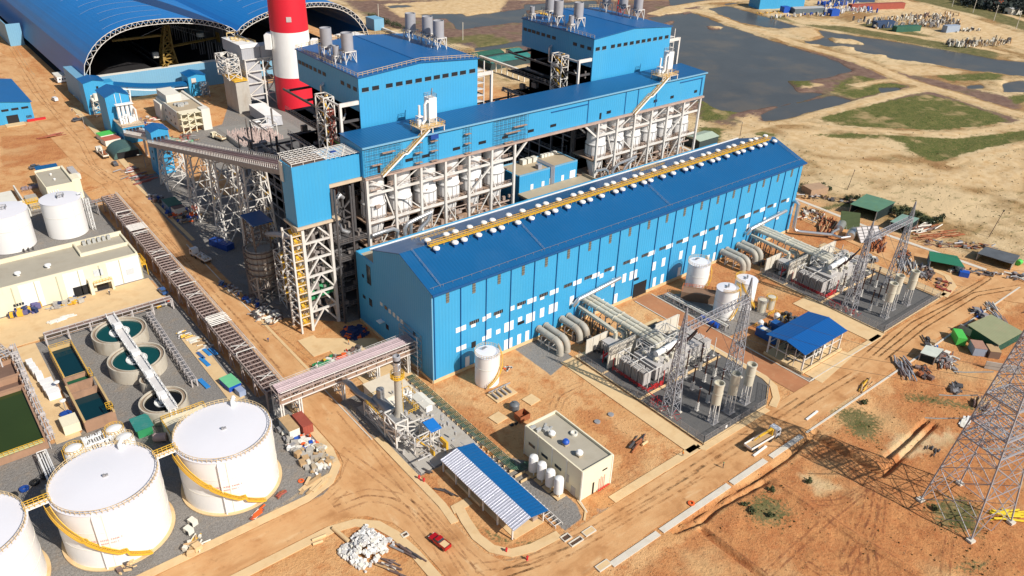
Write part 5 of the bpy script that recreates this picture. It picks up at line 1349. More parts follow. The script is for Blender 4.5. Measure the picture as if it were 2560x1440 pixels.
for z in (18.5,20.6,22.6,24.4): mb.rail([(sx-2.4,sy-2.6,z),(sx+2.6,sy-2.6,z),(sx+2.6,sy+4,z),(sx-2.4,sy+4,z),(sx-2.4,sy-2.6,z)],.9,1.2,.1)
mb.bar((sx-2.4,sy-2.6,18),(sx+2.6,sy-2.6,24.5),.2);mb.bar((sx-2.4,sy+4,18),(sx-2.4,sy-2.6,24.5),.2);mb.build('roof_post',M('scaffold_dark',(0,0,0)),si)
mb=MB();mb.obox(-15.7,70.8,25.7,6.3,9.4,.3);mb.build('roof',trimblue,si)
mb=MB();mb.tube([(sx+2,sy-2,21.6),(-14.6,58,25.4),(-13.6,49.3,27.5)],.8,6)
mb.build('inclined_duct',galv,si)
mb=MB()
for k in range(44): a=q.uniform(0,2*pi);r_=q.uniform(0,4.6);x=sx+r_*cos(a);y=sy+r_*sin(a);z=q.choice((0.02,0.02,2.2,4.2,5));mb.box(x,y,z,x+q.uniform(.4,1.6),y+q.uniform(.4,1.6),z+q.uniform(.3,2.2))
mb.lattice((sx,sy,0),(3.6,3.6),(sx,sy,9),(3.6,3.6),2,.4,.3,'X');mb.build('base_equipment',M('silo_plate',(0,0,0)),si)
stx,sty=-13.2,60.5
st=thing('stair_tower','yellow and white stair tower between the scaffolded silo and the tall tower','stair tower',(stx,sty,0))
mb=MB();mb.lattice((stx,sty,0),(1.6,2.6),(stx,sty,18.2),(1.6,2.6),7,.25,.18,'Z');mb.build('frame',stw,st)
mb=MB()
for k in range(7): z=2.6*k;a,b_=((sty-2.2,sty+2) if k % 2 else (sty+2,sty-2.2));mb.bar((stx,a,z),(stx,b_,z+2.6),.9,.2);mb.rail([(stx-.6,a,z+.2),(stx-.6,b_,z+2.8)],1,1.2,.08);mb.box(stx-1.4,sty-2.6,z+2.5,stx+1.4,sty-1.6,z+2.62)
mb.build('stair',yel,st)
# ------------------------------------------------------------------ lettering
def text_mesh(txt,size):
 cu=bpy.data.curves.new('lettering','FONT');cu.body=txt;cu.size=size;cu.align_x='CENTER';cu.align_y='CENTER';cu.space_line=1.1
 ob=bpy.data.objects.new('lettering',cu);COL.objects.link(ob)
 dg=bpy.context.evaluated_depsgraph_get();me=bpy.data.meshes.new_from_object(ob.evaluated_get(dg))
 vs=[tuple(v.co) for v in me.vertices];fs=[tuple(p.vertices) for p in me.polygons]
 bpy.data.objects.remove(ob);bpy.data.curves.remove(cu);bpy.data.meshes.remove(me)
 return vs,fs
# ------------------------------------------------------------------ tanks
def big_tank(x,y,r,h,label,num,stair=True):
 t=thing('water_tank',label,'water tank',(x,y,0),'large white raw water tanks')
 mb=MB();mb.lathe(x,y,[(r,0.25),(r,h)],72);mb.build('shell',tankw,t,True)
 mb=MB();mb.lathe(x,y,[(r+.12,h-.1),(r+.12,h+.06),(r*.5,h+.34),(0,h+.55)],72);mb.build('roof',M('tank_roof',(0.74,0.73,0.76),.45,0,.12,.03,(0.66,.62,.62),.2,.1),t,True)
 mb=MB();mb.cyl(x,y,h+.4,h+1.1,.28,12);mb.box(x+.28,y-.25,h+.45,x+.8,y+.25,h+.9);mb.build('vent',stg,t)
 mb=MB();mb.lathe(x,y,[(r,.02),(r+.7,.02),(r+.7,.3),(r,.3)],72);mb.build('base_ring',tanc,t)
 mb=MB()
 for z in (5.1,9.6): mb.lathe(x,y,[(r-.02,z),(r+.05,z+.02),(r+.05,z+.14),(r-.02,z+.16)],72)
 for a in (-1.9,-0.55): mb.bar((x+(r+.06)*cos(a),y+(r+.06)*sin(a),.3),(x+(r+.06)*cos(a),y+(r+.06)*sin(a),h),.1)
 mb.build('seam',offwhite,t)
 mb=MB();mb.rail_ring(x,y,h+.1,r-.15,1.1,64,.09);mb.build('roof_railing',M('sand_yellow_rail',(0,0,0)),t)
 mb=MB();a=-2.05;mb.tube([(x+(r+.4)*cos(a),y+(r+.4)*sin(a),0),(x+(r+.4)*cos(a),y+(r+.4)*sin(a),h-.6),(x+(r-.5)*cos(a),y+(r-.5)*sin(a),h+.4)],.17,8)
 a=0.95;mb.tube([(x+(r-1.6)*cos(a),y+(r-1.6)*sin(a),h),(x+(r-1.6)*cos(a),y+(r-1.6)*sin(a),h+1.2),(x+(r-.2)*cos(a),y+(r-.2)*sin(a),h+1.6),(x+(r+.5)*cos(a),y+(r+.5)*sin(a),h+.6),(x+(r+.5)*cos(a),y+(r+.5)*sin(a),1)],.38,10)
 mb.build('overflow_pipe',white,t,True)
 # spiral stair
 mb=MB();m2=MB();m3=MB()
 A0,A1=pi+.12,pi+1.88
 segs=72;pr=None;z=h-.2
 P=[]
 for k in range(segs+1):
  u=k/segs;a=A0+(A1-A0)*u
  z=h-.3-(h-.9)*min(1.0,u*1.02)
  if .40<u<.44: z=h-.3-(h-.9)*.40*1.02
  if .72<u<.78: z=h-.3-(h-.9)*.72*1.02
  P.append((a,z))
 for (a,z),(b,w) in zip(P[:-1],P[1:]):
  for rr in (r+.25,r+1.15):
   p=Vector((x+rr*cos(a),y+rr*sin(a),z));q=Vector((x+rr*cos(b),y+rr*sin(b),w));mb.bar(p,q,.14,.38)
   if rr>r+.5:
    for hh in (.55,1.05): m3.bar(p+Vector((0,0,hh)),q+Vector((0,0,hh)),.08)
    m3.bar(p,p+Vector((0,0,1.05)),.07)
  c=((a+b)/2);cz=(z+w)/2;m2.obox(x+(r+.7)*cos(c),y+(r+.7)*sin(c),cz,.9,.3,.06,c)
 mb.build('stair_stringer',yel,t);m2.build('stair_treads',crane_y,t);m3.build('stair_railing',yel,t)
 for line,zz,sz in (('RAW WATER TANK %s' % num,7.6,.62),('BON NUOC THO %s' % num,6.75,.52)):
  vs,fs=text_mesh(line,sz);ac=-pi/2-.38
  mb=MB();mb.add([(x+(r+.06)*cos(ac+v[0]/r),y+(r+.06)*sin(ac+v[0]/r),zz+v[1]) for v in vs],fs);mb.build('lettering',redp,t)
 return t
big_tank(-56.8,-3.4,10.2,14.4,'large white water tank nearest the plant road, with a red painted name','1')
big_tank(-81.0,-3.4,10.2,14.4,'large white water tank in the middle of the row of three','2')
big_tank(-105.2,-3.4,10.2,14.4,'large white water tank cut off by the left edge of the photo','3')
for x0,lab in ((-70.8,'yellow railed bridge between the middle and the right large tank roofs'),(-95,'yellow railed bridge between the left and the middle large tank roofs')):
 t=thing('tank_bridge',lab,'walkway',(x0+1.9,-3.4,14.4),'bridges between the large tanks')
 mb=MB();mb.box(x0-.4,-4.1,14.5,x0+4.2,-2.7,14.75);mb.build('deck',white,t)
 mb=MB();mb.rail([(x0-.4,-4.1,14.75),(x0+4.2,-4.1,14.75)],1.1,.9,.1);mb.rail([(x0-.4,-2.7,14.75),(x0+4.2,-2.7,14.75)],1.1,.9,.1);mb.build('railing',yel,t)
def store_tank(x,y,r,h,label,cap=True):
 t=thing('storage_tank',label,'tank',(x,y,0))
 mb=MB();mb.lathe(x,y,[(r,.05),(r,h)],56);mb.build('shell',tankw,t,True)
 mb=MB();mb.lathe(x,y,[(r+.1,h-.05),(r+.1,h+.08),(0,h+.55)],56);mb.build('roof',M('tank_roof',(0,0,0)),t,True)
 mb=MB();mb.lathe(x,y,[(r-.02,h*.6),(r+.06,h*.6+.02),(r+.06,h*.6+.16),(r-.02,h*.6+.18)],56);mb.bar((x+r*cos(-1.2),y+r*sin(-1.2),0),(x+(r+.03)*cos(-1.2),y+(r+.03)*sin(-1.2),h),.09);mb.build('seam',offwhite,t)
 return t
for x,y,r,h,lb in ((-54.4,151.5,6.5,13,'tall white storage tank right of its twin behind the long cream building'),(-72.2,151.5,7.4,13,'tall white storage tank at the left edge behind the long cream building')):
 t=store_tank(x,y,r,h,lb)
 mb=MB();mb.rail([(x-1,y-1,h+.4),(x+1,y-1,h+.4),(x+1.6,y+1,h+.4),(x-.4,y+1.5,h+.4),(x-1,y-1,h+.4)],1.1,.8,.12);mb.tube([(x-.6,y,h),(x-.6,y,h+1.5),(x+.8,y,h+1.6)],.2,8);mb.build('roof_fitting',stg,t)
 mb=MB()
 if x>-60:
  for k in range(4): a=-.05-.07*k;mb.tube([(x+(r-1)*cos(a),y+(r-1)*sin(a),h+.6),(x+(r+.5)*cos(a),y+(r+.5)*sin(a),h+.9),(x+(r+.6)*cos(a),y+(r+.6)*sin(a),.3)],.16,6)
  mb.lattice((x+r+1.2,y-3,0),(.5,.5),(x+r+1.2,y-3,12),(.5,.5),9,.12,.08,'Z');mb.build('riser_pipes',white,t,True)
 else:
  for k in range(3): mb.cyl(x+2+1.4*k,y-r-.6,0,1.2,.25,8)
  mb.build('valve',std,t)
tb=thing('tank_walk','yellow railed walkway between the two storage tanks','walkway',(-63,152,12))
mb=MB();mb.box(-65.2,154,12.2,-60.6,155.2,12.5);mb.rail([(-65.2,154,12.5),(-60.6,154,12.5)],1.1,.9,.12);mb.rail([(-65.2,155.2,12.5),(-60.6,155.2,12.5)],1.1,.9,.12);mb.build('deck',yel,tb)
def fuel_tank(x,y,r,h,label,a0,a1,top='plain'):
 t=store_tank(x,y,r,h,label)
 mb=MB();mb.rail_ring(x,y,h+.05,r+.1,1.0,30,.07,a0-2.6 if top=='yellow' else 0,a0+.2 if top=='yellow' else 2*pi);mb.build('roof_railing',yel if top=='yellow' else M('sand_yellow_rail',(0,0,0)),t)
 mb=MB();n=26
 for k in range(n):
  a=a0+(a1-a0)*k/n;b=a0+(a1-a0)*(k+1)/n;z=h-(h-.6)*k/n;w=h-(h-.6)*(k+1)/n
  for rr in (r+.1,r+.8): mb.bar((x+rr*cos(a),y+rr*sin(a),z),(x+rr*cos(b),y+rr*sin(b),w),.1,.3)
  for hh in (.5,1.0): mb.bar((x+(r+.8)*cos(a),y+(r+.8)*sin(a),z+hh),(x+(r+.8)*cos(b),y+(r+.8)*sin(b),w+hh),.06)
  mb.bar((x+(r+.8)*cos(a),y+(r+.8)*sin(a),z),(x+(r+.8)*cos(a),y+(r+.8)*sin(a),z+1),.06)
 mb.build('spiral_stair',yel,t)
 mb=MB()
 if top=='yellow': mb.tube([(x-.2,y-.3,h+.3),(x-.2,y-.3,h+1.2),(x+.5,y+.3,h+1.2),(x+.5,y+.3,h+.3)],.18,8);mb.box(x-1.1,y-.2,h+.4,x-.2,y+.5,h+.6)
 else:
  for k in range(3): mb.tube([(x-.6+.4*k,y+1.4,h+.2),(x-.6+.4*k,y+1.4,h+1.1),(x-.4+.4*k,y+.6,h+1.2)],.12,6)
 mb.build('roof_nozzle',stg,t)
 return t
fuel_tank(12.2,-7.7,3.3,9.4,'white tank with a yellow spiral stair standing by the near end of the blue hall',.15,-2.2)
fuel_tank(98.3,-8.0,3.6,9.8,'white tank with a yellow stair standing closest to the blue hall wall',.25,-2.1)
fuel_tank(92.3,-24.1,3.4,9.8,'white tank with a dark nozzle on top, nearer of the pair behind the lattice gantry',-.3,-2.0,'yellow')
fuel_tank(101.6,-24.1,3.4,9.8,'white tank with a dark nozzle on top, farther of the pair behind the lattice gantry',3.4,5.0,'yellow')
for k,y in enumerate((-42.5,-45.45,-48.4,-51.3)):
 t=thing('gas_vessel','upright white gas vessel by the flat roofed building, %s from the back' % ORD[k],'pressure vessel',(-.8,y,0),'upright white gas vessels')
 mb=MB();mb.lathe(-.8,y,[(0,.7),(.7,.8),(1.08,1.2),(1.1,1.5),(1.1,4.8),(.95,5.3),(.5,5.6),(0,5.7)],24);mb.build('body',white,t,True)
 mb=MB()
 for a in range(3): mb.bar((-.8+.8*cos(2.1*a),y+.8*sin(2.1*a),.3),(-.8+.9*cos(2.1*a),y+.9*sin(2.1*a),1.5),.2)
 mb.build('leg',white,t)
 mb=MB();mb.obox(-.8,y,.02,2.5,2.4,.3);mb.build('plinth',tanc,t)
# ------------------------------------------------------------------ clarifiers
def clarifier(x,y,r,h,wm,label,ringc,wl):
 t=thing('clarifier',label,'clarifier tank',(x,y,0))
 mb=MB();mb.lathe(x,y,[(r,0),(r,h),(r-.3,h),(r-.3,h-.5),(r-1.05,h-.5),(r-1.05,h-.15),(r-1.25,h-.15),(r-1.25,.3)],64);mb.build('basin_wall',M('stained_concrete',(0.52,0.47,0.38),.85,0,.4,.12,(0.33,0.26,0.18),.9,.55),t,True)
 mb=MB();mb.lathe(x,y,[(r-1.24,h-wl),(0,h-wl)],64);mb.build('water',wm,t)
 mb=MB();mb.lathe(x,y,[(r-.32,h-.45),(r-1.03,h-.45)],64);mb.build('launder',M('launder_brown',(0.27,0.2,0.14),.9),t)
 mb=MB();rr=r*.36;z=h-wl+.12
 if ringc:
  for k in range(28):
   a=2*pi*k/28;b=2*pi*(k+1)/28;mb.bar((x+rr*cos(a),y+rr*sin(a),z),(x+rr*cos(b),y+rr*sin(b),z),.2,.35)
  for k in range(4):
   mb.bar((x-rr*.92,y-rr*.35+rr*.24*k,z),(x+rr*.92,y-rr*.35+rr*.24*k,z),.18,.25)
  mb.bar((x-rr*.6,y-rr*.7,z),(x-rr*.6,y+rr*.7,z),.18,.25);mb.bar((x+rr*.6,y-rr*.7,z),(x+rr*.6,y+rr*.7,z),.18,.25)
 mb.cyl(x,y,h-wl,h+1.0,.7,12);mb.box(x-1,y-1,h+.9,x+1,y+1,h+2.0);mb.build('scraper_ring',white,t)
 return t
clarifier(-60.0,68.6,7.2,4.0,w_teal,'round concrete clarifier of teal water, the farther of the two large ones',True,.7)
clarifier(-60.2,52.4,7.2,4.0,w_teal,'round concrete clarifier of teal water, the nearer of the two large ones',True,.7)
clarifier(-60.5,30.3,5.7,3.6,w_black,'round concrete clarifier of black water nearest the large white tanks',True,.7)
clarifier(-60.3,41.4,2.5,3.4,w_black,'smallest round basin, dark inside, between the clarifiers',False,1.2)
br=thing('clarifier_bridge','long white truss footbridge crossing all the round clarifiers','footbridge',(-60,52,4.3))
mb=MB();mb.box(-61.0,24,4.35,-59,77,4.6);mb.build('deck',M('pale_grating',(0.62,0.60,0.58),.6),br)
mb=MB()
for x in (-61.05,-58.95):
 for k in range(36): y=24+53*k/36;y2=24+53*(k+1)/36;mb.bar((x,y,4.4),(x,y,5.6),.12);mb.bar((x,y,4.4) if k % 2 else (x,y,5.6),(x,y2,5.6) if k % 2 else (x,y2,4.4),.09)
 mb.bar((x,24,5.6),(x,77,5.6),.13);mb.bar((x,24,4.4),(x,77,4.4),.2,.4)
mb.build('truss',white,br)
mb=MB()
for y in (24.6,36,44,60.5,76.5): mb.box(-60.8,y-.2,0,-60.4,y+.2,4.3);mb.box(-59.6,y-.2,0,-59.2,y+.2,4.3)
mb.build('pier',white,br)
for x,y,w,d,h in ((-60.2,24,7,6,3.2),):
 t=thing('pump_block','pale block with yellow rails and a yellow stair at the foot of the black clarifier','pump house',(x,y-4,0))
 mb=MB();mb.box(-63.5,15.5,0,-53.2,22.5,3.6);mb.build('wall',cream,t)
 mb=MB();mb.rail([(-63.5,22.5,3.6),(-63.5,15.5,3.6),(-53.2,15.5,3.6),(-53.2,22.5,3.6),(-63.5,22.5,3.6)],1.1,1,.1)
 mb.bar((-58.5,15.2,3.6),(-61.5,15.2,0),.9,.3);mb.rail([(-58.5,14.8,3.6),(-61.5,14.8,0)],1,.8,.1);mb.build('railing',yel,t)
# ------------------------------------------------------------------ open basins
def basin(label,x0,x1,y0,y1,h,wm,wl,wallm,name='basin'):
 t=thing(name,label,'basin',((x0+x1)/2,(y0+y1)/2,0))
 w=.45;mb=MB()
 mb.box(x0-w,y0-w,0,x1+w,y0,h);mb.box(x0-w,y1,0,x1+w,y1+w,h);mb.box(x0-w,y0,0,x0,y1,h);mb.box(x1,y0,0,x1+w,y1,h);mb.build('wall',wallm,t)
 mb=MB();mb.sheet([(x0,y0),(x1,y0),(x1,y1),(x0,y1)],h-wl);mb.build('water',wm,t)
 return t
ochre=M('ochre_wall',(0.52,0.36,0.16),.8,0,.5,.15,(0.30,0.19,0.10),.5,.4)
bw=M('brown_wall',(0.36,0.21,0.13),.85,0,.5,.2,(0.2,0.12,0.08),.6,.5)
t=basin('rectangular basin of deep teal water with an ochre rim beside the clarifiers',-77.3,-72.2,55,71,3.2,w_deep,1.0,ochre)
mb=MB();mb.rail([(-72,55,3.2),(-72,71,3.2),(-77.5,71,3.2)],1.1,1.4,.08);mb.rail([(-77.6,55,3.2),(-77.6,71,3.2)],1.1,1.4,.1);mb.build('railing',yel,t)
t=basin('small basin of emerald water between the two rectangular basins',-77.5,-72.2,51,54.2,3.2,w_emer,1.1,bw)
mb=MB();mb.rail([(-72.2,51,3.2),(-72.2,54.2,3.2),(-71.4,54.2,3.2),(-71.4,51,3.2),(-72.2,51,3.2)],1.1,.5,.1);mb.build('railing',yel,t)
t=basin('rectangular basin with brown inner wall and dark green water near the white vessels',-77.8,-71.6,33.5,46.4,3.2,w_deep,1.9,bw)
mb=MB();mb.box(-78.3,33,3.2,-77.8,50.5,3.5);mb.box(-71.6,33,3.2,-71.1,50.5,3.5);mb.build('ochre_rim',ochre,t)
mb=MB();mb.rail([(-72.5,34,3.4),(-71.1,34,3.4),(-71.1,36,3.4),(-72.5,36,3.4),(-72.5,34,3.4)],1.1,.5,.1);mb.build('railing',yel,t)
t=basin('large pond of mossy green water cut off by the left edge',-112,-87.0,33,57.6,2.8,w_green,.9,bw,'settling_pond')
mb=MB();mb.box(-112,31.6,2.8,-87.5,32.5,3.1);mb.build('green_rim',M('lime_rim',(0.5,0.5,0.25),.8),t)
mb=MB();mb.rail([(-112,31.4,3),(-87.2,31.4,3)],1.1,1,.1);mb.build('railing',yel,t)
t=basin('dry brown walled pond above the green pond',-112,-86.6,58.6,63.4,2.9,M('dry_sludge',(0.17,0.10,0.07),.9,0,.4,.3),1.8,bw,'settling_pond')
t=basin('small brown walled pond at the top of the pond row',-112,-86.6,64.4,72,3.0,M('dry_sludge',(0,0,0)),1.2,bw,'settling_pond')
# pipe bundle along the ponds
pb=thing('pond_pipe_run','bundle of white pipes and posts running along the right side of the green pond','pipe run',(-86,55,0))
mb=MB()
for k in range(3): mb.tube([(-86.1+.5*k,31,3.1+.1*k),(-85.9+.5*k,57,3.2+.1*k),(-85.4+.5*k,79,3.4)],.16,6)
for k in range(16): y=32+3*k;mb.bar((-86.3,y,0),(-86.3,y,3.9),.16);mb.bar((-86.3,y,3.8),(-84.6,y,3.8),.14)
for k in range(30): y=q.uniform(32,78);mb.box(-86+q.uniform(0,1),y,3.3,-85.2+q.uniform(0,.6),y+q.uniform(.2,.8),3.6+q.uniform(0,.7))
mb.build('pipe',M('rack_grey',(0,0,0)),pb,True)
for k,(x,y) in enumerate(((-82.9,70),(-82.7,67.5),(-82.5,65),(-82.2,62.5))):
 mb=MB();mb.box(x-.8,y-1.1,.08,x+.8,y+1.1,2.2);tag(mb.build('control_cabinet',white),'white cabinet in the row left of the teal basin, %s from the back' % ORD[k],'cabinet','white cabinets by the teal basin')
for k,(x,y) in enumerate(((-81.4,58),(-81.2,55.2),(-81.0,52.4))):
 mb=MB();mb.box(x-1.4,y-1.1,.08,x+1.4,y+1.1,2.0);mb.box(x-1.5,y-1.2,2.0,x+1.5,y+1.2,2.15);tag(mb.build('blower_box',white),'wide white blower box left of the teal basin, %s from the back' % ORD[k],'blower box','white blower boxes by the teal basin')
for x,y,lb in ((-79.6,53.3,'white dome lamp on a post by the small emerald basin'),(-80.2,44.3,'white dome lamp on a post left of the dark green basin')):
 t=thing('dome_lamp',lb,'lamp',(x,y,0));mb=MB();mb.bar((x,y,0),(x,y,3.6),.15);mb.build('post',stg,t);mb=MB();mb.lathe(x,y,[(0,3.5),(.7,3.6),(.7,3.8),(0,4.0)],14);mb.build('shade',white,t)
mb=MB();mb.box(-82.6,34.8,.08,-78.9,39.4,2.6);tag(mb.build('slab_cover',cream),'pale flat cover slab on the tan deck left of the dark green basin','cover')
mb=MB()
for k in range(9): mb.obox(-80.6+q.uniform(-.9,.9),43+q.uniform(-.8,.8),.1,q.uniform(.6,1.6),q.uniform(.4,1),q.uniform(.3,1),q.uniform(0,3))
tag(mb.build('tarp_heap',tarp),'crumpled blue tarpaulin on the tan deck left of the dark green basin','tarpaulin')
# small white vessels stacked near the tanks
for x,y,r,lb in ((-82.6,23.2,2.2,'white domed vessel nearest the green pond, left of the pipe frame'),(-81.6,18.6,2.1,'white domed vessel left of the pipe frame, the one closer to the large tanks'),(-73.4,24.8,2.2,'white domed vessel right of the pipe frame, the farther one'),(-72.4,20.4,2.1,'white domed vessel right of the pipe frame, the one closer to the large tanks')):
 t=thing('filter_vessel',lb,'vessel',(x,y,0),'white domed filter vessels')
 mb=MB();mb.lathe(x,y,[(r,.4),(r,3.6),(r*.85,4.4),(r*.45,4.9),(0,5.0)],28);mb.build('body',white,t,True)
 mb=MB();mb.rail_ring(x,y,4.0,r*.95,1.0,18,.07);mb.bar((x-r-.2,y-.3,0),(x-r-.2,y-.3,5),.1);mb.bar((x-r-.2,y+.2,0),(x-r-.2,y+.2,5),.1);mb.build('railing',M('sand_yellow_rail',(0,0,0)) if y<22 else yel,t)
pf=thing('pipe_manifold','white frame packed with pipes between the domed vessels','pipe manifold',(-77.6,22,0))
mb=MB()
for x in (-80.2,-75):
 mb.bar((x,17,3.6),(x,27,3.6),.3)
 for y in (17,22,27): mb.bar((x,y,0),(x,y,3.6),.25)
for k in range(9): mb.tube([(-79.8+.55*k,17,2.9+.2*(k % 2)),(-79.8+.55*k,27.5,2.9+.2*(k % 2)),(-79.8+.55*k,28,.4)],.14,6)
for y in (18.5,21,23.5,26): mb.tube([(-80,y,3.4),(-75,y,3.4)],.2,6)
for k in range(24): x=q.uniform(-80,-75);y=q.uniform(17,27);mb.box(x,y,2.5,x+.5,y+.5,3.5)
mb.build('pipework',white,pf,True)
pm2=thing('pump_skid','white pipe and pump skid below the left end of the domed vessels','pump skid',(-89.5,22,0))
mb=MB();mb.box(-91.5,15.5,0,-85.5,18,.6);mb.build('base',tanc,pm2)
mb=MB();mb.lattice((-88.5,23,0),(1,6),(-88.5,23,2.6),(1,6),1,.2,.16,'Z')
for k in range(4): mb.tube([(-89.3+.5*k,17,2),(-89.3+.5*k,29,2)],.14,6)
mb.cyl(-89.5,16.6,.6,2,.9,12)
for k in range(12): x=q.uniform(-91,-86);y=q.uniform(16,19);mb.box(x,y,.6,x+.6,y+.5,.9+q.uniform(.1,.9))
mb.build('pipework',white,pm2,True)
hut=thing('green_hut','small hut with teal corrugated roof between the clarifiers and the white tanks','hut',(-67.2,25.4,0))
mb=MB();mb.box(-69,23.4,0,-65.6,27.6,2.5);mb.build('wall',green,hut)
mb=MB();mb.add([(-69.4,23,2.6),(-65.2,23,2.55),(-65.2,28,3.1),(-69.4,28,3.15),(-69.4,23,2.7),(-65.2,23,2.65),(-65.2,28,3.2),(-69.4,28,3.25)],[(3,2,1,0),(4,5,6,7),(0,1,5,4),(1,2,6,5),(2,3,7,6),(3,0,4,7)]);mb.build('roof',teal,hut)
for k in range(6):
 x=-101+2.3*k;y=18.6+.8*k
 mb=MB();mb.lathe(x,y,[(.55,.02),(1.0,.15),(1.0,.6),(.55,.7),(.5,.4),(.55,.02)],16);tag(mb.build('tyre',tarp if k==3 else black,None,True),'old tyre in the row on sandy ground below the green pond' if k != 3 else 'blue ring among the old tyres below the green pond','tyre','tyres below the green pond')
for k in range(1):
 mb=MB();mb.lathe(-72.5,16.2,[(0,0),(1.2,0)],8);mb=MB();mb.tube([(-66.3,20.5,1.1),(-63.8,19,1.1)],1.05,16);tag(mb.build('steel_pipe_stub',M('pinkish_pipe',(0.5,0.36,0.32),.5,0,.5,.2),None,True),'short fat pinkish pipe lying beside the teal roofed hut','pipe')
mb=MB();mb.obox(-88.4,11.5,.02,2.2,1.4,.9,.4);tag(mb.build('blue_crate',blueb),'small blue crate on the gravel left of the middle water tank','crate')
# pipe racks inside the water plant
def pipe_rack(name,label,p0,p1,z,w,cols,pipes,matc,matp,rung=1.7,rail=None,base=0.0):
 t=thing(name,label,'pipe rack',((p0[0]+p1[0])/2,(p0[1]+p1[1])/2,0))
 A=Vector((p0[0],p0[1],z));B=Vector((p1[0],p1[1],z));d=(B-A);L_=d.length;d.normalize();n=Vector((-d.y,d.x,0))
 mb=MB();k=0.0
 k_=1.0 if w>3 else .6
 for s in (-w/2,w/2):
  mb.bar(A+n*s,B+n*s,.22*k_,.4*k_);mb.bar(A+n*s-Vector((0,0,1.1)),B+n*s-Vector((0,0,1.1)),.16*k_,.3*k_)
 m_=int(L_/rung)
 for i in range(m_+1):
  c=A+d*(L_*i/m_);mb.bar(c-n*(w/2),c+n*(w/2),.2*k_,.25*k_)
  if i % 2==0:
   for s in (-w/2,w/2): mb.bar(c+n*s,c+n*s-Vector((0,0,1.1)),.12)
 mb.build('frame',matc,t)
 mb=MB();c_=int(L_/cols)
 for i in range(c_+1):
  c=A+d*(L_*i/max(1,c_))
  for s in (-w/2,w/2): q_=c+n*s;mb.box(q_.x-.18,q_.y-.18,base,q_.x+.18,q_.y+.18,z-.1)
  if i<c_ and w>3:
   e=A+d*(L_*(i+1)/c_)
   for s in (-w/2,w/2): mb.bar(Vector((c.x,c.y,z-1.2))+n*s,Vector((c.x,c.y,1.0))+n*s+d*3,.14)
 mb.build('column',matc,t)
 mb=MB()
 for j in range(pipes):
  s=-w/2+.35+(w-.7)*j/max(1,pipes-1);r_=.09+.10*((j*7) % 3)
  zz=Vector((0,0,-.55 if j % 2 else-.25));mb.tube([A+n*s+zz,B+n*s+zz],r_,6)
 mb.build('pipe',matp,t,True)
 if rail:
  mb=MB();mb.rail([tuple(A+n*(w/2+.3)),tuple(B+n*(w/2+.3))],1.0,2.2,.08);mb.build('railing',rail,t)
 return t
pipe_rack('pipe_rack','white pipe rack of regular frames between the cream building yard and the clarifiers',(-77,79),(-42.3,79),3.6,1.9,5,5,M('rack_grey',(0.52,0.48,0.46),.6,0,.8,.3),rackb,2.0)
pipe_rack('pipe_rack','low white pipe rack running down the right side of the clarifiers',(-49.8,76.5),(-51.0,36),2.2,1.3,3,3,M('rack_grey',(0,0,0)),stg,2.0)
pipe_rack('pipe_rack','white ladder like pipe rack at the left edge above the ponds',(-92.5,95),(-87.5,72),4.5,3,5,4,M('rack_grey',(0,0,0)),stg,1.4)
pr_=pipe_rack('plant_pipe_rack','long brown and white pipe rack running beside the plant road',(-37.0,162),(-37.6,15),6.0,4.6,8,6,M('rack_steel',(0.37,0.29,0.26),.6,0,.7,.25,(0.24,0.16,0.13),.5,.5),rackb,1.85,stw)
mb=MB();mb.box(-39.2,15,4.7,-34.8,162,4.8);mb.build('lower_deck',rackb,pr_)
mb=MB()
for k,y in enumerate((142,122,100,78,56,54,34)):
 for s in (-39.6,-34.6): mb.bar((s,y,6.1),(s,y,7.1),.2)
 mb.bar((-39.6,y,7.1),(-34.6,y,7.1),.22)
for y0_,y1_ in ((56,50),(130,124)):
 for k in range(6): mb.tube([(-39.9,y0_-k*.9,6.6),(-34.0,y0_-k*.9,6.6)],.16,6)
for k in range(8):
 y=20+17*k;mb.bar((-39.2,y,6.25),(-34.9,y+2.2,6.25),.16);mb.bar((-34.9,y,6.25),(-39.2,y+2.2,6.25),.16)
mb.tube([(-33.9,162,6.5),(-34.4,15,6.5)],.12,6);mb.build('cross_pipes',stw,pr_,True)
pr2=pipe_rack('pipe_rack','short pipe rack joining the far end of the plant rack to the storage tank',(-47,160.5),(-37,162),5.2,2.2,5,4,stg,rackb,1.5)
# pipe bridge over the plant road to the hall
pbg=thing('pipe_bridge','pipe bridge of pink and white pipes crossing the plant road to the blue hall','pipe bridge',(-20,10.4,0))
mb=MB()
for y in (8.0,12.6):
 for z in (6.2,8.6): mb.bar((-39.4,y,z),(-.4,y,z),.28,.4)
 for k in range(14): x=-39.4+3*k;mb.bar((x,y,6.2),(x,y,9.6 if y<9 else 8.6),.2);mb.bar((x,y,6.2) if k % 2 else (x,y,8.6),(min(-.4,x+3),y,8.6 if k % 2 else 6.2),.16)
for k in range(14): x=-39.4+3*k;mb.bar((x,8,8.6),(x,12.6,8.6),.22);mb.bar((x,8,6.2),(x,12.6,6.2),.22)
mb.build('truss',M('rack_steel',(0,0,0)),pbg)
mb=MB();mb.box(-39.4,8.2,5.9,-.4,12.4,6.0);mb.box(-39.4,7.9,5.6,-.4,8.05,7.6);mb.build('tray',M('rusty_tray',(0.30,0.19,0.13),.8,0,.6,.4),pbg)
mb=MB()
for k,(y,r_) in enumerate(((8.5,.16),(9.1,.2),(9.7,.26),(10.4,.3),(11.1,.16),(11.6,.16),(12.1,.22))): mb.tube([(-39,y,9.0+.06*k),(-.2,y,9.0+.06*k)],r_,8)
mb.build('pipe',pinkp,pbg,True)
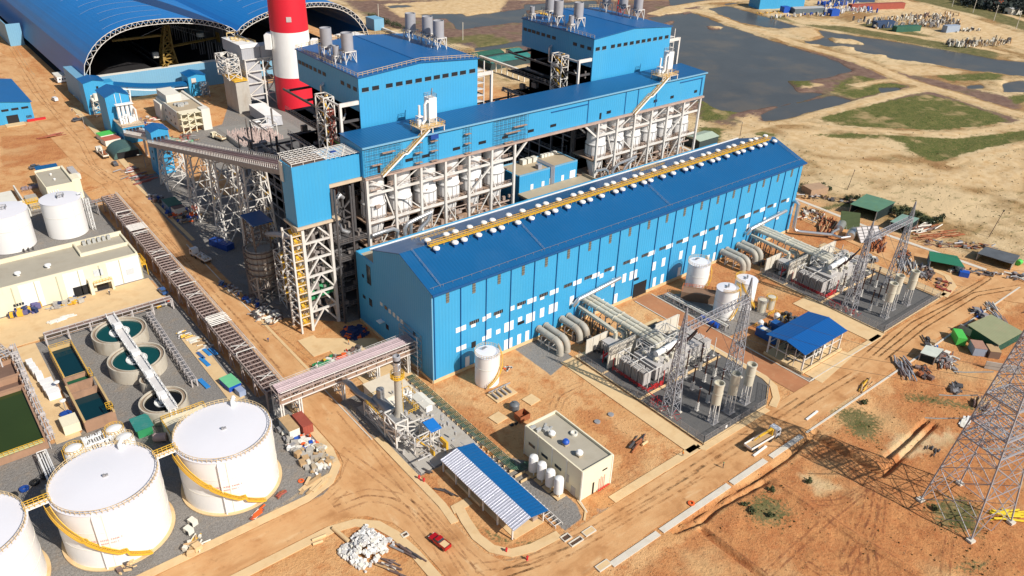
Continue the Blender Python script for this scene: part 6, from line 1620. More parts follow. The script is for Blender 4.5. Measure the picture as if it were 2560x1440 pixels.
mb=MB();mb.tube([(-39,7.7,9.7),(-.4,7.7,9.7)],.12,6);mb.tube([(-39,7.6,7.6),(-.4,7.6,7.6)],.14,6);mb.tube([(-39,7.6,6.2),(-.4,7.6,6.2)],.14,6)
mb.rail([(-39.4,12.9,8.7),(-1,12.9,8.7)],1.0,2.2,.08);mb.build('white_pipe',stw,pbg,True)
for x in (-39.0,-34.2,-22.4,-12,-2.6):
 mb=MB();mb.lattice((x,10.3,0),(.3,2.3),(x,10.3,6.2),(.3,2.3),2,.35,.2,'X','ew');mb.build('pier',stw,pbg)
mb=MB();mb.lattice((-.9,9.5,0),(.7,4.4),(-.9,9.5,12.5),(.7,4.4),8,.09,.07,'Z');tag(mb.build('scaffold',[stg]),'grey scaffold on the hall gable where the pipe bridge meets it','scaffold')
# green pipe run south of the hall gable
gp=thing('pipe_run','low green striped pipe run on sleepers from the hall corner past the open shed','pipe run',(-3,-20,0))
mb=MB()
for k in range(6): mb.tube([(-4.6+.42*k,6,.7),(-4.4+.42*k,-39-.35*k,.7),(0.5,-39-.35*k,.75)],.11,6)
mb.build('pipe',M('green_striped_pipe',(0.07,0.16,0.10),.6,0,.8,.5,(0.45,0.42,0.38),.6,.6),gp,True)
mb=MB()
for k in range(24): y=5-2.1*k;mb.box(-5.0,y,0,-2,y+.25,.58)
mb.build('sleeper',tanc,gp)
tr_=thing('cable_trench','open trench lined with white steel edges beside the far end of the blue roofed shed','trench frame',(-6.6,-56,0))
mb=MB();mb.rail([(-7.8,-41,.1),(-7.8,-58.4,.1)],.5,1.6,.12);mb.rail([(-5.8,-41,.1),(-5.8,-58.4,.1)],.5,1.6,.12)
for k in range(6): mb.bar((-7.8,-52-1.2*k,.55),(-5.8,-52-1.2*k,.55),.14)
mb.build('edge_frame',stw,tr_)
# ------------------------------------------------------------------ cream and off white buildings
wt=thing('treatment_building','long cream building with flat grey roof beside the plant pipe rack','building',(-75,111,0))
mb=MB();mb.box(-112,102.4,0,-43.8,120.4,8.4);mb.build('wall',cream,wt)
mb=MB();mb.box(-111.5,102.9,8.4,-58.6,120,8.55);mb.box(-58.6,102.9,8.4,-44.3,110.9,8.55);mb.box(-58,111.6,8.4,-44.3,120,8.5);mb.build('roof',greyroof,wt)
mb=MB();mb.box(-112,102.4,8.4,-43.8,102.9,9.1);mb.box(-112,119.9,8.4,-43.8,120.4,9.9);mb.box(-44.3,102.9,8.4,-43.8,119.9,9.3);mb.box(-58.6,110.9,8.4,-44.3,111.5,9.6);mb.box(-58.6,111.5,8.4,-58.0,119.9,9.6);mb.build('parapet',cream,wt)
mb=MB()
for x0,x1,m in ((-78,-72.2,0),(-66,-60.2,0),(-53.6,-43.7,0)): mb.box(x0,102.3,0,x1,102.42,8.4)
mb.build('white_bay',white,wt)
mb=MB()
for k in range(12): mb.box(-43.9-6*k,102.2,0,-43.6-6*k,102.38,8.4)
mb.build('pilaster',M('olive_trim',(0.45,0.44,0.32),.7),wt)
mb=MB();mb.box(-64.2,102.2,0,-59.4,102.36,3.2);mb.box(-57.6,102.15,0,-54.2,102.3,2.8);mb.build('doorway',dark,wt)
mb=MB();mb.box(-57.6,102.2,4.9,-54.8,102.36,7.2);mb.box(-48.4,102.2,2.6,-46,102.36,4.6);mb.build('shutter',M('shutter_grey',(0.55,0.58,0.60),.6,0,.5,.1,None,0,.2,'xy',.4,.15),wt)
mb=MB()
for k in range(4): mb.box(-80.5+.75*k,102.2,2.2,-79.95+.75*k,102.38,3.0)
mb.build('window',glassd,wt)
mb=MB();mb.box(-58.6,99.6,3.4,-53.4,102.4,3.8);mb.box(-59.8,100.2,0,-58.8,102.4,5);mb.box(-53.6,100.2,0,-52.9,102.4,4);mb.build('canopy',cream,wt)
mb=MB();mb.rail([(-58.6,99.6,3.8),(-53.4,99.6,3.8)],1,.8,.1);mb.build('canopy_rail',yel,wt)
mb=MB();mb.rail([(-43.6,104,4),(-41.6,104,4),(-41.6,110,4),(-43.6,110,4)],1.1,1,.1);mb.box(-43.7,104,3.7,-41.6,110,3.95)
for y in (104,110): mb.bar((-41.7,y,0),(-41.7,y,3.8),.2)
mb.build('side_platform',yel,wt)
mb=MB()
for x,y in ((-76.5,109),(-68.2,109.2)): mb.lathe(x,y,[(.5,8.5),(.5,9.2),(.95,9.3),(.9,9.7),(0,10.0)],16)
mb.build('roof_fan',white,wt,True)
mb=MB()
for k in range(6): mb.box(-56+1.5*k,118.6,8.5,-55+1.5*k,119.6,9.9)
mb.build('condenser_unit',M('condenser_grey',(0.4,0.4,0.38),.6,0,2,.3),wt)
pr3=pipe_rack('pipe_rack','row of valves and pipes along the rear wall of the long cream building',(-75,126),(-46,127.5),1.4,1.2,4,4,stg,pinkp,1.3)
sc_=thing('small_building','small cream flat roofed building with white pipes at its front behind the storage tanks','building',(-50,186,0))
mb=MB();mb.box(-54.4,177.5,0,-44.4,196.5,7.6);mb.build('wall',cream,sc_)
mb=MB();mb.box(-54,177.9,7.6,-45.2,196,7.72);mb.build('roof',greyroof,sc_)
mb=MB();mb.box(-54.4,196,7.6,-44.4,196.5,8.4);mb.box(-45.2,178.2,7.6,-44.4,196,8.6);mb.box(-54.4,177.5,7.6,-44.4,177.9,8.0);mb.box(-44.4,180,0,-42,186,8.2);mb.build('parapet',cream,sc_)
mb=MB()
for k in range(5): mb.tube([(-54+.8*k,177.2,0),(-54+.8*k,176.6,3+.6*k),(-54+.8*k,177.4,6.4)],.18,6)
mb.lathe(-50,184,[(.3,7.7),(.5,8.3),(0,8.6)],10);mb.lathe(-50,190,[(.3,7.7),(.5,8.3),(0,8.6)],10);mb.build('pipework',white,sc_)
cpk=thing('carport','carport with dark blue roof on white posts behind the small cream building','carport',(-49,204,0))
mb=MB();mb.add([(-53,200.5,5.2),(-45,200.5,5.0),(-44.6,208,5.6),(-52.6,208,5.8),(-53,200.5,5.4),(-45,200.5,5.2),(-44.6,208,5.8),(-52.6,208,6.0)],[(3,2,1,0),(4,5,6,7),(0,1,5,4),(1,2,6,5),(2,3,7,6),(3,0,4,7)]);mb.build('roof',roofx,cpk)
mb=MB()
for x in (-52.4,-49,-45.4):
 for y in (201,207.4): mb.box(x-.15,y-.15,0,x+.15,y+.15,5.3)
mb.build('post',white,cpk)
lo_=thing('low_basin_house','low off white walled yard with dark tanks left of the small cream building','walled yard',(-64,190,0))
mb=MB();mb.box(-80,181,0,-62.5,181.5,3.4);mb.box(-62.5,172,0,-62,200,3);mb.box(-78,182,0,-64,196,2.6);mb.build('wall',offwhite,lo_)
mb=MB();mb.box(-61.2,178,0,-57,183,2.4);mb.box(-61,185,0,-57,190,1.8);mb.build('grey_box',conc,lo_)
mb=MB();mb.rail([(-61,172,2.4),(-55,172,2.4)],1.1,1,.12);mb.rail([(-61,176,2),(-56,176,2)],1.1,1,.12);mb.build('railing',yel,lo_)
for k in range(5):
 mb=MB();mb.rail([(-60+2.6*k,199,.1),(-58+2.6*k,199,.1)],1.2,1,.14)
 for j in range(8): x=-60+2.4*k+q.uniform(0,2);mb.box(x,200+q.uniform(0,2),.05,x+q.uniform(.4,1),202.4,.4+q.uniform(0,.6))
 tag(mb.build('steel_bundle',M('purple_grey',(0.28,0.22,0.23),.7,0,1,.4)),'bundle of grey steel in the row behind the low walled yard','steel bundle','steel bundles behind the walled yard')
# white multi storey building
wb=thing('white_building','pale multi storey building with open stair bays at its near end, by the duct tower','building',(21,248,0))
mb=MB();mb.add([(14.0,266,0),(27.6,266,0),(27.6,236,0),(14,236,0),(14,266,9.4),(27.6,266,9.4),(27.6,236,9.4),(14,236,9.4)],[(0,1,2,3),(7,6,5,4),(0,4,5,1),(1,5,6,2),(2,6,7,3),(3,7,4,0)])
mb.box(15,252,9.4,22,266,13);mb.box(23.9,231,0,27.9,235.98,10.2);mb.box(26.6,236,9.4,27.6,266,10.2);mb.box(12.6,256,0,13.98,266,8);mb.build('wall',offwhite,wb)
mb=MB();mb.box(14.4,236.4,9.4,26.5,251.9,9.55);mb.build('roof',slab,wb)
mb=MB()
for z in (3.2,6.4,9.4): mb.box(14.2,231,z-.3,23.8,235.95,z)
for x in (14.4,17.6,20.6): mb.box(x-.25,231,0,x+.25,231.5,9.4)
for k in range(3): mb.bar((15,231.4,3.2*k),(20,231.4,3.2*k+3),.5,.3)
mb.build('stair_bay',cream,wb)
mb=MB()
for y in (240,246,252,258):
 for z in (2,5.4): mb.box(13.88,y,z,14.02,y+1.2,z+1.1)
mb.build('window',glassd,wb)
mb=MB()
for k in range(8): x=q.uniform(16,22);y=q.uniform(240,250);mb.box(x,y,9.56,x+1.6,y+1.8,9.56+q.uniform(.4,1.4))
mb.build('roof_plant',M('condenser_grey',(0,0,0)),wb)
# flat roofed building beside the gas vessels
ad=thing('flat_roof_building','cream flat roofed building with round roof fans standing by the front road','building',(6.8,-45.6,0))
ax0,ax1,ay0,ay1,ah=2.0,11.6,-55.5,-35.8,7.8
mb=MB();mb.box(ax0,ay0,0,ax1,ay1,ah);mb.build('wall',cream,ad)
mb=MB();mb.box(ax0+.35,ay0+.35,ah,ax1-.35,ay1-.35,ah+.12);mb.build('roof',greyroof,ad)
mb=MB();mb.box(ax0,ay0,ah,ax1,ay0+.35,ah+.75);mb.box(ax0,ay1-.35,ah,ax1,ay1,ah+.75);mb.box(ax0,ay0+.35,ah,ax0+.35,ay1-.35,ah+.75);mb.box(ax1-.35,ay0+.35,ah,ax1,ay1-.35,ah+.75);mb.build('parapet',cream,ad)
mb=MB()
for k in range(5): y=ay0+(ay1-ay0)*k/4;mb.box(ax0-.12,y-.2 if k else y,0,ax0-.01,y+.2 if k<4 else y,ah+.6)
mb.box(ax0,ay0-.12,0,ax0+.35,ay0-.01,ah+.6);mb.box(ax1-.35,ay0-.12,0,ax1,ay0-.01,ah+.6);mb.build('pilaster',offwhite,ad)
mb=MB()
for y in (-39.6,-44.2,-48.9): mb.box(ax0-.06,y,3.9,ax0+.05,y+2.2,4.7)
mb.build('window',glassd,ad)
mb=MB();mb.box(ax0-.07,-53.8,0,ax0+.05,-52.4,2.4);mb.box(ax0-.07,-51.5,2.4,ax0+.05,-50.2,4.6);mb.build('door',radg,ad)
mb=MB();mb.box(5.6,ay0-.08,0,6.1,ay0+.05,3.4);mb.box(8.4,ay0-.08,5.3,9.9,ay0+.05,5.7);mb.build('dark_slot',dark,ad)
mb=MB()
for k in range(4): mb.tube([(7.6+.55*k,ay0-.15,.3),(7.6+.55*k,ay0-.15,3.6+.4*(k % 2))],.05,5)
mb.rail([(7.2,ay0-.5,.05),(10.8,ay0-.4,.05)],.6,.7,.1);mb.build('red_pipes',redp,ad)
fan=None
for x,y,m,lb in ((5.0,-41.9,white,'white'),(5.6,-46.0,blueb,'blue'),(5.6,-50.6,white,'white')):
 mb=MB();mb.box(x-.65,y-.65,ah+.12,x+.65,y+.65,ah+.5);mb.build('fan_plinth',slab,ad)
 mb=MB();mb.lathe(x,y,[(.5,ah+.5),(.8,ah+.7),(.85,ah+1.15),(.5,ah+1.6),(0,ah+1.7)],16);mb.build('roof_fan',m,ad,True)
mb=MB();mb.lathe(9.6,-44.5,[(.85,ah+.12),(.85,ah+.7),(.6,ah+.7),(.6,ah+.3),(0,ah+.3)],18);mb.build('roof_hatch',offwhite,ad)
mb=MB();mb.box(3.0,-39,ah+.13,4.4,-38.4,ah+.9);mb.box(4.4,-40.2,ah+.13,5.9,-39.2,ah+.95);mb.obox(6.2,-38.2,ah+.13,1.6,.5,.2,.6);mb.obox(6.4,-39.8,ah+.13,1.8,.5,.2,.5);mb.box(2.6,-37.4,ah+.13,4,-36.6,ah+.6);mb.build('roof_box',M('condenser_grey',(0,0,0)),ad)
# blue roofed shed in front
sh=thing('storage_shed','open sided shed with a blue and pale ribbed roof beside the front road','shed',(-12.8,-42.4,0))
mb=MB();mb.ext([(-12.9,4.55),(-8.0,3.55),(-8.0,3.7),(-12.9,4.7)],-56,-29,'y');mb.build('blue_roof',roofy,sh)
mb=MB();mb.ext([(-17.5,3.45),(-12.9,4.55),(-12.9,4.7),(-17.5,3.6)],-56,-29,'y')
for k in range(38): y=-55.6+.71*k;mb.add([(-17.5,y,3.62),(-12.92,y,4.72),(-12.92,y+.16,4.72),(-17.5,y+.16,3.62),(-17.5,y,3.70),(-12.92,y,4.80),(-12.92,y+.16,4.80),(-17.5,y+.16,3.70)],[(4,5,6,7),(0,1,5,4),(1,2,6,5),(2,3,7,6),(3,0,4,7)])
mb.build('pale_roof',palepan,sh)
mb=MB()
for k in range(6):
 y=-55+5.1*k
 for x,z in ((-17,3.5),(-8.5,3.55)): mb.box(x-.15,y-.15,0,x+.15,y+.15,z)
 mb.bar((-17,y,3.4),(-12.9,y,4.4),.2);mb.bar((-12.9,y,4.4),(-8.5,y,3.5),.2)
for k in range(24): y=-55.4+1.12*k;mb.bar((-8,y,3.6),(-7.55,y,3.55),.1)
mb.build('post',stw,sh)
mb=MB();mb.box(-16.6,-55.4,-.05,-8.6,-29.4,.12);mb.box(-16.9,-43.5,-.05,-15.8,-30,.7);mb.build('floor',tanc,sh)
mb=MB()
for k in range(22): x=q.uniform(-15.5,-9);y=q.uniform(-54,-31);mb.box(x,y,.12,x+q.uniform(.5,1.6),y+q.uniform(.5,1.8),.3+q.uniform(.2,1))
mb.build('stored_goods',M('assorted_equipment',(0,0,0)),sh)
mb=MB();mb.prism([(-22.0,-39.5),(-17.6,-39.5),(-17.6,-41.8),(-22.6,-41.8)],-.05,.1);tag(mb.build('concrete_ramp',tanc),'tan concrete ramp leading from the plant road to the open sided shed','ramp')
# pump shed with blue gable roof
ps=thing('pump_shed','open steel shed with a bright blue gable roof full of pipes between the yards','shed',(94.5,-51,0))
mb=MB();mb.ext([(-57.4,6.7),(-51,8.0),(-51,8.15),(-57.4,6.85)],84.2,105.4,'x');mb.ext([(-51,8.0),(-44.4,6.7),(-44.4,6.85),(-51,8.15)],84.2,105.4,'x');mb.box(84.2,-51.1,8.16,105.4,-50.9,8.24);mb.build('roof',M('royal_blue_roof',(0.003,0.085,0.30),.42,0,.06,.1,None,0,.3,'x',.9,.05),ps)
mb=MB()
for k in range(5):
 x=85.6+4.65*k
 for y in (-56.6,-45.2): mb.box(x-.2,y-.2,0,x+.2,y+.2,6.7)
 mb.bar((x,-56.6,6.6),(x,-51,7.8),.25);mb.bar((x,-51,7.8),(x,-45.2,6.6),.25)
for y in (-56.6,-45.2): mb.bar((85.6,y,4),(104.2,y,4),.2)
for k in range(5): mb.bar((85.6,-56.6+2.8*k,0),(85.6,-56.6+2.8*k,6.6),.14)
mb.bar((85.6,-56.6,3.2),(85.6,-45.2,3.2),.2);mb.build('frame',stw,ps)
mb=MB();mb.box(85,-57.4,-.05,105,-56.9,.8);mb.box(84.8,-57.4,-.05,85.3,-44.6,.7);mb.box(85.3,-56.9,-.05,105,-44.6,.25);mb.build('plinth',tanc,ps)
mb=MB()
for k in range(60):
 x=q.uniform(86.2,103);y=q.uniform(-56,-46);z=q.choice((.3,.3,2.2,3.6))
 if k % 2: mb.box(x,y,z,x+q.uniform(.4,1.6),y+q.uniform(.4,1.6),z+q.uniform(.3,1.8))
 else: mb.tube([(x,y,z+.8),(x+q.uniform(1.5,5),y,z+.8)],q.uniform(.1,.3),6)
mb.build('machinery',M('dark_machinery',(0.10,0.10,0.10),.6,.2,1,.4),ps)
mb=MB()
for x,y in ((95.2,-54.4),(98.5,-54),(101.4,-53.4)): mb.cyl(x,y,.3,3.6,.8,14)
mb.build('white_drum',white,ps,True)
mb=MB();mb.prism([(86,-63.2),(106,-61.0),(105,-57.6),(86,-57.6)],-.05,.07);mb.build('forecourt',tanc,ps)
ci=thing('chemical_area','small cluster of white vats, yellow rails and dark machinery behind the bright blue gable roof','chemical skid',(104,-40,0))
mb=MB()
for k in range(46): x=q.uniform(97,108);y=q.uniform(-44,-36);mb.box(x,y,.02,x+q.uniform(.3,1.2),y+q.uniform(.3,1.2),.3+q.uniform(.2,1.8))
mb.build('machinery',M('dark_machinery',(0,0,0)),ci)
mb=MB()
for x,y in ((99,-37.5),(96.4,-35),(104,-35.5)): mb.lathe(x,y,[(.9,.1),(.9,1.8),(.4,2.3),(0,2.4)],14)
mb.build('white_vat',white,ci,True)
mb=MB();mb.rail([(103,-33,.1),(107,-33,.1),(107,-37,.1),(101,-37,.1)],1.1,1,.12);mb.rail([(95,-34,.1),(95,-37.5,.1),(98,-38.5,.1)],1.1,1,.1);mb.build('railing',yel,ci)
for x,y,lb in ((104.2,-29.6,'tan steel tank behind the pair of white tanks'),(108,-30.2,'yellow framed tan tank right of the pair of white tanks')):
 t=thing('small_tank',lb,'tank',(x,y,0));mb=MB();mb.lathe(x,y,[(1.3,0),(1.3,4.2),(0,4.5)],20);mb.build('shell',busd,t,True)
 mb=MB();mb.rail_ring(x,y,3.3,1.6,1.1,12,.1)
 for a in range(4): mb.bar((x+1.6*cos(1.57*a),y+1.6*sin(1.57*a),0),(x+1.6*cos(1.57*a),y+1.6*sin(1.57*a),4.4),.12)
 mb.build('frame',yel if x>105 else stg,t)
bp_=thing('brown_pit','deep brown walled pit with orange rails at its edge beside the nearest hall side tank','pit wall',(93,-13.6,0))
mb=MB();mb.obox(92.6,-14.6,0,12.5,.5,3.0,-.9);mb.obox(95.6,-12.4,0,12.5,.5,3.0,-.9);mb.obox(94,-13.5,2.6,12.5,3.6,.3,-.9);mb.build('wall',M('brown_pit_wall',(0.22,0.13,0.08),.9,0,.5,.25),bp_)
mb=MB();mb.rail([(92.0,-7.6,2.9),(99.6,-17.2,2.9)],1.1,1,.1);mb.rail([(89.2,-9.6,2.9),(92,-7.6,2.9)],1.1,1,.1);mb.build('railing',M('red_orange_rail',(0.6,0.16,0.05),.6),bp_)
vr=pipe_rack('pipe_rack','low rack of white pumps and pipes along the red yard road beside the brown pit',(86,-6),(86.6,-30),1.5,2.2,4,4,stg,offwhite,1.6)
for k,(x,y,l,lb) in enumerate(((92.4,-40.4,7,'dark blue container left of the lattice gantry leg'),(98.6,-41.6,8,'dark blue container with a white board, right of the lattice gantry leg'))):
 t=thing('container',lb,'container',(x,y,0))
 mb=MB();mb.obox(x,y,.1,2.6,l,2.6,.0);mb.build('body',M('container_blue',(0.01,0.09,0.30),.55,0,.5,.2,None,0,.3,'xy',.5,.1),t)
 mb=MB()
 if k: mb.box(x-1.42,y-2.2,.6,x-1.32,y+.6,2.0)
 else: mb.obox(x,y,2.72,1.6,l*.7,.06)
 mb.build('board',offwhite,t)
ft=thing('blue_cylinders','bright blue cylinders lying in line on the kerb of the red yard road','cylinder',(85,-24.6,0))
for k in range(2): mb=MB();mb.tube([(84.7,-21.5-3.4*k,.8),(84.9,-24.6-3.4*k,.8)],.8,12);mb.build('cylinder',blueb,ft,True)
# ------------------------------------------------------------------ auxiliary boiler
ab=thing('auxiliary_boiler','compact auxiliary boiler plant of pipes, yellow rails and white frames around a tall grey stack','boiler plant',(-14,-8,0))
mb=MB();mb.box(-21.5,-27,-.05,-5,3,.15);mb.build('slab',conc,ab)
mb=MB();mb.lattice((-19.8,-13.6,0),(1.6,2.6),(-19.8,-13.6,7.4),(1.6,2.6),3,.4,.3,'Z');mb.lattice((-16.5,-18,0),(2.6,2.6),(-16.5,-18,5.0),(2.6,2.6),2,.3,.22,'Z');mb.lattice((-20,-6,0),(1.4,5),(-20,-6,4.6),(1.4,5),2,.25,.2,'X');mb.lattice((-13.6,-18.6,0),(1.2,2.4),(-13.6,-18.6,5),(1.2,2.4),2,.25,.2,'Z');mb.build('frame',stw,ab)
mb=MB();mb.box(-21,-15.6,1.2,-18.6,-11.4,6.4);mb.tube([(-18.8,-10.5,5.6),(-18.8,-3,5.6)],1.5,14);mb.lathe(-18.6,-4.6,[(1.0,7),(1.0,9.4),(0,9.8)],14);mb.tube([(-22.6,7,6.6),(-22.6,4.4,7.2),(-22.2,1,6.4),(-20,-6,5.4)],.5,10);mb.tube([(-21.7,7,6.6),(-21.7,4.4,7.0),(-21.4,1,6.2),(-19.4,-6,5.2)],.4,10);mb.build('boiler_casing',M('boiler_metal',(0.33,0.33,0.33),.4,.4,.5,.3,(0.2,0.15,0.12),.5,.4),ab,True)
mb=MB()
for k in range(120):
 x=q.uniform(-21.5,-8);y=q.uniform(-26,0);z=q.choice((.15,.15,2,3.4,4.8))
 if k % 3: mb.box(x,y,z,x+q.uniform(.2,1),y+q.uniform(.2,1),z+q.uniform(.2,1.2))
 else: mb.tube([(x,y,z+.5),(x,y-q.uniform(1,5),z+.5)] if k % 2 else [(x,y,z+.5),(x+q.uniform(1,4),y,z+.5)],q.uniform(.08,.22),6)
mb.build('pipework',M('pale_pipework',(0.46,0.44,0.42),.5,.2,1.2,.4),ab)
mb=MB();mb.rail([(-21.6,-11,5),(-21.6,-1,5),(-17.8,-1,5)],1.1,1,.1);mb.rail([(-17,-15,7.4),(-14,-15,7.4),(-14,-12,7.4)],1.1,.8,.1);mb.rail([(-12,-10,3.4),(-12,-2,3.4),(-9,-2,3.4),(-9,-10,3.4)],1.1,1,.1)
mb.rail([(-18.4,-20.5,3),(-13,-20.5,3)],1.1,1,.1);mb.bar((-17.5,-20.8,3),(-15,-20.8,.2),.8,.25);mb.box(-12.5,-24.2,.2,-11.9,-21.5,2.5);mb.box(-16,-24,.2,-15.6,-22.4,2.2)
for k in range(9): mb.bar((-16.9,-12.4,6.4+1.2*k),(-16.9,-11,6.4+1.2*k),.14);mb.bar((-16.9,-12.4,6+1.2*k),(-16.9,-12.4,7.2+1.2*k),.1);mb.bar((-16.9,-11,6+1.2*k),(-16.9,-11,7.2+1.2*k),.1)
mb.build('yellow_railing',yel,ab)
mb=MB();mb.box(-17.8,-2.6,.15,-10.8,5.6,4.0);mb.build('white_enclosure',offwhite,ab)
mb=MB();mb.box(-18,-2.9,4.0,-8.2,5.8,4.3);mb.build('enclosure_roof',M('cream_roof',(0.66,0.58,0.45),.7),ab)
mb=MB();mb.box(-10.8,-2.6,.15,-8.4,2,4.0);mb.box(-10.2,-12.2,2.8,-8.4,-7,4.6);mb.build('white_box',white,ab)
mb=MB();mb.ext([(-11,4.6),(-9.4,5.3),(-7.8,4.6),(-7.8,4.75),(-9.4,5.45),(-11,4.75)],-12.6,-6.6,'y');mb.build('box_roof',offwhite,ab)
mb=MB();mb.add([(-14.8,-21.4,4.9),(-11.8,-21.4,4.9),(-11.8,-17.6,5.5),(-14.8,-17.6,5.5),(-14.8,-21.4,5.05),(-11.8,-21.4,5.05),(-11.8,-17.6,5.65),(-14.8,-17.6,5.65)],[(3,2,1,0),(4,5,6,7),(0,1,5,4),(1,2,6,5),(2,3,7,6),(3,0,4,7)]);mb.build('blue_roof',M('sky_blue_sheet',(0.01,0.16,0.50),.5),ab)
sk=thing('boiler_stack','slim grey metal stack with a yellow ring platform rising above the auxiliary boiler','stack',(-18.2,-12.6,7.4))
mb=MB();mb.lathe(-18.2,-12.6,[(1.3,6.4),(.95,7.4),(.85,15),(.85,18.6)],24);mb.build('lower_pipe',cwp,sk,True)
mb=MB();mb.lathe(-18.2,-12.6,[(.86,18.6),(.86,22.0)],24)
for k in range(18): a=.7*k;mb.bar((-18.2+.88*cos(a),-12.6+.88*sin(a),18.6+.18*k),(-18.2+.88*cos(a+.7),-12.6+.88*sin(a+.7),18.8+.18*k),.2)
mb.build('upper_pipe',silver,sk,True)
mb=MB();mb.lathe(-18.2,-12.6,[(.86,22.0),(.86,22.6)],24);mb.build('dark_band',dark,sk,True)
mb=MB();mb.lathe(-18.2,-12.6,[(.9,22.6),(.9,23.6),(.7,23.7),(.7,23.0),(0,23.0)],24);mb.build('cowl',galv,sk,True)
mb=MB();mb.lathe(-18.2,-12.6,[(.9,17.6),(1.7,17.6),(1.7,17.8),(.9,17.8)],24);mb.rail_ring(-18.2,-12.6,17.8,1.65,1.1,16,.09);mb.build('ring_platform',yel,sk)
# ------------------------------------------------------------------ switchyards
def lat_tower(name,label,x,y,h,b,tpx,tw=None):
 t=thing(name,label,'lattice tower',(x,y,0))
 mb=MB();mb.lattice((x,y,.3),(b,b),(x,y,h*.80),(tpx,tpx),[0,.14,.27,.39,.50,.60,.69,.77,.85,.92,1],.2,.11,'X');mb.lattice((x,y,h*.80),(tpx,tpx),(x,y,h),(.08,.08),6,.14,.09,'Z');mb.build('lattice',galv,t)
 mb=MB()
 for dx in (-b,b):
  for dy in (-b,b): mb.box(x+dx-.4,y+dy-.4,-.05,x+dx+.4,y+dy+.4,.35)
 mb.build('footing',concp,t)
 return t
for u,ox in ((0,0.0),(1,84.5)):
 un=('near','far')[u]
 lat_tower('gantry_tower','lattice gantry tower at the left end of the beam over the %s switchyard' % un,42.6+ox,-46.3,31.5,1.75,.55)
 lat_tower('gantry_tower','lattice gantry tower at the right end of the beam over the %s switchyard' % un,68+ox if u==0 else 152.5,-46.3,31.5,1.75,.55)
 xa,xb=42.6+ox,(68 if u==0 else 152.5)
 bm=thing('gantry_beam','lattice beam spanning the two gantry towers of the %s switchyard' % un,'lattice beam',((xa+xb)/2,-46.3,25))
 mb=MB()
 for dy in (-.75,.75):
  for dz in (0,1.3): mb.bar((xa,-46.3+dy,24.8+dz),(xb,-46.3+dy,24.8+dz),.16)
 n=17
 for k in range(n):
  a=xa+(xb-xa)*k/n;b_=xa+(xb-xa)*(k+1)/n
  for dy in (-.75,.75): mb.bar((a,-46.3+dy,24.8),(b_,-46.3+dy,26.1),.1);mb.bar((a,-46.3+dy,24.8),(a,-46.3+dy,26.1),.1)
  mb.bar((a,-47.05,24.8),(b_,-45.55,24.8),.1);mb.bar((a,-47.05,26.1),(b_,-45.55,26.1),.1);mb.bar((a,-47.05,26.1),(a,-47.05,27.2),.07) if k % 2 else None
 mb.build('lattice',galv,bm)
 # strain strings, droppers
 ins=thing('insulator_strings','dark insulator strings hanging from the beam of the %s switchyard' % un,'insulators',((xa+xb)/2,-44,22))
 mb=MB()
 for k in range(3):
  x=xa+5.5+7*k;mb.tube([(x,-45.6,24.7),(x+.3,-42.5,21.6)],.24,7);mb.tube([(x,-41.5,17.5),(x+.2,-39.5,13.5)],.2,7)
 mb.build('string',brown,ins,True)
 mb=MB()
 for k in range(3):
  x=xa+5.5+7*k
  mb.tube([(x+.3,-42.5,21.6),(x,-41.5,17.5)],.05,5);mb.tube([(x,-45.6,24.8),(x+1,-50,18),(x+.6,-55.4,12.4)],.045,5);mb.tube([(x,-47,25),(x+8-u*4,-78,27),(x+18-u*8,-112,34)],.035,5)
 mb.build('conductor',std,ins)
 # arrester columns (large)
 cols=[(48.2,-55.5),(54.9,-55.4),(61.5,-55.4)]
 if u: cols=[(133.2,-55),(139.8,-53.6),(146.6,-55)]
 for k,(x,y) in enumerate(cols):
  t=thing('arrester_column','fat beige drum on tall thin legs in the %s switchyard, %s from the left' % (un,ORD[k]),'drum column',(x,y,0),'beige drums on legs in the switchyards')
  mb=MB();mb.lathe(x,y,[(0,6.0),(1.22,6.0),(1.25,9.1),(1.34,9.1),(1.34,9.35),(1.25,9.35),(1.25,11.9),(1.36,11.9),(1.36,12.3),(1.1,12.3),(1.1,11.4),(0,11.4)],28);mb.build('drum',busd,t,True)
  for dx,dy in ((-.95,-.95),(.95,-.95),(.95,.95),(-.95,.95)):
   mb=MB();mb.bar((x+dx*.9,y+dy*.9,0),(x+dx*.8,y+dy*.8,6),.22);mb.build('leg',stw,t)
  mb=MB();mb.lattice((x,y,.1),(.95,.95),(x,y,2.4),(.9,.9),2,.12,.09,'X');mb.box(x-1.3,y-1.3,-.05,x+1.3,y+1.3,.12);mb.build('base_frame',stg,t)
 # posts
 for k,(x,y) in enumerate(((48.6,-50),(53.6,-49.6),(58.6,-49.4),(49.2,-43.6),(54.6,-43.4),(60,-43),(64.5,-43),(63.5,-38.6),(57.5,-38.5),(51,-38.6))):
  x+=ox;hh=7.2+(k % 3)*.5
  t=thing('post_insulator','slim dark brown insulator post on the dark gravel of the %s switchyard' % un,'insulator post',(x,y,0),'dark insulator posts of the %s switchyard' % un)
  mb=MB();mb.lattice((x,y,.1),(.35,.35),(x,y,2.6),(.3,.3),3,.1,.08,'X');mb.box(x-.5,y-.5,-.05,x+.5,y+.5,.14);mb.build('stand',stw,t)
  mb=MB();mb.lathe(x,y,[(0,2.6),(.3,2.6),(.18,2.9),(.2,hh),(.32,hh),(.32,hh+.25),(0,hh+.3)],10);mb.build('porcelain',brown,t,True)
  mb=MB();mb.lathe(x,y,[(.42,hh-.1),(.5,hh),(.42,hh+.1)],10);mb.build('ring',galv,t)
 # transformer group
 tf=thing('main_transformer','large grey transformer with radiator banks and red pipes in the %s switchyard' % un,'transformer',(52.5+ox,-30,0))
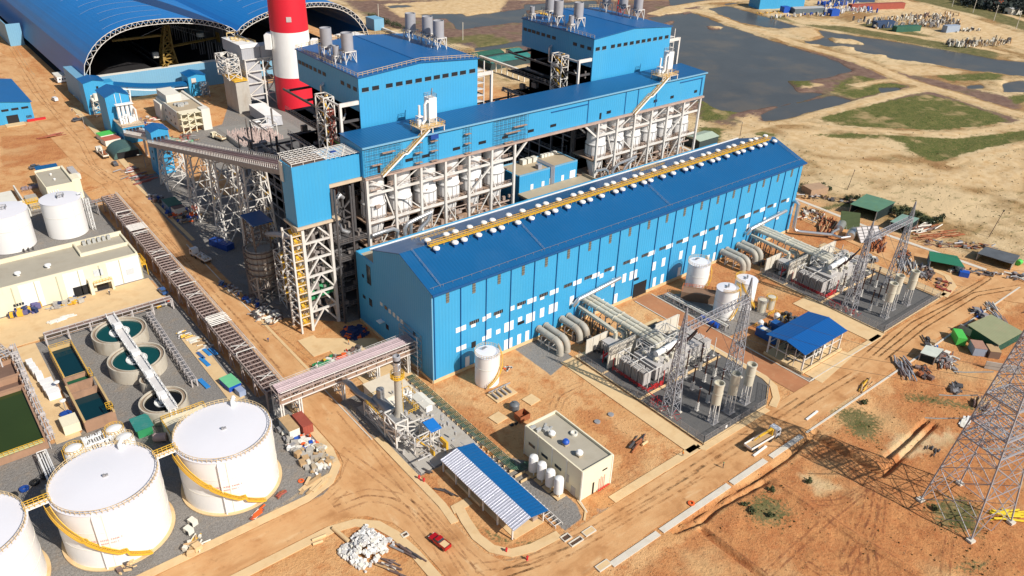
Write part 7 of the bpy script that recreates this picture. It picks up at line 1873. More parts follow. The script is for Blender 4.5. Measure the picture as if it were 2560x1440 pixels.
 mb=MB();mb.box(49+ox,-35,.4,68+ox,-26.4,5.0);mb.box(50.5+ox,-34,5,66+ox,-27.5,5.6);mb.build('tank',radg,tf)
 for side,bx in ((0,45),(1,70)):
  for b in range(4):
   mb=MB();y0_=-35.4+2.5*b
   for k in range(4): mb.box(bx-1.5+ox,y0_+.5*k,1.0,bx+1.5+ox,y0_+.5*k+.14,5.2)
   mb.box(bx-1.2+ox,y0_-.05,4.7,bx-.9+ox,y0_+1.95,4.95);mb.box(bx+.9+ox,y0_-.05,4.7,bx+1.2+ox,y0_+1.95,4.95);mb.build('radiator_bank',radg,tf)
 mb=MB();mb.tube([(50.4+ox,-33,7.4),(60.6+ox,-32.4,7.4)],.85,18);mb.build('conservator',white,tf,True)
 mb=MB()
 for x,y in ((44,-25.4),(44,-36.6),(48.4,-36.6),(48.4,-25.4),(52,-36.8),(56,-36.8),(60,-36.8),(64,-36.6),(68,-36.6),(72,-36.6),(72,-25),(62,-25.4)):
  mb.bar((x+ox,y,0),(x+ox,y,6.2 if y>-36.7 else 5),.18);mb.box(x+ox-.35,y-.35,-.02,x+ox+.35,y+.35,.25)
 for y in (-25.4,-31,-36.6): mb.bar((43.6+ox,y,6.2),(49+ox,y,6.2),.2)
 mb.bar((46.2+ox,-25,6.3),(46.2+ox,-37,6.3),.25);mb.bar((44+ox,-25.4,6.2),(44+ox,-36.6,6.2),.18)
 mb.lattice((54.5+ox,-28.2,5.6),(4,2.4),(54.5+ox,-28.2,8.2),(4,2.4),1,.22,.16,'X');mb.lattice((61.5+ox,-27,5),(2.6,2.6),(61.5+ox,-27,8),(2.6,2.6),1,.2,.14,'X')
 for k in range(9): mb.bar((50.5+ox+.9*k,-30.5,8.2),(50.5+ox+.9*k,-25.8,8.2),.09)
 mb.build('white_frame',stw,tf)
 mb=MB()
 for k in range(34): x=q.uniform(50,67);y=q.uniform(-35.5,-26.5);mb.box(x+ox,y,5.0,x+ox+q.uniform(.3,1.4),y+q.uniform(.3,1),5.3+q.uniform(.2,1.3))
 for k in range(22): x=q.uniform(49,69);mb.tube([(x+ox,-36.2,q.uniform(.6,4)),(x+ox+q.uniform(1,3),-36.2,q.uniform(.6,4))],.12,6)
 mb.build('fittings',M('cream_fittings',(0.58,0.54,0.44),.6,0,1,.3),tf)
 mb=MB()
 for a in ((54,-33.4,5.6,54.6,-35.6,9.6),(58.2,-33.2,5.6,60,-35.2,10.4),(62.6,-32.4,5.6,65,-34.6,10.8)): mb.tube([(a[0]+ox,a[1],a[2]),(a[3]+ox,a[4],a[5])],[.42,.2],10)
 mb.build('bushing',brown,tf,True)
 mb=MB()
 for a in ((54,-33.4),(58.2,-33.2),(62.6,-32.4)): mb.cyl(a[0]+ox,a[1],4.6,6.4,.62,14)
 mb.build('turret',offwhite,tf,True)
 mb=MB()
 mb.rail([(43.2+ox,-24.6,.4),(43.2+ox,-37.4,.4),(49.5+ox,-37.4,.4)],1.0,1.6,.14);mb.bar((43.2+ox,-37.4,1.0),(43+ox,-45,.6),.16);mb.bar((49.5+ox,-37.4,.2),(49.5+ox,-37.4,5),.16);mb.bar((43.2+ox,-24.6,.2),(43.2+ox,-24.6,4.4),.16)
 for k in range(10): mb.bar((43.4+ox+q.uniform(0,6),-37.6,q.uniform(.2,2)),(43.4+ox+q.uniform(0,6),-37.6,q.uniform(.2,3)),.12)
 for k in range(30): x=40+q.uniform(0,3.2)+ox;y=-47+q.uniform(-3,7);mb.bar((x,y,.1),(x+q.uniform(-.8,.8),y+q.uniform(-1,1),q.uniform(.3,1.9)),.1)
 mb.build('red_pipes',redp,tf)
 mb=MB()
 for a in range(3): mb.tube([(42+ox+.02*a,-37.9-.0,.3),(72+ox,-37.9,.3)],.14,6) if a==0 else None
 mb.box(39.6+ox,-38.4,-.04,73+ox,-37.9,.35);mb.box(39.6+ox,-24.2,-.04,42+ox,-23.8,.35);mb.build('kerb',tanc,tf)
 # fire walls
 for x0,x1,y,h,lb in ((42.4,50.6,-14.4,5.0,'short pale fire wall nearest the bent pipes of the %s switchyard'),(42.6,54.4,-23.0,7.4,'tall pale fire wall left of the transformer of the %s switchyard'),(64,74,-20.8,5.4,'pale fire wall right of the bus ducts of the %s switchyard')):
  t=thing('fire_wall',lb % un,'wall',((x0+x1)/2+ox,y,0));mb=MB();mb.box(x0+ox,y-.2,0,x1+ox,y+.2,h);mb.build('panel',concp,t)
  mb=MB()
  for k in range(4): x=x0+(x1-x0)*k/3;mb.box(x+ox-.25,y-.32,0,x+ox+.25,y-.2,h)
  mb.build('pilaster',concp,t)
 ut=thing('unit_transformer','smaller grey transformer with beige pipe elbows beside the short fire wall of the %s switchyard' % un,'transformer',(51+ox,-18,0))
 mb=MB();mb.box(47.5+ox,-21.6,.3,53+ox,-15.4,3.6);mb.box(44.5+ox,-20,.3,46.5+ox,-18.5,1.2)
 for k in range(8): mb.box(47.0+ox,-21.4+.7*k,.8,47.4+ox,-21.2+.7*k,3.3)
 mb.build('tank',radg,ut)
 mb=MB();mb.bar((52.6+ox,-.4,5.6),(51.4+ox,-17,5.6),1.1,.9);mb.bar((51.4+ox,-17,5.6),(51.4+ox,-17,3.4),.9)
 for k in range(3): mb.tube([(53.4+ox+.9*k,-15.5,5.2),(53.0+ox+.9*k,-18.2,5.4),(52.9+ox+.9*k,-18.8,4.8),(52.9+ox+.9*k,-18.8,2.2)],.42,10)
 mb.build('beige_duct',busd,ut,True)
 mb=MB()
 for y in (-4,-8,-12):
  for x in (51,54): mb.bar((x+ox,y,0),(x+ox,y,5.2),.25)
  mb.bar((51+ox,y,5.2),(54+ox,y,5.2),.25);mb.bar((51+ox,y,.4),(54+ox,y,5),.16)
 for k in range(24): x=q.uniform(44,54);y=q.uniform(-21,-2);mb.box(x+ox,y,.05,x+ox+.7,y+.7,.4+q.uniform(0,2))
 mb.build('steelwork',std,ut)
 mb=MB();mb.bar((43.6+ox,-20.2,0),(43.6+ox,-20.2,4.2),.2);mb.tube([(43.6+ox,-20.2,2.2),(45,-20.4,2.8) if u==0 else (45+ox,-20.4,2.8),(46+ox,-20,2.2)],.3,8);mb.build('red_valve',redp,ut)
 # bus ducts
 bd=thing('bus_ducts','three parallel beige bus ducts running from the blue hall to the %s transformer' % un,'bus duct',(55.5+ox,-14,7.6))
 for k in range(3):
  x=53.9+1.75*k+ox;e=-30.4+.5*k
  mb=MB();mb.tube([(x,-.1,7.7),(x,e+.7,7.7),(x,e+.15,7.45),(x,e,6.9),(x,e,4.9)],.72,16)
  for j in range(1,9): y=-3.4*j;mb.tube([(x,y-.15,7.7),(x,y+.15,7.7)],.82 if j != 4 else .95,16)
  mb.build('duct',busd,bd,True)
 mb=MB()
 for y in (-1.2,-6,-11,-16,-21.4,-26):
  mb.bar((53+ox,y,6.8),(58.5+ox,y,6.8),.3)
  for x in (53,58.5): mb.bar((x+ox,y,0),(x+ox,y,6.8),.28)
  mb.bar((53+ox,y,1),(58.5+ox,y,6.4),.14)
 mb.build('support_frame',stg,bd)
 # bent cooling pipes
 for k,(x,yf) in enumerate(((36.6,-10),(39.3,-9.9),(45.6,-8.4),(48.3,-8.5))):
  x+=ox-(0 if u==0 else .4)
  t=thing('bent_pipe','fat grey bent pipe at the hall wall by the %s switchyard, %s from left' % (un,ORD[k]),'pipe',(x,-5,0),'bent cooling pipes at the hall wall')
  P=[(x,-.05,3.8),(x,yf+2.2,3.8)]+[(x,yf+2.2-2.2*sin(a),1.6+2.2*cos(a)) for a in (.3,.6,.9,1.2,1.57)]+[(x,yf,-.1)]
  mb=MB();mb.tube(P,1.02,20);mb.build('pipe',cwp,t,True)
  mb=MB();mb.tube([(x,-.6,3.8),(x,-.4,3.8)],1.2,20);mb.tube([(x,yf+2.6,3.8),(x,yf+2.3,3.8)],1.1,20);mb.tube([(x,yf,.2),(x,yf,.5)],1.14,20);mb.build('flange',cwp,t,True)
 for k,x in enumerate((37.9,47)):
  mb=MB();x+=ox
  for y in (-3,-6.4):
   for dx in (-2.4,2.4): mb.bar((x+dx,y,0),(x+dx,y,2.7),.25)
   mb.bar((x-2.4,y,2.7),(x+2.4,y,2.7),.25);mb.bar((x-2.4,y,.2),(x+2.4,y,2.6),.14)
  tag(mb.build('pipe_support',stw),'white steel support under the %s pair of bent pipes of the %s switchyard' % (('left','right')[k],un),'pipe support')
 # fence
 poly=[(39.5,-14.6),(39.5,-59.8),(65,-59.8),(72.4,-55.2)] if u==0 else [(124.2,-14.6),(124.2,-59.8),(159.5,-59.8),(159.5,-15)]
 fc=thing('switchyard_fence','grey wire mesh fence around the %s switchyard' % un,'fence',(poly[1][0],poly[1][1],0))
 mb=MB();m2=MB();m3=MB()
 for (ax_,ay_),(bx_,by_) in zip(poly[:-1],poly[1:]):
  L_=hypot(bx_-ax_,by_-ay_);n=int(L_/2.5)
  for k in range(n+1): x=ax_+(bx_-ax_)*k/n;y=ay_+(by_-ay_)*k/n;mb.bar((x,y,0),(x,y,2.6),.09)
  for z in (.15,1.3,2.5): mb.bar((ax_,ay_,z),(bx_,by_,z),.05)
  n2=int(L_/.32)
  for k in range(n2): x=ax_+(bx_-ax_)*k/n2;y=ay_+(by_-ay_)*k/n2;m2.bar((x,y,.2),(x,y,2.5),.022)
  for z in (.5,.85,1.65,2.0,2.3): m2.bar((ax_,ay_,z),(bx_,by_,z),.022)
  m3.bar((ax_,ay_,.05),(bx_,by_,.05),.3,.4)
 mb.build('post',stg,fc);m2.build('wire_mesh',stg,fc);m3.build('footing',tanc,fc)
 if u==0: mb=MB();mb.box(47.6,-59.95,1.1,48.3,-59.9,1.9);mb.build('white_sign',white,fc)
# ------------------------------------------------------------------ big transmission tower
pt=thing('transmission_tower','huge grey lattice transmission tower at the lower right, throwing a long net of shadow','transmission tower',(69.3,-110.1,0))
mb=MB();rot=.0
c0=(69.3,-110.1,.3)
mb.lattice(c0,(6.55,6.55),(69.6,-109.9,46),(2.2,2.2),[0,.22,.40,.55,.68,.79,.88,.95,1],.26,.13,'F')
mb.lattice((69.6,-109.9,46),(2.2,2.2),(69.6,-109.9,62),(1.0,1.0),5,.3,.18,'X');mb.build('lattice_body',galv,pt)
mb=MB()
for z,Lr in ((50,8),(57,8)):
 t_=max(0,min(1,(z-.3)/45.7));hw=6.55+(2.2-6.55)*t_
 for s in (-1,1):
  tip=(69.5,-109.95+s*(hw+Lr*.3),z+.3)
  for dx in (-hw,hw):
   mb.bar((69.5+dx,-109.95+s*hw,z-.6),tip,.2);mb.bar((69.5+dx,-109.95+s*hw,z+2.4),tip,.18);mb.bar((69.5+dx,-109.95+s*hw,z-.6),(69.5,-109.95+s*(hw+Lr*.3),z+.9),.13)
   mb.bar((69.5+dx*.5,-109.95+s*(hw+Lr*.28),z),(69.5-dx*.5,-109.95+s*(hw+Lr*.28),z),.12)
for z,Lr in ((20.5,5),(24.6,7),(31.8,6.5)):
 t_=(z-.3)/45.7;hw=6.55+(2.2-6.55)*t_
 for dy in (-hw,hw): mb.bar((69.5-hw,-110+dy,z),(69.5+hw,-110+dy,z),.3);mb.bar((69.5+dy,-110-hw,z),(69.5+dy,-110+hw,z),.3)
 for k in range(8): a=-hw+2*hw*k/8;mb.bar((69.5+a,-110-hw,z),(69.5+a+hw/4,-110+hw,z),.12);mb.bar((69.5-hw,-110+a,z),(69.5+hw,-110+a+hw/4,z),.12)
mb.build('cross_arm',galv,pt)
mb=MB()
for k,(dx,dy) in enumerate(((-6.55,-6.55),(6.55,-6.55),(6.55,6.55),(-6.55,6.55))): mb.box(69.3+dx-.7,-110.1+dy-.7,-.1,69.3+dx+.7,-110.1+dy+.7,.5)
mb.build('footing',concp,pt)
pt.rotation_euler=(0,0,-0.232)
iss=thing('line_insulators','long grey insulator strings pulled sideways from the arms of the huge transmission tower','insulators',(64,-104,28))
mb=MB()
for z,y in ((24.8,-104),(31.5,-105),(24.8,-116),(38,-106)):
 mb.tube([(65,y,z),(61,y+3.6,z-.5),(59,y+5.2,z-.4)],.12,6)
mb.build('string',M('insulator_grey',(0.23,0.25,0.24),.4),iss,True)
# ------------------------------------------------------------------ vehicles (built at the origin, nose towards +x)
def car(kind,label,cat,paint,x,y,rz,group=None):
 t=thing(kind,label,cat,(0,0,0),group)
 pick=kind=='pickup_truck';van=kind=='van'
 Lh,W=(2.6,.92) if pick else (2.2,.88)
 mb=MB()
 prof=[(-Lh,.45),(Lh-.1,.45),(Lh,.75),(Lh-.2,1.0),(1.1,1.08),(-Lh,1.08)]
 if van: prof=[(-Lh,.4),(Lh,.4),(Lh,1.0),(1.5,1.2),(1.0,1.95),(-Lh,1.95)]
 mb.ext([(a,b) for a,b in prof],-W,W,'x') if False else mb.add([(a,-W,b) for a,b in prof]+[(a,W,b) for a,b in prof],[tuple(range(len(prof))),tuple(range(2*len(prof)-1,len(prof)-1,-1))]+[(i,len(prof)+i,len(prof)+(i+1) % len(prof),(i+1) % len(prof)) for i in range(len(prof))])
 mb.build('body',paint,t)
 if not van:
  a0,a1=(-.5,1.2) if pick else (-1.5,1.2)
  mb=MB();mb.add([(a0,-W+.05,1.08),(a1,-W+.05,1.08),(a1,W-.05,1.08),(a0,W-.05,1.08),(a0+.25,-W+.16,1.62),(a1-.65,-W+.16,1.62),(a1-.65,W-.16,1.62),(a0+.25,W-.16,1.62)],[(0,1,5,4),(1,2,6,5),(2,3,7,6),(3,0,4,7)]);mb.build('window',glassd,t)
  mb=MB();mb.box(a0+.22,-W+.14,1.62,a1-.62,W-.14,1.70);mb.build('roof',paint,t)
  if pick:
   mb=MB();mb.box(-Lh+.12,-W+.12,1.085,-.6,W-.12,1.1);mb.build('cargo_bed',tanc if paint is carred else dark,t)
   mb=MB()
   for y_ in (-W,W-.1): mb.box(-Lh,y_,1.08,-.5,y_+.1,1.35)
   mb.box(-Lh,-W,1.08,-Lh+.1,W,1.35);mb.build('bed_side',paint,t)
 else:
  mb=MB();mb.box(-1.9,-W-.02,1.25,.9,W+.02,1.7);mb.build('window',glassd,t)
 for sx_ in (-1.45,1.4):
  for sy_ in (-W,W-.05):
   mb=MB();mb.tube([(sx_,sy_-.1,.36),(sx_,sy_+.16,.36)],.36,14);mb.build('wheel',black,t)
 mb=MB()
 mb.box(Lh-.12,-W+.1,.75,Lh+.01,-W+.4,.9);mb.box(Lh-.12,W-.4,.75,Lh+.01,W-.1,.9);mb.build('headlight',white,t)
 t.location=(x,y,.03);t.rotation_euler=(0,0,rz)
 return t
def truck(name,label,x,y,rz,bed=stg,cabp=carwh,crane=None,Lt=10.5,cat='truck',load=None):
 t=thing(name,label,cat,(0,0,0));h=Lt/2
 mb=MB();mb.box(-h,-.45,.75,h-.6,.45,1.05);mb.build('chassis',std,t)
 mb=MB();mb.add([(h-2.2,-1.2,.7),(h,-1.2,.7),(h,1.2,.7),(h-2.2,1.2,.7),(h-2.1,-1.15,2.9),(h-.35,-1.15,2.9),(h-.35,1.15,2.9),(h-2.1,1.15,2.9)],[(3,2,1,0),(4,5,6,7),(0,1,5,4),(1,2,6,5),(2,3,7,6),(3,0,4,7)]);mb.build('cab',cabp,t)
 mb=MB();mb.add([(h+.0-.12,-1.0,1.75),(h-.12,1.0,1.75),(h-.3,1.0,2.7),(h-.3,-1.0,2.7)],[(0,1,2,3)]);mb.box(h-1.7,-1.23,1.8,h-.7,1.23,2.5);mb.build('window',glassd,t)
 mb=MB();mb.box(-h,-1.22,1.1,h-2.9,1.22,1.3);mb.build('bed_floor',wood,t)
 mb=MB()
 for y_ in (-1.22,1.16): mb.box(-h,y_,1.3,h-2.9,y_+.06,1.85)
 mb.box(-h,-1.22,1.3,-h+.08,1.22,1.85);mb.build('bed_side',bed,t)
 if crane:
  mb=MB();mb.box(h-2.8,-.5,1.0,h-2.3,.5,3.0);mb.bar((h-2.6,0,2.9),(h-7.2,.2,2.5),.38,.42);mb.bar((h-7,.25,2.6),(h-8.4,.5,1.7),.24);mb.build('crane_arm',crane,t)
 if load:
  mb=MB()
  for k in range(10): mb.obox(rnd.uniform(-h+.8,h-3.6),rnd.uniform(-.7,.7),1.3,rnd.uniform(.4,1.4),rnd.uniform(.3,.8),rnd.uniform(.2,.8),rnd.uniform(0,3))
  mb.build('load',load,t)
 for wx in (-h+1.2,-h+2.4,h-3.6,h-1.2):
  for wy in (-1.2,.9):
   mb=MB();mb.tube([(wx,wy,.5),(wx,wy+.3,.5)],.5,14);mb.build('wheel',black,t)
 t.location=(x,y,.035);t.rotation_euler=(0,0,rz)
 return t
car('pickup_truck','dark red pickup with a tan load bed on the plant road beside the rubble heap','pickup',carred,-29.9,-46.9,radians(99))
truck('crane_truck','white truck with a folded yellow crane arm parked on the front road',51.6,-68.2,radians(-2),carwh,carwh,yel,11.5)
p=at(502,648);truck('flatbed_truck','white flatbed truck with low sides parked on the shaded plant road',p[0],p[1],radians(100),carwh,carwh,None,10,load=rubm)
p=at(257,389);truck('mobile_crane','off white mobile crane truck on the kerb left of the slim transfer house',p[0],p[1],radians(92),offwhite,offwhite,offwhite,11,'crane truck',rust)
p=at(546,349);truck('mobile_crane','cream crane truck standing on grey ground below the pale multi storey building',p[0],p[1],radians(105),cream,cream,cream,9,'crane truck')
p=at(288,413);car('car','dark grey car by the kerb in front of the mobile crane','car',cargr,p[0],p[1],radians(90))
p=at(138,252);car('van','small white van on the upper plant road','van',carwh,p[0],p[1],radians(100))
p=at(88,421);car('car','dark car in the shade under the blue roofed carport','car',cargr,p[0],p[1],radians(10))
p=at(408,732);car('car','pale blue car parked at the corner of the tan yard by the plant pipe rack','car',carbl,p[0],p[1],radians(95))
p=at(192,303);car('car','dark car in the shadow of the left transfer house','car',cargr,p[0],p[1],radians(20))
bus=thing('minibus','white site cabin with dark windows on the verge left of the coal shed','cabin',at(153,203));x,y,z=ORG[bus.name]
mb=MB();mb.obox(x,y,.6,5,9,3.2);mb.build('body',white,bus);mb=MB();mb.obox(x,y,3.8,5.6,9.6,.25);mb.build('roof',offwhite,bus)
mb=MB()
for k in range(3): mb.box(x-1.6+1.3*k,y-4.56,1.8,x-.8+1.3*k,y-4.49,2.6)
mb.box(x-2.56,y-3,1.6,x-2.49,y+3,2.6);mb.build('window',glassd,bus)
tk=thing('gas_cylinder_trailer','trailer stacked with long grey cylinders beside the small cream building','trailer',at(185,438));x,y,z=ORG[tk.name]
mb=MB();mb.box(x-1.3,y-5,.6,x+1.3,y+6,1.0);mb.box(x-1.3,y-7,.5,x+1.3,y-5,2.6);mb.build('chassis',offwhite,tk)
mb=MB()
for k in range(7): mb.tube([(x-1.2,y-4+1.5*k,1.6),(x+1.2,y-4+1.5*k,1.6)],.6,10)
mb.build('cylinder',stg,tk,True)
mb=MB()
for yy in (-6,3,4.5):
 for xx in (-1.3,1.0): mb.tube([(x+xx,y+yy,.5),(x+xx+.3,y+yy,.5)],.5,12)
mb.build('wheel',black,tk)
# ------------------------------------------------------------------ people: one skinned body each
def person_mesh():
 J=[(0,0,.95,.115),(0,0,1.15,.12),(0,0,1.38,.13),(0,0,1.50,.055),(0,.01,1.62,.088),(0,.0,1.72,.07),
   (.17,0,1.42,.055),(.25,.03,1.15,.045),(.24,.12,.92,.036),(.24,.15,.84,.03),(-.17,0,1.42,.055),(-.26,-.03,1.15,.045),(-.25,.04,.91,.036),(-.25,.06,.83,.03),
   (.09,0,.88,.085),(.11,.08,.48,.06),(.11,.02,.09,.045),(.11,.15,.05,.035),(-.09,0,.88,.085),(-.11,-.05,.48,.06),(-.11,-.16,.1,.045),(-.11,-.03,.05,.035)]
 E_=[(0,1),(1,2),(2,3),(3,4),(4,5),(2,6),(6,7),(7,8),(8,9),(2,10),(10,11),(11,12),(12,13),(0,14),(14,15),(15,16),(16,17),(0,18),(18,19),(19,20),(20,21)]
 me=bpy.data.meshes.new('body');me.from_pydata([j[:3] for j in J],E_,[])
 ob=bpy.data.objects.new('body',me);COL.objects.link(ob)
 md=ob.modifiers.new('skin','SKIN');ob.modifiers.new('sub','SUBSURF').levels=1
 for i,j in enumerate(J): me.skin_vertices[0].data[i].radius=(j[3],j[3])
 me.skin_vertices[0].data[0].use_root=True
 dg=bpy.context.evaluated_depsgraph_get();out=bpy.data.meshes.new_from_object(ob.evaluated_get(dg))
 bpy.data.objects.remove(ob)
 return out
PM=person_mesh()
def person(label,px,py,rz,shirt,trousers,helmet):
 me=PM.copy();me.materials.clear()
 for m in (trousers,shirt,skin,black): me.materials.append(m)
 for pl in me.polygons:
  c=pl.center;pl.material_index=3 if c.z<.1 else 2 if c.z>1.5 or (abs(c.x)>.2 and c.z<.95) else 1 if c.z>.95 else 0
  pl.use_smooth=True
 t=bpy.data.objects.new('person',me);COL.objects.link(t);p=at(px,py,.04);t.location=p;t.rotation_euler=(0,0,rz);ORG[t.name]=(0,0,0)
 tag(t,label,'person','workers on foot')
 mb=MB();mb.lathe(0,.01,[(.17,1.68),(.13,1.69),(.12,1.78),(.07,1.84),(0,1.85)],12);mb.build('helmet',helmet,t,True)
person('worker in dark clothes walking on the front road behind the crane truck',1807,1170,.4,cl_dark,cl_dark,green)
person('worker in an orange vest on the path left of the near switchyard fence',1706,1141,2,cl_or,cl_dark,yel)
person('worker in dark clothes on the tan verge near the white site cabin',138,234,1,cl_dark,cl_dark,white)
person('worker on the tan verge by the shadow of the left transfer house',181,280,2,cl_blue,cl_dark,white)
person('worker in blue walking in the middle of the shaded plant road',671,855,3,cl_blue,cl_dark,yel)
person('worker in an orange vest beside the heap of building goods by the container pair',872,862,1,cl_or,cl_blue,yel)
person('worker in dark clothes by the doorway of the long cream building',275,738,0,cl_dark,cl_dark,white)
person('worker beside the steel drum on the brown ground near the near hall tank',1128,1142,0,cl_blue,cl_dark,redp)
# ------------------------------------------------------------------ containers, huts and sheds around the plant
def container(label,px,py,l,w,h,rz,mat,roofm=None,z=.05,name='container',group=None):
 p=at(px,py,0);t=thing(name,label,'container',(p[0],p[1],z),group)
 mb=MB();mb.obox(p[0],p[1],z,l,w,h,rz);mb.build('body',mat,t)
 if roofm: mb=MB();mb.obox(p[0],p[1],z+h,l+.1,w+.1,.08,rz);mb.build('roof',roofm,t)
 mb=MB()
 for k in range(4): o=-w/2+w*(k+.5)/4;mb.bar((p[0]+(l/2+.03)*cos(rz)-o*sin(rz),p[1]+(l/2+.03)*sin(rz)+o*cos(rz),z+.1),(p[0]+(l/2+.03)*cos(rz)-o*sin(rz),p[1]+(l/2+.03)*sin(rz)+o*cos(rz),z+h-.1),.08)
 mb.build('door_bar',stg,t)
 return t
container('rust red container beside its white twin under the pipe bridge',758,1068,2.6,6.2,2.5,0,redsheet)
container('white container with streaked timber on its roof beside the rust red one',725,1078,2.6,6.2,2.5,0,offwhite,wood)
container('green container lying left of the olive roofed shed at the right edge',2394,852,5.4,2.6,2.6,.72,bgreen)
container('brown roofed container in front of the olive roofed shed',2440,880,4.6,3.4,2.6,.72,M('pale_blue_side',(0.3,0.36,0.45),.6),M('rusty_roof',(0.36,0.2,0.14),.8,0,.8,.3))
container('timber roofed crate nearest the huge transmission tower beside the olive roofed shed',2478,888,4.0,3.0,2.4,.72,M('crate_brown',(0.2,0.13,0.09),.8),wood)
container('long blue covered box lying at the foot of the third trestle',555,617,3.2,9,2.2,.35,tarp)
container('blue walled cabin under the green netting beside the plant road',432,520,5,8,2.6,0,M('dim_blue_cabin',(0.05,0.14,0.28),.6),dgreen)
container('grey walled cabin with brown roof beside the blue walled cabin',445,530,4,5,2.4,.1,offwhite,M('brown_felt',(0.16,0.1,0.08),.8))
container('green roofed cabin in the row left of the slim transfer house',268,346,7,6,2.5,.1,offwhite,bgreen)
container('red roofed cabin in the row left of the slim transfer house',279,358,7,6,2.5,.1,offwhite,M('faded_red_sheet',(0.45,0.12,0.07),.7,0,.6,.2))
container('teal green boarded skip with a blue base beside the plant pipe rack',577,964,3.4,5.4,1.6,.1,blueb,M('pale_green_sheet',(0.15,0.5,0.25),.7))
container('grey blue crate beside the teal boarded skip',602,985,1.8,2.6,1.6,.1,M('grey_blue_crate',(0.3,0.36,0.5),.6))
t=thing('arched_shelter','dark green arched shelter in the cabin row left of the slim transfer house','shelter',at(312,384));x,y,z=ORG[t.name]
mb=MB();P=[(x-6*cos(a),.2+4.4*sin(a)) for a in [pi*k/12 for k in range(13)]];mb.ext(P,y-6,y+6,'y');mb.build('cover',M('shelter_green',(0.06,0.12,0.11),.6,0,.4,.2,None,0,.2,'y',1.2,.12),t,True)
mb=MB();mb.box(x-4.5,y-6.1,0.1,x+4.5,y-6.02,3);mb.build('opening',dark,t)
def lean_shed(name,label,pts,h0,h1,roofm,wallm=None,postm=stg,open_front=True):
 """four ground points (px), roof from height h0 on the first edge to h1 on the opposite one"""
 P=[at(*p)[:2] for p in pts];c=(sum(p[0] for p in P)/4,sum(p[1] for p in P)/4)
 t=thing(name,label,'shed',(c[0],c[1],0));H_=(h0,h0,h1,h1)
 mb=MB();q8=[(p[0]+(p[0]-c[0])*.06,p[1]+(p[1]-c[1])*.06,h) for p,h in zip(P,H_)]+[(p[0]+(p[0]-c[0])*.06,p[1]+(p[1]-c[1])*.06,h+.12) for p,h in zip(P,H_)]
 mb.add(q8,[(3,2,1,0),(4,5,6,7),(0,1,5,4),(1,2,6,5),(2,3,7,6),(3,0,4,7)]);mb.build('roof',roofm,t)
 mb=MB()
 for p,h in zip(P,H_): mb.box(p[0]-.12,p[1]-.12,0,p[0]+.12,p[1]+.12,h)
 mb.build('post',postm,t)
 if wallm:
  mb=MB();n=((1,2),(2,3),(3,0)) if open_front else ((0,1),(1,2),(2,3),(3,0))
  for i,j in n: mb.add([(P[i][0],P[i][1],0),(P[j][0],P[j][1],0),(P[j][0],P[j][1],H_[j]),(P[i][0],P[i][1],H_[i])],[(0,1,2,3),(3,2,1,0)])
  mb.build('wall',wallm,t)
 return t
lean_shed('green_roof_shed','open shed with a faded green roof on the far side of the east road',[(2122,535),(2186,553),(2228,532),(2160,512)],4.2,4.6,M('faded_green_sheet',(0.10,0.22,0.14),.6,0,.35,.25,(0.16,0.24,0.08),.5,.6,'xy',.9,.12),M('shed_dark_wall',(0.03,0.05,0.05),.8))
lean_shed('green_roof_shed','small shed with a pale green and dark roof near the far gantry tower',[(2222,572),(2262,585),(2290,566),(2250,556)],3,3.4,M('pale_green_mix',(0.2,0.32,0.26),.6,0,.4,.3),M('shed_dark_wall',(0,0,0)))
lean_shed('dark_roof_shed','low dark roofed shed with a teal end panel beyond the east road',[(2440,650),(2524,676),(2540,658),(2460,636)],2.6,3,M('dark_pale_sheet',(0.10,0.11,0.12),.6,0,.3,.4),M('tan_panel',(0.55,0.48,0.34),.8))
lean_shed('green_sail_shed','bright dark green canopy on poles by the bend of the east road',[(2320,672),(2402,688),(2384,662),(2318,650)],3.2,3.4,M('canopy_green',(0.02,0.17,0.09),.6,0,.4,.15),M('pale_wall',(0.35,0.42,0.45),.7))
lean_shed('olive_roof_shed','large shed with a dusty olive roof near the huge transmission tower',[(2414,835),(2488,884),(2545,852),(2470,810)],3.2,3.2,olive,M('green_wall',(0.05,0.16,0.11),.7),open_front=False)
lean_shed('pale_roof_shed','small leaning shed with a pale green roof amid scrap by the front road',[(2296,900),(2332,912),(2352,890),(2310,880)],2.5,2.3,M('pale_tarp',(0.55,0.58,0.50),.7,0,.5,.2),M('shed_dark_wall',(0,0,0)),open_front=False)
for a,b,lb in ((at(2395,826),at(2457,858),'grey concrete wall standing between the green container and the olive roofed shed'),(at(2460,920),at(2548,935),'pale low wall at the foot of the huge transmission tower')):
 mb=MB();mb.bar((a[0],a[1],1.2),(b[0],b[1],1.2),.3,2.4);tag(mb.build('screen_wall',conc),lb,'wall')
p=at(2545,662);t=thing('green_drum','bright green drum beyond the low dark roofed shed','drum',p);mb=MB();mb.tube([(p[0]-1,p[1],1),(p[0]+1,p[1],1)],1,14);mb.build('body',bgreen,t,True)
p=at(2408,690);t=thing('blue_skip','blue tub at the end of the dark green canopy','tub',p);mb=MB();mb.obox(p[0],p[1],.05,2.4,3,1.8,.5);mb.build('body',blueb,t)
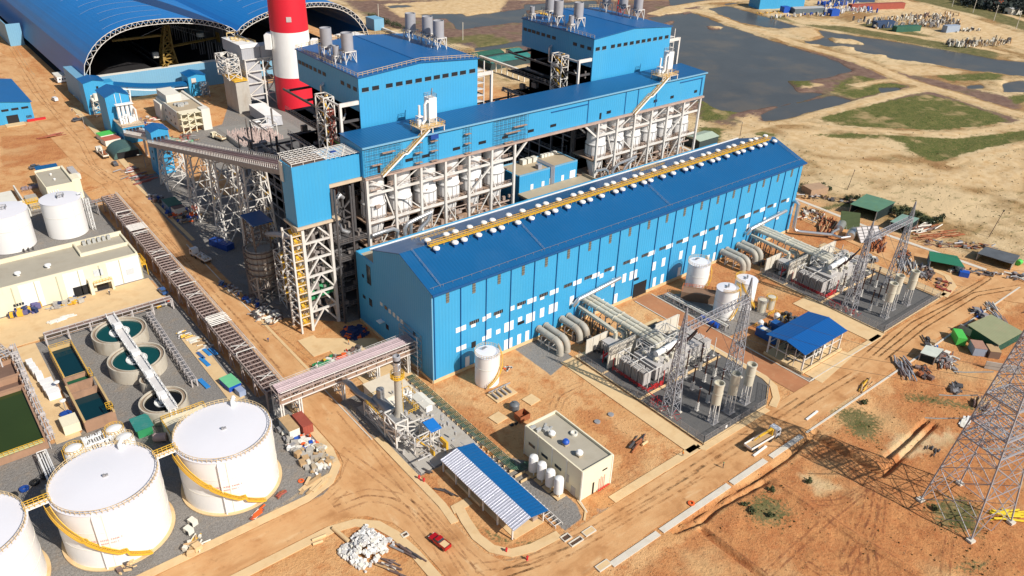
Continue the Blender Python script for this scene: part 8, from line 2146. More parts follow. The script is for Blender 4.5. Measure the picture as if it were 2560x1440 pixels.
# boards and mufflers by the far yard
a,b=at(2100,572),at(2148,578)
t=thing('green_board','big olive green board standing upright beside the two steel mufflers','board',(a[0],a[1],0));d_=Vector((b[0]-a[0],b[1]-a[1],0))
mb=MB();mb.add([(a[0],a[1],.3),(b[0],b[1],.3),(b[0]+1.5,b[1]+2,6.4),(a[0]+1.5,a[1]+2,6.4),(a[0]+.1,a[1]+.25,.3),(b[0]+.1,b[1]+.25,.3),(b[0]+1.6,b[1]+2.2,6.4),(a[0]+1.6,a[1]+2.2,6.4)],[(0,1,2,3),(7,6,5,4),(0,4,5,1),(1,5,6,2),(2,6,7,3),(3,7,4,0)]);mb.build('sheet',M('board_green',(0.07,0.10,0.035),.8,0,.4,.2,None,0,.2,'xy',1.2,.1),t)
mb=MB()
for k in range(4): q_=Vector(a)+d_*(k/3);mb.bar(q_+Vector((0,-.1,0)),q_+Vector((.5,.6,2)),.14)
mb.build('prop',stg,t)
p=at(2144,598);t=thing('grey_board','pale grey ribbed board leaning on the ground beside the far gantry tower','board',p);mb=MB();x,y,z=p
mb.add([(x-2.4,y-2.6,.2),(x+6,y-6.6,.2),(x+7.6,y-2.6,4.6),(x-.8,y+1.4,4.6),(x-2.3,y-2.3,.2),(x+6.1,y-6.3,.2),(x+7.7,y-2.3,4.6),(x-.7,y+1.7,4.6)],[(0,1,2,3),(7,6,5,4),(0,4,5,1),(1,5,6,2),(2,6,7,3),(3,7,4,0)]);mb.build('sheet',M('board_grey',(0.46,0.43,0.42),.6,0,.4,.1),t)
mb=MB()
for k in range(5): u=k/4;mb.bar((x-2.4+8.4*u,y-2.7-4*u,.2),(x-.8+8.4*u,y+1.3-4*u,4.6),.18)
for k in range(6): u=k/5;mb.bar((x-2.4+1.6*u,y-2.7+4*u,.25+4.4*u),(x+6+1.6*u,y-6.7+4*u,.25+4.4*u),.1)
mb.build('batten',std,t)
mf=thing('muffler_pipe','silver pipe from the hall corner branching into two fat horizontal steel drums','pipe',(172,-10,0))
P0=at(2018,585,1.4);P1=at(2030,588,1.4);
mb=MB();mb.tube([(161,-.3,12.5),(160.8,-1.4,13),(160.8,-2.4,12.4),(160.8,-2.6,3),(161.2,-3.2,1.8),(162.4,-4.6,1.5),(170,-13.2,1.5)],.62,12);mb.build('feed_pipe',silver,mf,True)
for a,b,c_ in (((170,-13.2,1.5),(172.2,-12.2,1.6),(176.5,-12,1.6)),((170,-13.2,1.5),(170.5,-17,1.6),(174,-18.2,1.6))):
 mb=MB();mb.tube([a,b,c_],.5,12);mb.build('branch_pipe',silver,mf,True)
 mb=MB();d_=Vector((.95,.32,0));e=Vector(c_)+d_*6.2
 mb.tube([Vector(c_),Vector(c_)+d_*.1,e-d_*.1,e],[.6,1.65,1.65,1.3],20);mb.build('muffler_drum',silver,mf,True)
# ------------------------------------------------------------------ heaps of building goods
def pile(label,px,py,l,w,rz,kind,n=24,seed=0,name='material_pile',mats=None,h=1.2,world=None):
 q=random.Random(seed+int(px*7+py));p=world or at(px,py,0);x0,y0=p[0],p[1]
 mats=mats or [stg,wood,rackb,tarp,offwhite,rust]
 mb=MB()
 for k in range(n):
  u,v=q.uniform(-.5,.5)*l,q.uniform(-.5,.5)*w;x=x0+u*cos(rz)-v*sin(rz);y=y0+u*sin(rz)+v*cos(rz)
  mb.use(q.randrange(len(mats)));z=q.uniform(0,h*.5)
  if kind=='pipes' or (kind=='mixed' and q.random()<.45):
   a=rz+q.gauss(0,.12 if kind=='pipes' else .5);L_=q.uniform(.35,.6)*(l if kind=='pipes' else min(l,7));dx,dy=cos(a)*L_/2,sin(a)*L_/2;r_=q.uniform(.1,.26)
   mb.tube([(x-dx,y-dy,z+r_),(x+dx,y+dy,z+r_)],r_,6)
  elif kind=='rubble':
   hh=max(0,1-(abs(u)/(l*.5)) ** 1.2*.8-(abs(v)/(w*.5)) ** 1.2*.8)*h
   s_=q.uniform(.35,.95);mb.obox(x,y,max(0,hh-s_*.6),s_,s_*q.uniform(.5,1),s_*q.uniform(.5,.9),q.uniform(0,3),q.uniform(-.6,.6))
  elif kind=='sheets':
   mb.obox(x,y,z,q.uniform(.5,1)*min(l,4),q.uniform(.4,1.0),q.uniform(.06,.25),rz+q.gauss(0,.15),q.gauss(0,.05))
  else:
   s_=q.uniform(.4,1.7);mb.obox(x,y,z*.6,s_,s_*q.uniform(.5,1.1),q.uniform(.3,h),rz+q.gauss(0,.5))
 return tag(mb.build(name,mats),label,'heap')
pile('heap of white broken concrete blocks on bare ground at the bottom of the photo',914,1372,9.0,8.2,.3,'rubble',330,3,'rubble_heap',[rubm,rubm,white,offwhite],2.5)
for a,b,r_,lb in (((833,1320),(858,1340),.45,'tan concrete pipe lying alone left of the broken concrete heap'),):
 a=at(a[0],a[1],.4);b=at(b[0]+14,b[1]+14,.4);mb=MB();mb.tube([a,b],r_,10);tag(mb.build('concrete_pipe',tanc,None,True),lb,'pipe')
for a,b,lb in (((780,1351),(815,1337),'upper pale concrete log on the red ground left of the rubble'),((782,1361),(807,1352),'lower pale concrete log on the red ground left of the rubble')):
 a=at(a[0],a[1],.25);b=at(b[0],b[1],.25);mb=MB();mb.tube([a,b],.3,10);tag(mb.build('concrete_log',tanc,None,True),lb,'log')
pile('dark pipes and planks lying on the ground right of the rubble heap',1022,1385,6.5,1.2,-1.25,'pipes',10,1,'pipe_pile',[std,rackb,stg],.4)
pile('thin timber poles fanned out below the rubble heap',985,1420,7,3,-1.1,'pipes',12,2,'pole_pile',[wood,offwhite,rackb],.4)
pile('grid of grey blocks and white bags stacked by the curve of the plant road',788,1146,6.5,9,0,'boxes',85,4,'block_stack',[conc,conc,slab,offwhite,wood],1.3)
pile('white bags and blue sacks between the containers and the grey blocks',752,1112,6,5,0,'boxes',40,5,'sack_pile',[white,offwhite,blueb,orange,conc],1.0)
pile('row of valves and pipe ends lined up beside the right large tank',724,1105,1.6,13,0,'boxes',40,6,'valve_row',[stg,std,offwhite,conc],1.0)
pile('white sacks heaped at the end of the grey block grid',800,1170,4,3,0,'rubble',40,7,'sack_pile',[white,stg],1.2)
pile('tan formwork frame with dark grid beside the plant road curve',785,1210,5,3.4,.4,'sheets',18,8,'formwork',[tanc,std,wood],.8)
pile('yellow and tan formwork on the gravel in front of the middle large tank',487,1366,4.4,3.4,.5,'mixed',26,9,'formwork',[tanc,yel,wood,offwhite],1.2)
for px,py,lb in ((483,1310,'pale cable drum box on the gravel, the upper of two'),(473,1331,'pale cable drum box on the gravel, the lower of two')):
 p=at(px,py);t=thing('pump_box',lb,'box',p);mb=MB();mb.obox(p[0],p[1],.02,1.3,1.8,1.3,.3);mb.build('body',offwhite,t);mb=MB();mb.obox(p[0]-.5,p[1]-.6,.3,.4,.7,.8,.3);mb.build('opening',dark,t)
pile('coil of pipe and junk on the gravel below the middle large tank',318,1420,3,2.2,0,'mixed',14,10,'junk_pile',[rackb,tanc,std],.8)
pile('rust red steel pieces on the gravel beside the right large tank',704,1240,2.6,1.4,.4,'pipes',8,11,'steel_pile',[redsheet,rust],.5)
pile('reddish sheet stack lying at the road edge by the right large tank',645,1283,3.5,1.0,.4,'sheets',8,12,'sheet_stack',[orange,redsheet,offwhite],.3)
mb=MB();p=at(753,1203);mb.lathe(p[0],p[1],[(.35,.05),(.7,.1),(.7,.2),(.35,.25)],16);tag(mb.build('hose_coil',orange),'orange hose coil lying flat on the gravel beside the right large tank','hose')
mb=MB();p=at(2264-536,1260);mb.lathe(p[0],p[1],[(.4,.15),(.8,.2),(.8,.35),(.4,.4)],16);tag(mb.build('hose_coil',orange),'orange hose coil on the pale drain covers of the front road','hose')
pile('brown and grey goods with a red drum stacked beyond the pipe bridge',868,893,8.5,2.6,.05,'mixed',46,13,'goods_row',[stg,rackb,redp,conc,orange,std],1.4)
pile('green and tan boxes with tarpaulins stacked beyond the pipe bridge',815,915,7,4,.05,'boxes',44,14,'goods_row',[stg,green,wood,offwhite,std,yel],1.4)
mb=MB();q=random.Random(8);p=at(885,832)
for k in range(70): a=q.uniform(0,6.28);r_=3.6*sqrt(q.random());mb.use(1 if q.random()<.16 else 0);mb.obox(p[0]+r_*cos(a),p[1]+r_*sin(a),0.05,q.uniform(.8,2.2),q.uniform(.6,1.6),max(.2,2.0*(1-r_/3.8)*q.uniform(.5,1)),q.uniform(0,3),q.uniform(-.3,.3))
tag(mb.build('tarpaulin_heap',[M('navy_tarp',(0.012,0.03,0.11),.6,0,.9,.3),orange]),'navy and orange tarpaulin heap in the shade of the hall gable','tarpaulin')
pile('blue tarpaulins and junk along the shaded edge of the plant road',405,505,4,16,.15,'mixed',60,15,'junk_pile',[tarp,std,stg,rackb],1.4)
pile('scattered crates, pipes and tarps at the foot of the second trestle',460,540,9,14,.15,'mixed',60,16,'junk_pile',[std,stg,rackb,tarp,wood,orange],1.4)
pile('orange tarpaulin bundle by the legs of the second trestle',487,521,3,3,.2,'boxes',12,17,'tarp_bundle',[orange],1.4)
pile('dark red steel bars stacked below the slim transfer house',335,440,8,20,.2,'pipes',46,18,'steel_pile',[M('dull_red',(0,0,0)),rackb,stg,redsheet],1.0)
pile('coloured pipes and frames beside the tall filter drum transfer house',360,310,14,18,0,'mixed',60,19,'goods_yard',[stg,rackb,redp,tarp,wood,offwhite],1.4)
pile('grey frames and scrap between transfer house and pale building',445,352,16,12,0,'mixed',50,20,'goods_yard',[stg,redsheet,rackb,M('pale_green_sheet',(0,0,0)),wood],1.2)
pile('blue and grey plates in a long row along the plant road below the scaffolded silo',600,735,2.4,22,.22,'mixed',50,21,'plate_row',[stg,carbl,rackb,offwhite,blueb],.8)
pile('steel offcuts and plates beside the foot of the tall tower',668,790,6,10,.2,'mixed',50,22,'scrap_pile',[stg,rackb,offwhite,std],.8)
for k,(px,py,l,w) in enumerate(((512,906,1.1,5),(518,882,1.0,4),(533,880,1.0,4),(502,890,.9,4),(510,960,1.2,5))):
 p=at(px,py);mb=MB();mb.obox(p[0],p[1],.1,l,w,.25,.1);tag(mb.build('blue_sheet_stack',M('sheet_blue',(0.03,0.22,0.55),.5,0,.6,.15) if k != 3 else carbl),'flat stack of blue sheets by the low pipe rack, %s' % ('nearest the clarifiers','farthest back in the middle','farthest to the right','grey blue and leftmost','closest to the large tanks')[k],'sheet stack','blue sheet stacks by the low pipe rack')
pile('yellow steel frame and white beams on the tan slab right of the clarifiers',460,838,3,5,.1,'pipes',16,23,'frame_pile',[yel,offwhite,stg],.8)
pile('pale beams and boards on the gravel right of the tan slab',500,860,3,8,.1,'sheets',18,24,'board_pile',[offwhite,stg,wood],.4)
pile('blue covered goods and yellow frames against the long cream building',165,762,9,2.6,0,'mixed',40,25,'goods_row',[M('navy_tarp',(0,0,0)),yel,stg,conc],1.6)
pile('purple tarpaulined stack with a yellow block at the left of the long cream building',66,782,8,3,0,'boxes',40,26,'goods_row',[M('purple_tarp',(0.12,0.11,0.24),.7),M('navy_tarp',(0,0,0)),yel],1.8)
pile('white sheeted long bundle on the tan yard in front of the long cream building',152,800,6,1.6,.05,'sheets',14,27,'bundle',[white,offwhite],1.0)
pile('yellow drums and boxes where the white pipe rack meets the plant rack',405,762,4,3,0,'boxes',20,28,'drum_group',[yel,orange,stg,offwhite],1.0)
# right hand yard
for lb,px,py,l,w,rz,kind,n,m,hh in (
 ('rusty orange steel beams piled by the hall corner before the green board',2070,568,13,6,.45,'pipes',60,[rust,rust,M('orange_rust',(0.42,0.13,0.04),.8,0,.8,.3),wood],1.6),
 ('brown and white scrap scattered at the foot of the far hall corner',2030,540,14,8,.3,'mixed',60,[rust,wood,rackb,offwhite],1.2),
 ('orange rusty beams piled beneath the far gantry beam',2190,606,13,6,.5,'pipes',56,[M('orange_rust',(0,0,0)),rust,rackb],1.6),
 ('red brown steel piled beside the pale green shed',2310,572,12,5,-.2,'pipes',44,[rust,rackb,offwhite],1.4),
 ('rusty beams strewn beyond the east road behind the gantry beam',2340,590,16,5,-.4,'pipes',44,[rust,rust,wood],1.2),
 ('brown planks and scrap lining the far side of the east road',2400,615,26,5,-.75,'mixed',70,[rackb,wood,rust,stg],1.0),
 ('dark scrap strip beyond the east road opposite the far hall corner',2080,500,40,4,-.9,'mixed',80,[std,rackb,stg,wood],1.2),
 ('dark scrap strip beyond the east road at the right edge of the photo',2500,690,34,4,-.9,'mixed',60,[std,rackb,stg,offwhite],1.0),
 ('grey pipes and bundles heaped left of the dark green canopy',2270,668,10,6,.55,'pipes',46,[stg,galv,std,offwhite],1.4),
 ('mixed junk heaped around the dark green canopy',2315,682,10,4,.5,'mixed',44,[stg,std,wood,rackb],1.2),
 ('dark brown rusty plates beside the far gantry tower foot',2262,640,7,4,.4,'mixed',26,[rust,std],1.0),
 ('white boxes and wire by the kerb of the far switchyard',2180,652,5,3,.4,'boxes',20,[offwhite,std,stg],1.2),
 ('reddish bricks scattered on sand inside the road bend',2360,715,8,5,.4,'boxes',16,[redsheet,rackb],.4),
 ('white and rusty pipes laid beside the pale leaning shed',2360,900,9,5,.6,'mixed',56,[offwhite,stg,rust,rackb],1.2),
 ('grey scaffold poles piled left of the pale leaning shed',2260,922,8,4,.75,'pipes',34,[stg,rackb,galv],1.0),
 ('dark boxes and junk below the pale leaning shed',2310,935,6,3,.6,'mixed',26,[std,rackb,rust],1.0),
 ('long grey tubes stacked above the olive roofed shed',2490,785,10,2.6,.8,'pipes',20,[stg,galv,offwhite],1.0),
 ('blue bags and poles at the top corner of the olive roofed shed',2450,790,7,3,.8,'mixed',24,[tarp,std,stg],1.2),
 ('teal and grey litter between the road and the green container',2330,868,8,3,.7,'mixed',26,[M('sheet_blue',(0,0,0)),std,offwhite,wood],.9),
 ('yellow tan beams stacked at the kerb of the front road',2165,965,6,2,.2,'pipes',18,[yel,wood],.8),
 ('broken white slabs on scrub beside the transmission tower',2410,1055,4,2.4,.3,'sheets',10,[offwhite,white],.5),
 ('brown brushwood heap on scrub left of the transmission tower',2455,1010,5,4,.3,'pipes',40,[rackb,wood],1.2),
 ('dark tangled cables on scrub left of the transmission tower',2390,972,5,2.4,.2,'mixed',22,[std,stg],.6),
 ('yellow beams stacked on the ground under the transmission tower',2535,1290,9,3,-.7,'pipes',20,[M('lemon_paint',(0.75,0.55,0.02),.6)],.9),
 ('grey ladder frames on the red field beside the transmission tower shadow',2330,1130,3,3,.2,'pipes',8,[std],.3),
 ('bent rusty frame on the brown ground below the near switchyard',1590,1108,6,1.6,.3,'pipes',12,[rust,std],.7)):
 pile(lb,px,py,l,w,rz,kind,n,40,'material_pile',m,hh)
p=at(1600,1112);mb=MB();mb.tube([(p[0],p[1]-.6,.35),(p[0]+2,p[1]-.4,.35)],.35,10);tag(mb.build('concrete_log',tanc,None,True),'tan concrete cylinder lying near the bent rusty frame','log')
for px,py,lb in ((1493,1055,'small grey manhole ring, left one of two on the brown ground'),(1527,1037,'small grey manhole ring, right one of two on the brown ground')):
 p=at(px,py);mb=MB();mb.lathe(p[0],p[1],[(.8,-.1),(.8,.25),(.5,.3),(0,.3)],16);tag(mb.build('manhole',stg),lb,'manhole')
# objects near the near hall tank
p=at(1286,1022);t=thing('water_drum','round black ribbed water drum beside the rust red skip','drum',p);mb=MB();mb.lathe(p[0],p[1],[(1.25,0),(1.3,.5),(1.25,1.0),(1.3,1.5),(1.0,1.9),(.4,2.1),(.4,2.3),(0,2.3)],24);mb.build('body',M('drum_grey',(0.12,0.13,0.14),.5),t,True)
p=at(1305,1048);t=thing('rusty_skip','rust red open skip box beside the flat roofed cream building','skip',p);mb=MB();x,y,z=p
for a in ((x-1.6,y-1.3,.3,x+1.6,y-1.2,2),(x-1.6,y+1.2,.3,x+1.6,y+1.3,2),(x-1.6,y-1.2,.3,x-1.5,y+1.2,2),(x+1.5,y-1.2,.3,x+1.6,y+1.2,2),(x-1.5,y-1.2,.3,x+1.5,y+1.2,.4)): mb.box(*a)
mb.build('box',rust,t)
mb=MB();mb.tube([(x-2.6,y-1,.5),(x-2.6,y-.8,.5)],.5,12);mb.tube([(x-3.6,y-.4,.1),(x-3.6,y-.4,.3)],.5,12);mb.build('wheel',black,t)
p=at(1255,985);t=thing('pump_pad','tan concrete pad with small grey pumps in front of the near hall tank','pump pad',p);x,y,z=p
mb=MB();mb.obox(x,y,-.05,7,4.4,.3,0.05);mb.build('pad',tanc,t)
mb=MB()
for k in range(4): mb.tube([(x-2.6+1.5*k,y-1.6,.7),(x-2.6+1.5*k,y+.6,.7)],.28,8);mb.cyl(x-2.6+1.5*k,y+.9,.25,1.4,.22,8)
mb.tube([(x-3.2,y+1.7,.8),(x+4,y+1.7,.9)],.2,8);mb.build('pump',stg,t,True)
for px,py,lb in ((1245,1045,'tan concrete pad with bent mesh left of the rust red skip'),(1328,1000,'small tan concrete pad right of the black drum')):
 p=at(px,py);mb=MB();mb.obox(p[0],p[1],-.05,3.6,3.4,.25,.1);tag(mb.build('concrete_pad',tanc),lb,'pad')
mb=MB();p=at(1272,922);
for k in range(16): a=rnd.uniform(0,6.28);mb.use(k % 3);mb.obox(p[0]+rnd.uniform(-1,1),p[1]+rnd.uniform(-1,1),.02,.7,.4,.25,a)
tag(mb.build('litter_heap',[offwhite,orange,conc]),'flat white and red litter heap right of the near hall tank','litter')
for px,py,lb in ((1048,1198,'red fire hydrant group at the kerb by the open sided shed, the left one'),(1060,1205,'red fire hydrant group at the kerb by the open sided shed, the right one'),(1266,1380,'small red hydrant on the curved kerb below the open sided shed'),(1318,1400,'small red valve on the pavement below the open sided shed')):
 p=at(px,py);t=thing('fire_hydrant',lb,'hydrant',p);mb=MB();mb.lathe(p[0],p[1],[(.3,0),(.18,.1),(.18,.9),(.28,.95),(.2,1.2),(0,1.3)],10);mb.tube([(p[0]-.35,p[1],.7),(p[0]+.35,p[1],.7)],.1,6);mb.build('body',redp,t,True)
for px,py,l,w,lb in ((1415,1345,2.2,1.6,'open brick manhole beside the gravel yard of the gas vessels'),(1440,1355,3.4,1.3,'open brown culvert pit at the edge of the front road'),(1472,1330,3.0,1.6,'pale box cover on the kerb of the front road'),(1508,1415,3.4,1.6,'open culvert pit at the bottom end of the drain covers'),(1012,1338,1.5,1.2,'open gully box at the end of the curved tan kerb')):
 p=at(px,py);t=thing('culvert_pit',lb,'pit',p);x,y,z=p;mb=MB()
 for a in ((x-l/2,y-w/2,-.04,x+l/2,y-w/2+.2,.3),(x-l/2,y+w/2-.2,-.04,x+l/2,y+w/2,.3),(x-l/2,y-w/2+.2,-.04,x-l/2+.2,y+w/2-.2,.3),(x+l/2-.2,y-w/2+.2,-.04,x+l/2,y+w/2-.2,.3)): mb.box(*a)
 mb.build('rim',concp,t);mb=MB();mb.box(x-l/2+.2,y-w/2+.2,-.04,x+l/2-.2,y+w/2-.2,.05 if 'cover' not in lb else .28);mb.build('void',M('pit_brown',(0.09,0.05,0.03),.9) if 'cover' not in lb else tanc,t)
for px,py,lb in ((1135,1238,'dark steel beams lying on the verge left of the open sided shed'),(1085,1185,'rusty beam on the verge near the fire hydrants')):
 pile(lb,px-15,py-5,5 if px>1100 else 2,.9,-1.2,'pipes',5,3,'beam_pile',[std,rackb],.3)
for k,(px,py,lb) in enumerate(((2030,1038,'long white plank on the front road near the drain covers'),(1900,1127,'white plank bundle on the drain covers below the crane truck'))):
 a=at(px,py,.3);mb=MB();mb.obox(a[0],a[1],.1,5.5,.5,.3,.05);tag(mb.build('plank',white),lb,'plank')
# ------------------------------------------------------------------ blue workshop at the left edge
ws=thing('workshop','blue workshop with royal blue roof cut off by the left edge','workshop',(-68,262,0))
q0=at(88,300);x1_=q0[0];y0_=q0[1]
mb=MB();mb.ext([(x1_-44,0),(x1_,0),(x1_,9),(x1_-22,12.5),(x1_-44,9)],y0_,y0_+46,'y');mb.build('wall',facade,ws)
mb=MB();mb.ext([(x1_-22,12.55),(x1_+.6,8.95),(x1_+.6,9.2),(x1_-22,12.8)],y0_-.5,y0_+46.4,'y');mb.ext([(x1_-44.6,8.95),(x1_-22,12.55),(x1_-22,12.8),(x1_-44.6,9.2)],y0_-.5,y0_+46.4,'y');mb.build('roof',roofy,ws)
mb=MB()
for k in range(4): mb.box(x1_-4.4-4.2*k,y0_-.12,6.2,x1_-1.4-4.2*k,y0_+.05,7.2)
mb.box(x1_-11.5,y0_-.12,0,x1_-6.6,y0_+.05,4);mb.build('opening',dark,ws)
mb=MB()
for k in range(4): mb.box(x1_-3.3+.6*k,y0_-.14,1.6,x1_-2.9+.6*k,y0_+.05,2.8)
mb.build('window',glassd,ws)
mb=MB();mb.box(x1_-30,y0_+14,12.6,x1_-12,y0_+17,13.4);mb.box(x1_-26,y0_+13.4,12.9,x1_-14,y0_+14,14);mb.build('roof_vent',offwhite,ws)
mb=MB();mb.box(x1_-13,y0_-5,-.05,x1_-5,y0_-.15,.25);mb.build('ramp',tanc,ws)
mb=MB();mb.box(x1_-3.5,y0_-1.4,0,x1_+4.5,y0_-.3,1.0);tag(mb.build('red_bench_row',redp),'long red box row at the corner of the blue workshop','box row')
p=at(135,342);pile('rusty bars leaning on the red field below the workshop',128,342,9,3,.1,'pipes',20,5,'steel_pile',[rust,redsheet],1.0)
for px,py,h,lb in ((213,322,7,'grey lamp post beside the tall filter drum house'),(205,272,7,'grey lamp post beside the left transfer house'),(365,420,6,'grey lamp post by the kerb below the slim transfer house')):
 p=at(px,py);t=thing('lamp_post',lb,'lamp post',p);mb=MB();mb.bar(p,(p[0],p[1],h),.16);mb.bar((p[0],p[1],h),(p[0]-1.8,p[1]+.4,h+.2),.12);mb.build('pole',stg,t);mb=MB();mb.obox(p[0]-2,p[1]+.45,h+.1,.7,.3,.15);mb.build('lamp_head',offwhite,t)
# ------------------------------------------------------------------ far yard, poles, shrubs, village
def far_box(name,label,px,py,l,w,h,rz,mat,roofm=None,cat='building',group=None):
 p=at(px,py);t=thing(name,label,cat,(p[0],p[1],-.2),group);mb=MB();mb.obox(p[0],p[1],-.3,l,w,h+.3,rz);mb.build('wall',mat,t)
 if roofm:
  c,s=cos(rz),sin(rz);mb=MB();V=[]
  for u,v,z in ((-l/2-.3,-w/2-.3,h),(l/2+.3,-w/2-.3,h),(l/2+.3,w/2+.3,h),(-l/2-.3,w/2+.3,h),(-l/2-.3,0,h+w*.12),(l/2+.3,0,h+w*.12)): V.append((p[0]+u*c-v*s,p[1]+u*s+v*c,z+.02))
  mb.add(V,[(0,1,5,4),(2,3,4,5),(0,4,3),(1,2,5),(3,2,1,0)]);mb.build('roof',roofm,t)
 return t
FA=-.35
far_box('warehouse','long royal blue warehouse at the top edge beyond the marsh',1940,17,46,16,9,FA,facade,roofx,'warehouse')
far_box('storage_hut','grey roofed storage hut right of the far blue warehouse',2015,31,30,9,4,FA,M('hut_dark',(0.1,0.13,0.15),.7),M('hut_roof',(0.35,0.36,0.36),.7))
far_box('container','rust red container row at the top of the far storage yard',2190,23,58,5,5,FA,redsheet,None,'container row')
far_box('container','dark blue container row behind the far storage yard',2130,6,46,6,5.5,FA,M('far_navy',(0.03,0.06,0.13),.7),None,'container row')
far_box('container','small blue container standing among far pallets',2082,38,8,6,5,FA,blueb,None,'container')
far_box('container','small blue cabin in front of the far blue warehouse',1961,31,6,6,5,FA,blueb,None,'container')
far_box('container','dark blue container at the left of the far scrap circle',2207,68,18,5,5,FA,M('far_navy',(0,0,0)),None,'container')
far_box('container','long dark green container beside the far scrap circle',2265,77,24,5,4,FA,dgreen,None,'container')
far_box('container','pale blue container at the right of the far scrap circle',2375,79,13,5,5,FA,M('pale_blue_side',(0,0,0)),None,'container')
far_box('village_house','red roofed village house at the top right corner',2483,20,18,9,5,FA,offwhite,M('tile_red',(0.40,0.12,0.06),.8),'house')
far_box('village_house','small pale village house at the top right corner',2532,34,13,8,4.5,FA,offwhite,M('tile_grey',(0.38,0.38,0.36),.8),'house')
far_box('green_roof_shed','long green roofed shed between the two boiler houses',1262,160,34,14,4,0,M('shed_dark_wall',(0,0,0)),teal,'shed')
far_box('green_roof_shed','lower green roofed shed left of the long one between the boilers',1215,148,22,10,4,0,M('shed_dark_wall',(0,0,0)),dgreen,'shed')
far_box('white_kiosk','small green and white kiosk on the sand between the boiler houses',1285,138,8,8,3.5,0,offwhite,teal,'kiosk')
far_box('low_roof_shed','pale green low roof just beyond the end of the blue gallery',1752,360,14,9,4,0,M('shed_dark_wall',(0,0,0)),M('pale_sage_roof',(0.38,0.46,0.36),.7,0,.4,.1,None,0,.2,'xy',1,.1),'shed')
far_box('brick_hut','ruined brick hut with a pale wall beyond the far hall corner',2035,482,9,6,3,-.3,M('brick_wall',(0.4,0.26,0.16),.9,0,.6,.2),None,'hut')
mb=MB();a,b=at(1200,165),at(1310,205)
for k in range(9): u=k/8;mb.bar((a[0]+(b[0]-a[0])*u,a[1]+(b[1]-a[1])*u,0),(a[0]+(b[0]-a[0])*u,a[1]+(b[1]-a[1])*u,6),.5)
mb.bar((a[0],a[1],6),(b[0],b[1],6),1.6,1.2);tag(mb.build('far_conveyor',offwhite),'pale pipe conveyor on posts behind the boiler houses','conveyor')
a,b=at(925,62),at(1000,92);mb=MB();mb.bar((a[0],a[1],1),(b[0],b[1],1),2,1.5);tag(mb.build('wall_run',concp),'pale low wall running away right of the coal shed','wall')
p=at(938,72);mb=MB();mb.box(p[0]-4,p[1]-6,0,p[0]+4,p[1]+6,8);tag(mb.build('pump_house',facade2),'pale blue block at the right foot of the coal shed','building')
q=random.Random(77)
pl_mats=[offwhite,stg,std,blueb,wood,white]
for lb,px,py,l,w,n,m,hh in (('blue wrapped pallets in rows on the far red yard',2095,14,34,14,70,[blueb,blueb,offwhite,stg],4),('white and blue pallets in rows below the far red yard',2120,30,50,16,110,[white,white,blueb,stg],4),
 ('timber boards laid in rows before the far blue warehouse',1925,33,24,9,30,[wood,yel],1),('white goods lined up along the far service road',2000,41,60,8,50,pl_mats,2.5),('grey scrap heap filling the far circle of tracks',2270,58,90,30,200,[stg,offwhite,std,wood,conc],4),('scrap and bags right of the far circle of tracks',2345,62,40,18,70,[offwhite,stg,std],3),
 ('tan and grey bales along the far track at the right',2445,112,60,14,150,[wood,slab,offwhite,std,conc],4),('brown goods strewn beside the far bright road',2325,42,60,10,60,[wood,rackb,offwhite],3),('dark litter on scrub at the end of the far track',2410,78,26,8,40,[std,offwhite],2),('pale bundles behind the far blue warehouse',1990,2,60,10,50,[offwhite,rackb,stg],3)):
 pile(lb,px,py,l,w,FA,'boxes',n,9,'far_goods',m,hh)
for px,py,h,dx,lb in ((2472,592,11,2,'tall bare leaning utility pole on the scrub at the right edge'),(2118,474,9,1,'utility pole on the sand just beyond the far hall corner'),(1850,340,7,0,'thin pole behind the far end of the hall roof'),(2330,70,9,0,'utility pole left of the pale blue far container')):
 p=at(px,py);t=thing('utility_pole',lb,'pole',p);mb=MB();mb.tube([(p[0],p[1],-.3),(p[0]+dx,p[1]-dx*.6,h)],[.16,.1],8);mb.build('shaft',M('pole_brown',(0.16,0.11,0.08),.9),t);mb=MB();mb.obox(p[0]+dx,p[1]-dx*.6,h-.5,1.0,.2,.5,.6);mb.build('bracket',std,t)
for k,(px,py) in enumerate(((2380,16),(2432,32),(2484,52),(2540,72))):
 p=at(px,py);t=thing('concrete_pole','pale concrete pole along the far bright road, %s from the left' % ORD[k],'pole',p,'concrete poles along the far road');mb=MB();mb.tube([(p[0],p[1],-.5),(p[0],p[1],13)],[.3,.2],8);mb.bar((p[0]-1.2,p[1],12),(p[0]+1.2,p[1],12),.2);mb.build('shaft',concp,t)
p=at(1157,100);t=thing('concrete_pole','thin pole on the marsh edge behind the left boiler house','pole',p);mb=MB();mb.tube([(p[0],p[1],-.5),(p[0],p[1],12)],.25,8);mb.build('shaft',concp,t)
p=at(947,55);t=thing('concrete_pole','thin pole right of the coal shed by the dark shrubs','pole',p);mb=MB();mb.tube([(p[0],p[1],-.5),(p[0],p[1],13)],.25,8);mb.build('shaft',concp,t)
leafm=M('shrub_leaf',(0.035,0.055,0.02),.8,0,1.2,.5);leafm2=M('shrub_leaf_olive',(0.07,0.085,0.03),.8,0,1.2,.5)
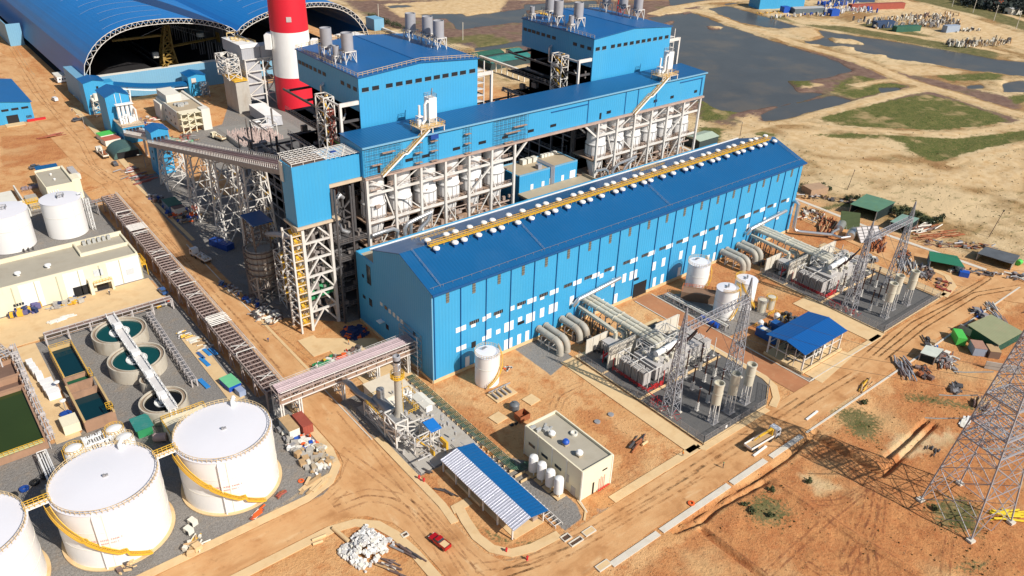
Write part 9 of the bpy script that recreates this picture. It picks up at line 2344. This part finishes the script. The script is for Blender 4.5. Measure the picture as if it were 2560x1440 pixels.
def shrub(label,x,y,r,h,seed,m=leafm,group=None):
 qq=random.Random(seed);t=thing('shrub',label,'shrub',(x,y,0),group);mb=MB()
 cl=[(qq.gauss(0,.4)*r,qq.gauss(0,.4)*r,qq.uniform(.25,.9)*h,qq.uniform(.3,.55)) for _ in range(9)]
 for k in range(420):
  c=qq.choice(cl);d=Vector((qq.gauss(0,1),qq.gauss(0,1),qq.gauss(0,1))).normalized()*qq.uniform(.5,1)*c[3]*r
  p=Vector((x+c[0],y+c[1],c[2]))+d
  if p.z<.05: continue
  s_=qq.uniform(.10,.22)*(r ** .5);a=Vector((qq.gauss(0,1),qq.gauss(0,1),qq.gauss(0,1))).normalized();b=a.orthogonal().normalized();cc=a.cross(b)
  mb.add([p+b*s_,p+cc*s_*.7,p-b*s_,p-cc*s_*.7],[(0,1,2,3)])
 mb.build('crown',m,t)
 mb=MB()
 for k in range(4): c=cl[k];mb.tube([(x,y,-.2),(x+c[0]*.8,y+c[1]*.8,c[2])],[.09,.03],5)
 mb.build('trunk',M('bark',(0.12,0.08,0.05),.9),t)
spots=[(2236,536,2.6,3.2),(2249,546,2.2,3.0),(2262,538,2.4,4.6),(2276,552,2.4,2.6),(2290,545,2.0,2.4),(2302,556,2.2,2.6),(2316,560,2.2,2.4),(2330,560,2.0,2.2),(2345,558,2.2,2.8),(2354,548,1.8,2.2)]
for k,(px,py,r_,h_) in enumerate(spots):
 p=at(px,py);shrub('dark green shrub in the line behind the green roofed sheds, %s from the left' % ORD[k],p[0],p[1],r_,h_,k,leafm,'shrubs behind the green sheds')
for k,(px,py) in enumerate(((2010,470),(2032,474),(2052,468),(2070,476),(2118,500),(2140,498))):
 p=at(px,py);shrub('low dark shrub beyond the far hall corner, %s from the left' % ORD[k],p[0],p[1],1.8,1.8,30+k,leafm,'shrubs beyond the far hall corner')
for k,(px,py) in enumerate(((928,46),(942,50),(955,56),(968,60),(982,66),(996,70),(1012,78),(1030,84))):
 p=at(px,py);shrub('dark shrub in the row right of the coal shed, %s from the left' % ORD[k],p[0],p[1],3.2,3.4,50+k,leafm,'shrubs right of the coal shed')
for k,(px,py) in enumerate(((2335,1275),(1862,1265),(1880,1280),(1925,1290),(2160,1010),(2020,1205),(1930,1225))):
 p=at(px,py);shrub('small scrub bush on the red field, %s' % ('by the transmission tower foot','lowest and leftmost','second from the left','third from the left','topmost in the dry grass','alone in the middle','above the lowest group')[k],p[0],p[1],.9,.8,70+k,leafm2,'scrub bushes on the red field')
# far wood in the corner: a mass of crowns
mb=MB();qq=random.Random(5)
for k in range(1500):
 px=qq.uniform(2400,2620);py=qq.uniform(-26,14+(px-2400)*.17);p=at(px,py);r_=qq.uniform(1.2,2.4);z=qq.uniform(1,6)
 for j in range(3):
  a=Vector((qq.gauss(0,1),qq.gauss(0,1),qq.gauss(0,1))).normalized();b=a.orthogonal().normalized();cc=a.cross(b);c=Vector((p[0]+qq.uniform(-3,3),p[1]+qq.uniform(-3,3),z+qq.uniform(-1,2)))
  mb.add([c+b*r_,c+cc*r_*.7,c-b*r_,c-cc*r_*.7],[(0,1,2,3)])
wo=mb.build('far_wood',M('far_leaf',(0.02,0.03,0.025),.9,0,.2,.5));wo['kind']='stuff'
# scrub tufts on the far country and the red field
mb=MB();qq=random.Random(9)
def tuft(p,s_):
 for j in range(4):
  a=qq.uniform(0,6.28);w=Vector((cos(a),sin(a),0))*s_;t_=Vector((qq.uniform(-.5,.5),qq.uniform(-.5,.5),1))*s_*qq.uniform(.6,1.1);c=Vector(p)
  mb.add([c-w,c+w,c+t_],[(0,1,2)])
for k in range(2600):
 px,py=qq.uniform(1560,2560),qq.uniform(960,1440)
 p=at(px,py)
 if p[1]>-77 or p[0]<0: continue
 i=np.searchsorted(gx,p[0]);j=np.searchsorted(gy,p[1])
 if qq.random()<.04+.9*Z['dgrass'][j,i]: tuft((p[0],p[1],H[j,i]-.02),qq.uniform(.12,.34))
for k in range(5200):
 px,py=qq.uniform(1720,2560),qq.uniform(280,640);p=at(px,py)
 if p[0]<196: continue
 i=np.searchsorted(gx,p[0]);j=np.searchsorted(gy,p[1])
 if Z['pond'][j,i]>.3 or H[j,i]<-.5: continue
 if qq.random()<.3: tuft((p[0],p[1],H[j,i]-.03),qq.uniform(.15,.42))
so=mb.build('scrub_grass',M('scrub_olive',(0.12,0.11,0.04),.9,0,.3,.5));so['kind']='stuff'
# loose stones and clods on bare ground
mb=MB()
for k in range(2600):
 px,py=qq.uniform(830,2560),qq.uniform(960,1440);p=at(px,py)
 if-71.5<p[1]<-60.9 or (-34<p[0]<-24.4) or p[1]>-20: continue
 if 37<p[0]<76 and p[1]>-60.5: continue
 if-24<p[0]<12 and p[1]>-58: continue
 i=np.searchsorted(gx,p[0]);j=np.searchsorted(gy,p[1]);s_=qq.uniform(.08,.26);mb.obox(p[0],p[1],H[j,i]-.04,s_,s_*qq.uniform(.5,1),s_*.6,qq.uniform(0,3),qq.uniform(-.4,.4))
cl_=mb.build('loose_clods',M('clod_brown',(0.36,0.19,0.085),.95,0,1,.4));cl_['kind']='stuff'
# ------------------------------------------------------------------ light
EL=radians(39.0);SD=Vector((0.245,-0.9695,0)).normalized()*cos(EL)+Vector((0,0,sin(EL)))
sl_=bpy.data.lights.new('sun','SUN');sl_.energy=5.0;sl_.angle=radians(0.53);sl_.color=(1.0,0.945,0.87)
so_=bpy.data.objects.new('sun',sl_);COL.objects.link(so_);so_.rotation_euler=SD.to_track_quat('Z','Y').to_euler();so_.location=(0,-100,300)
w=bpy.data.worlds.new('World');SC.world=w;w.use_nodes=True
nt=w.node_tree;bg=nt.nodes['Background'];sky=nt.nodes.new('ShaderNodeTexSky');sky.sky_type='NISHITA';sky.sun_disc=False
sky.sun_elevation=EL;sky.sun_rotation=atan2(SD.x,SD.y);sky.air_density=1.0;sky.dust_density=1.0;sky.ozone_density=1.0
nt.links.new(sky.outputs[0],bg.inputs[0]);bg.inputs[1].default_value=0.08
SC.view_settings.view_transform='Standard';SC.view_settings.look='None';SC.view_settings.exposure=0.14;SC.view_settings.gamma=1.0;SC.view_settings.use_curve_mapping=False
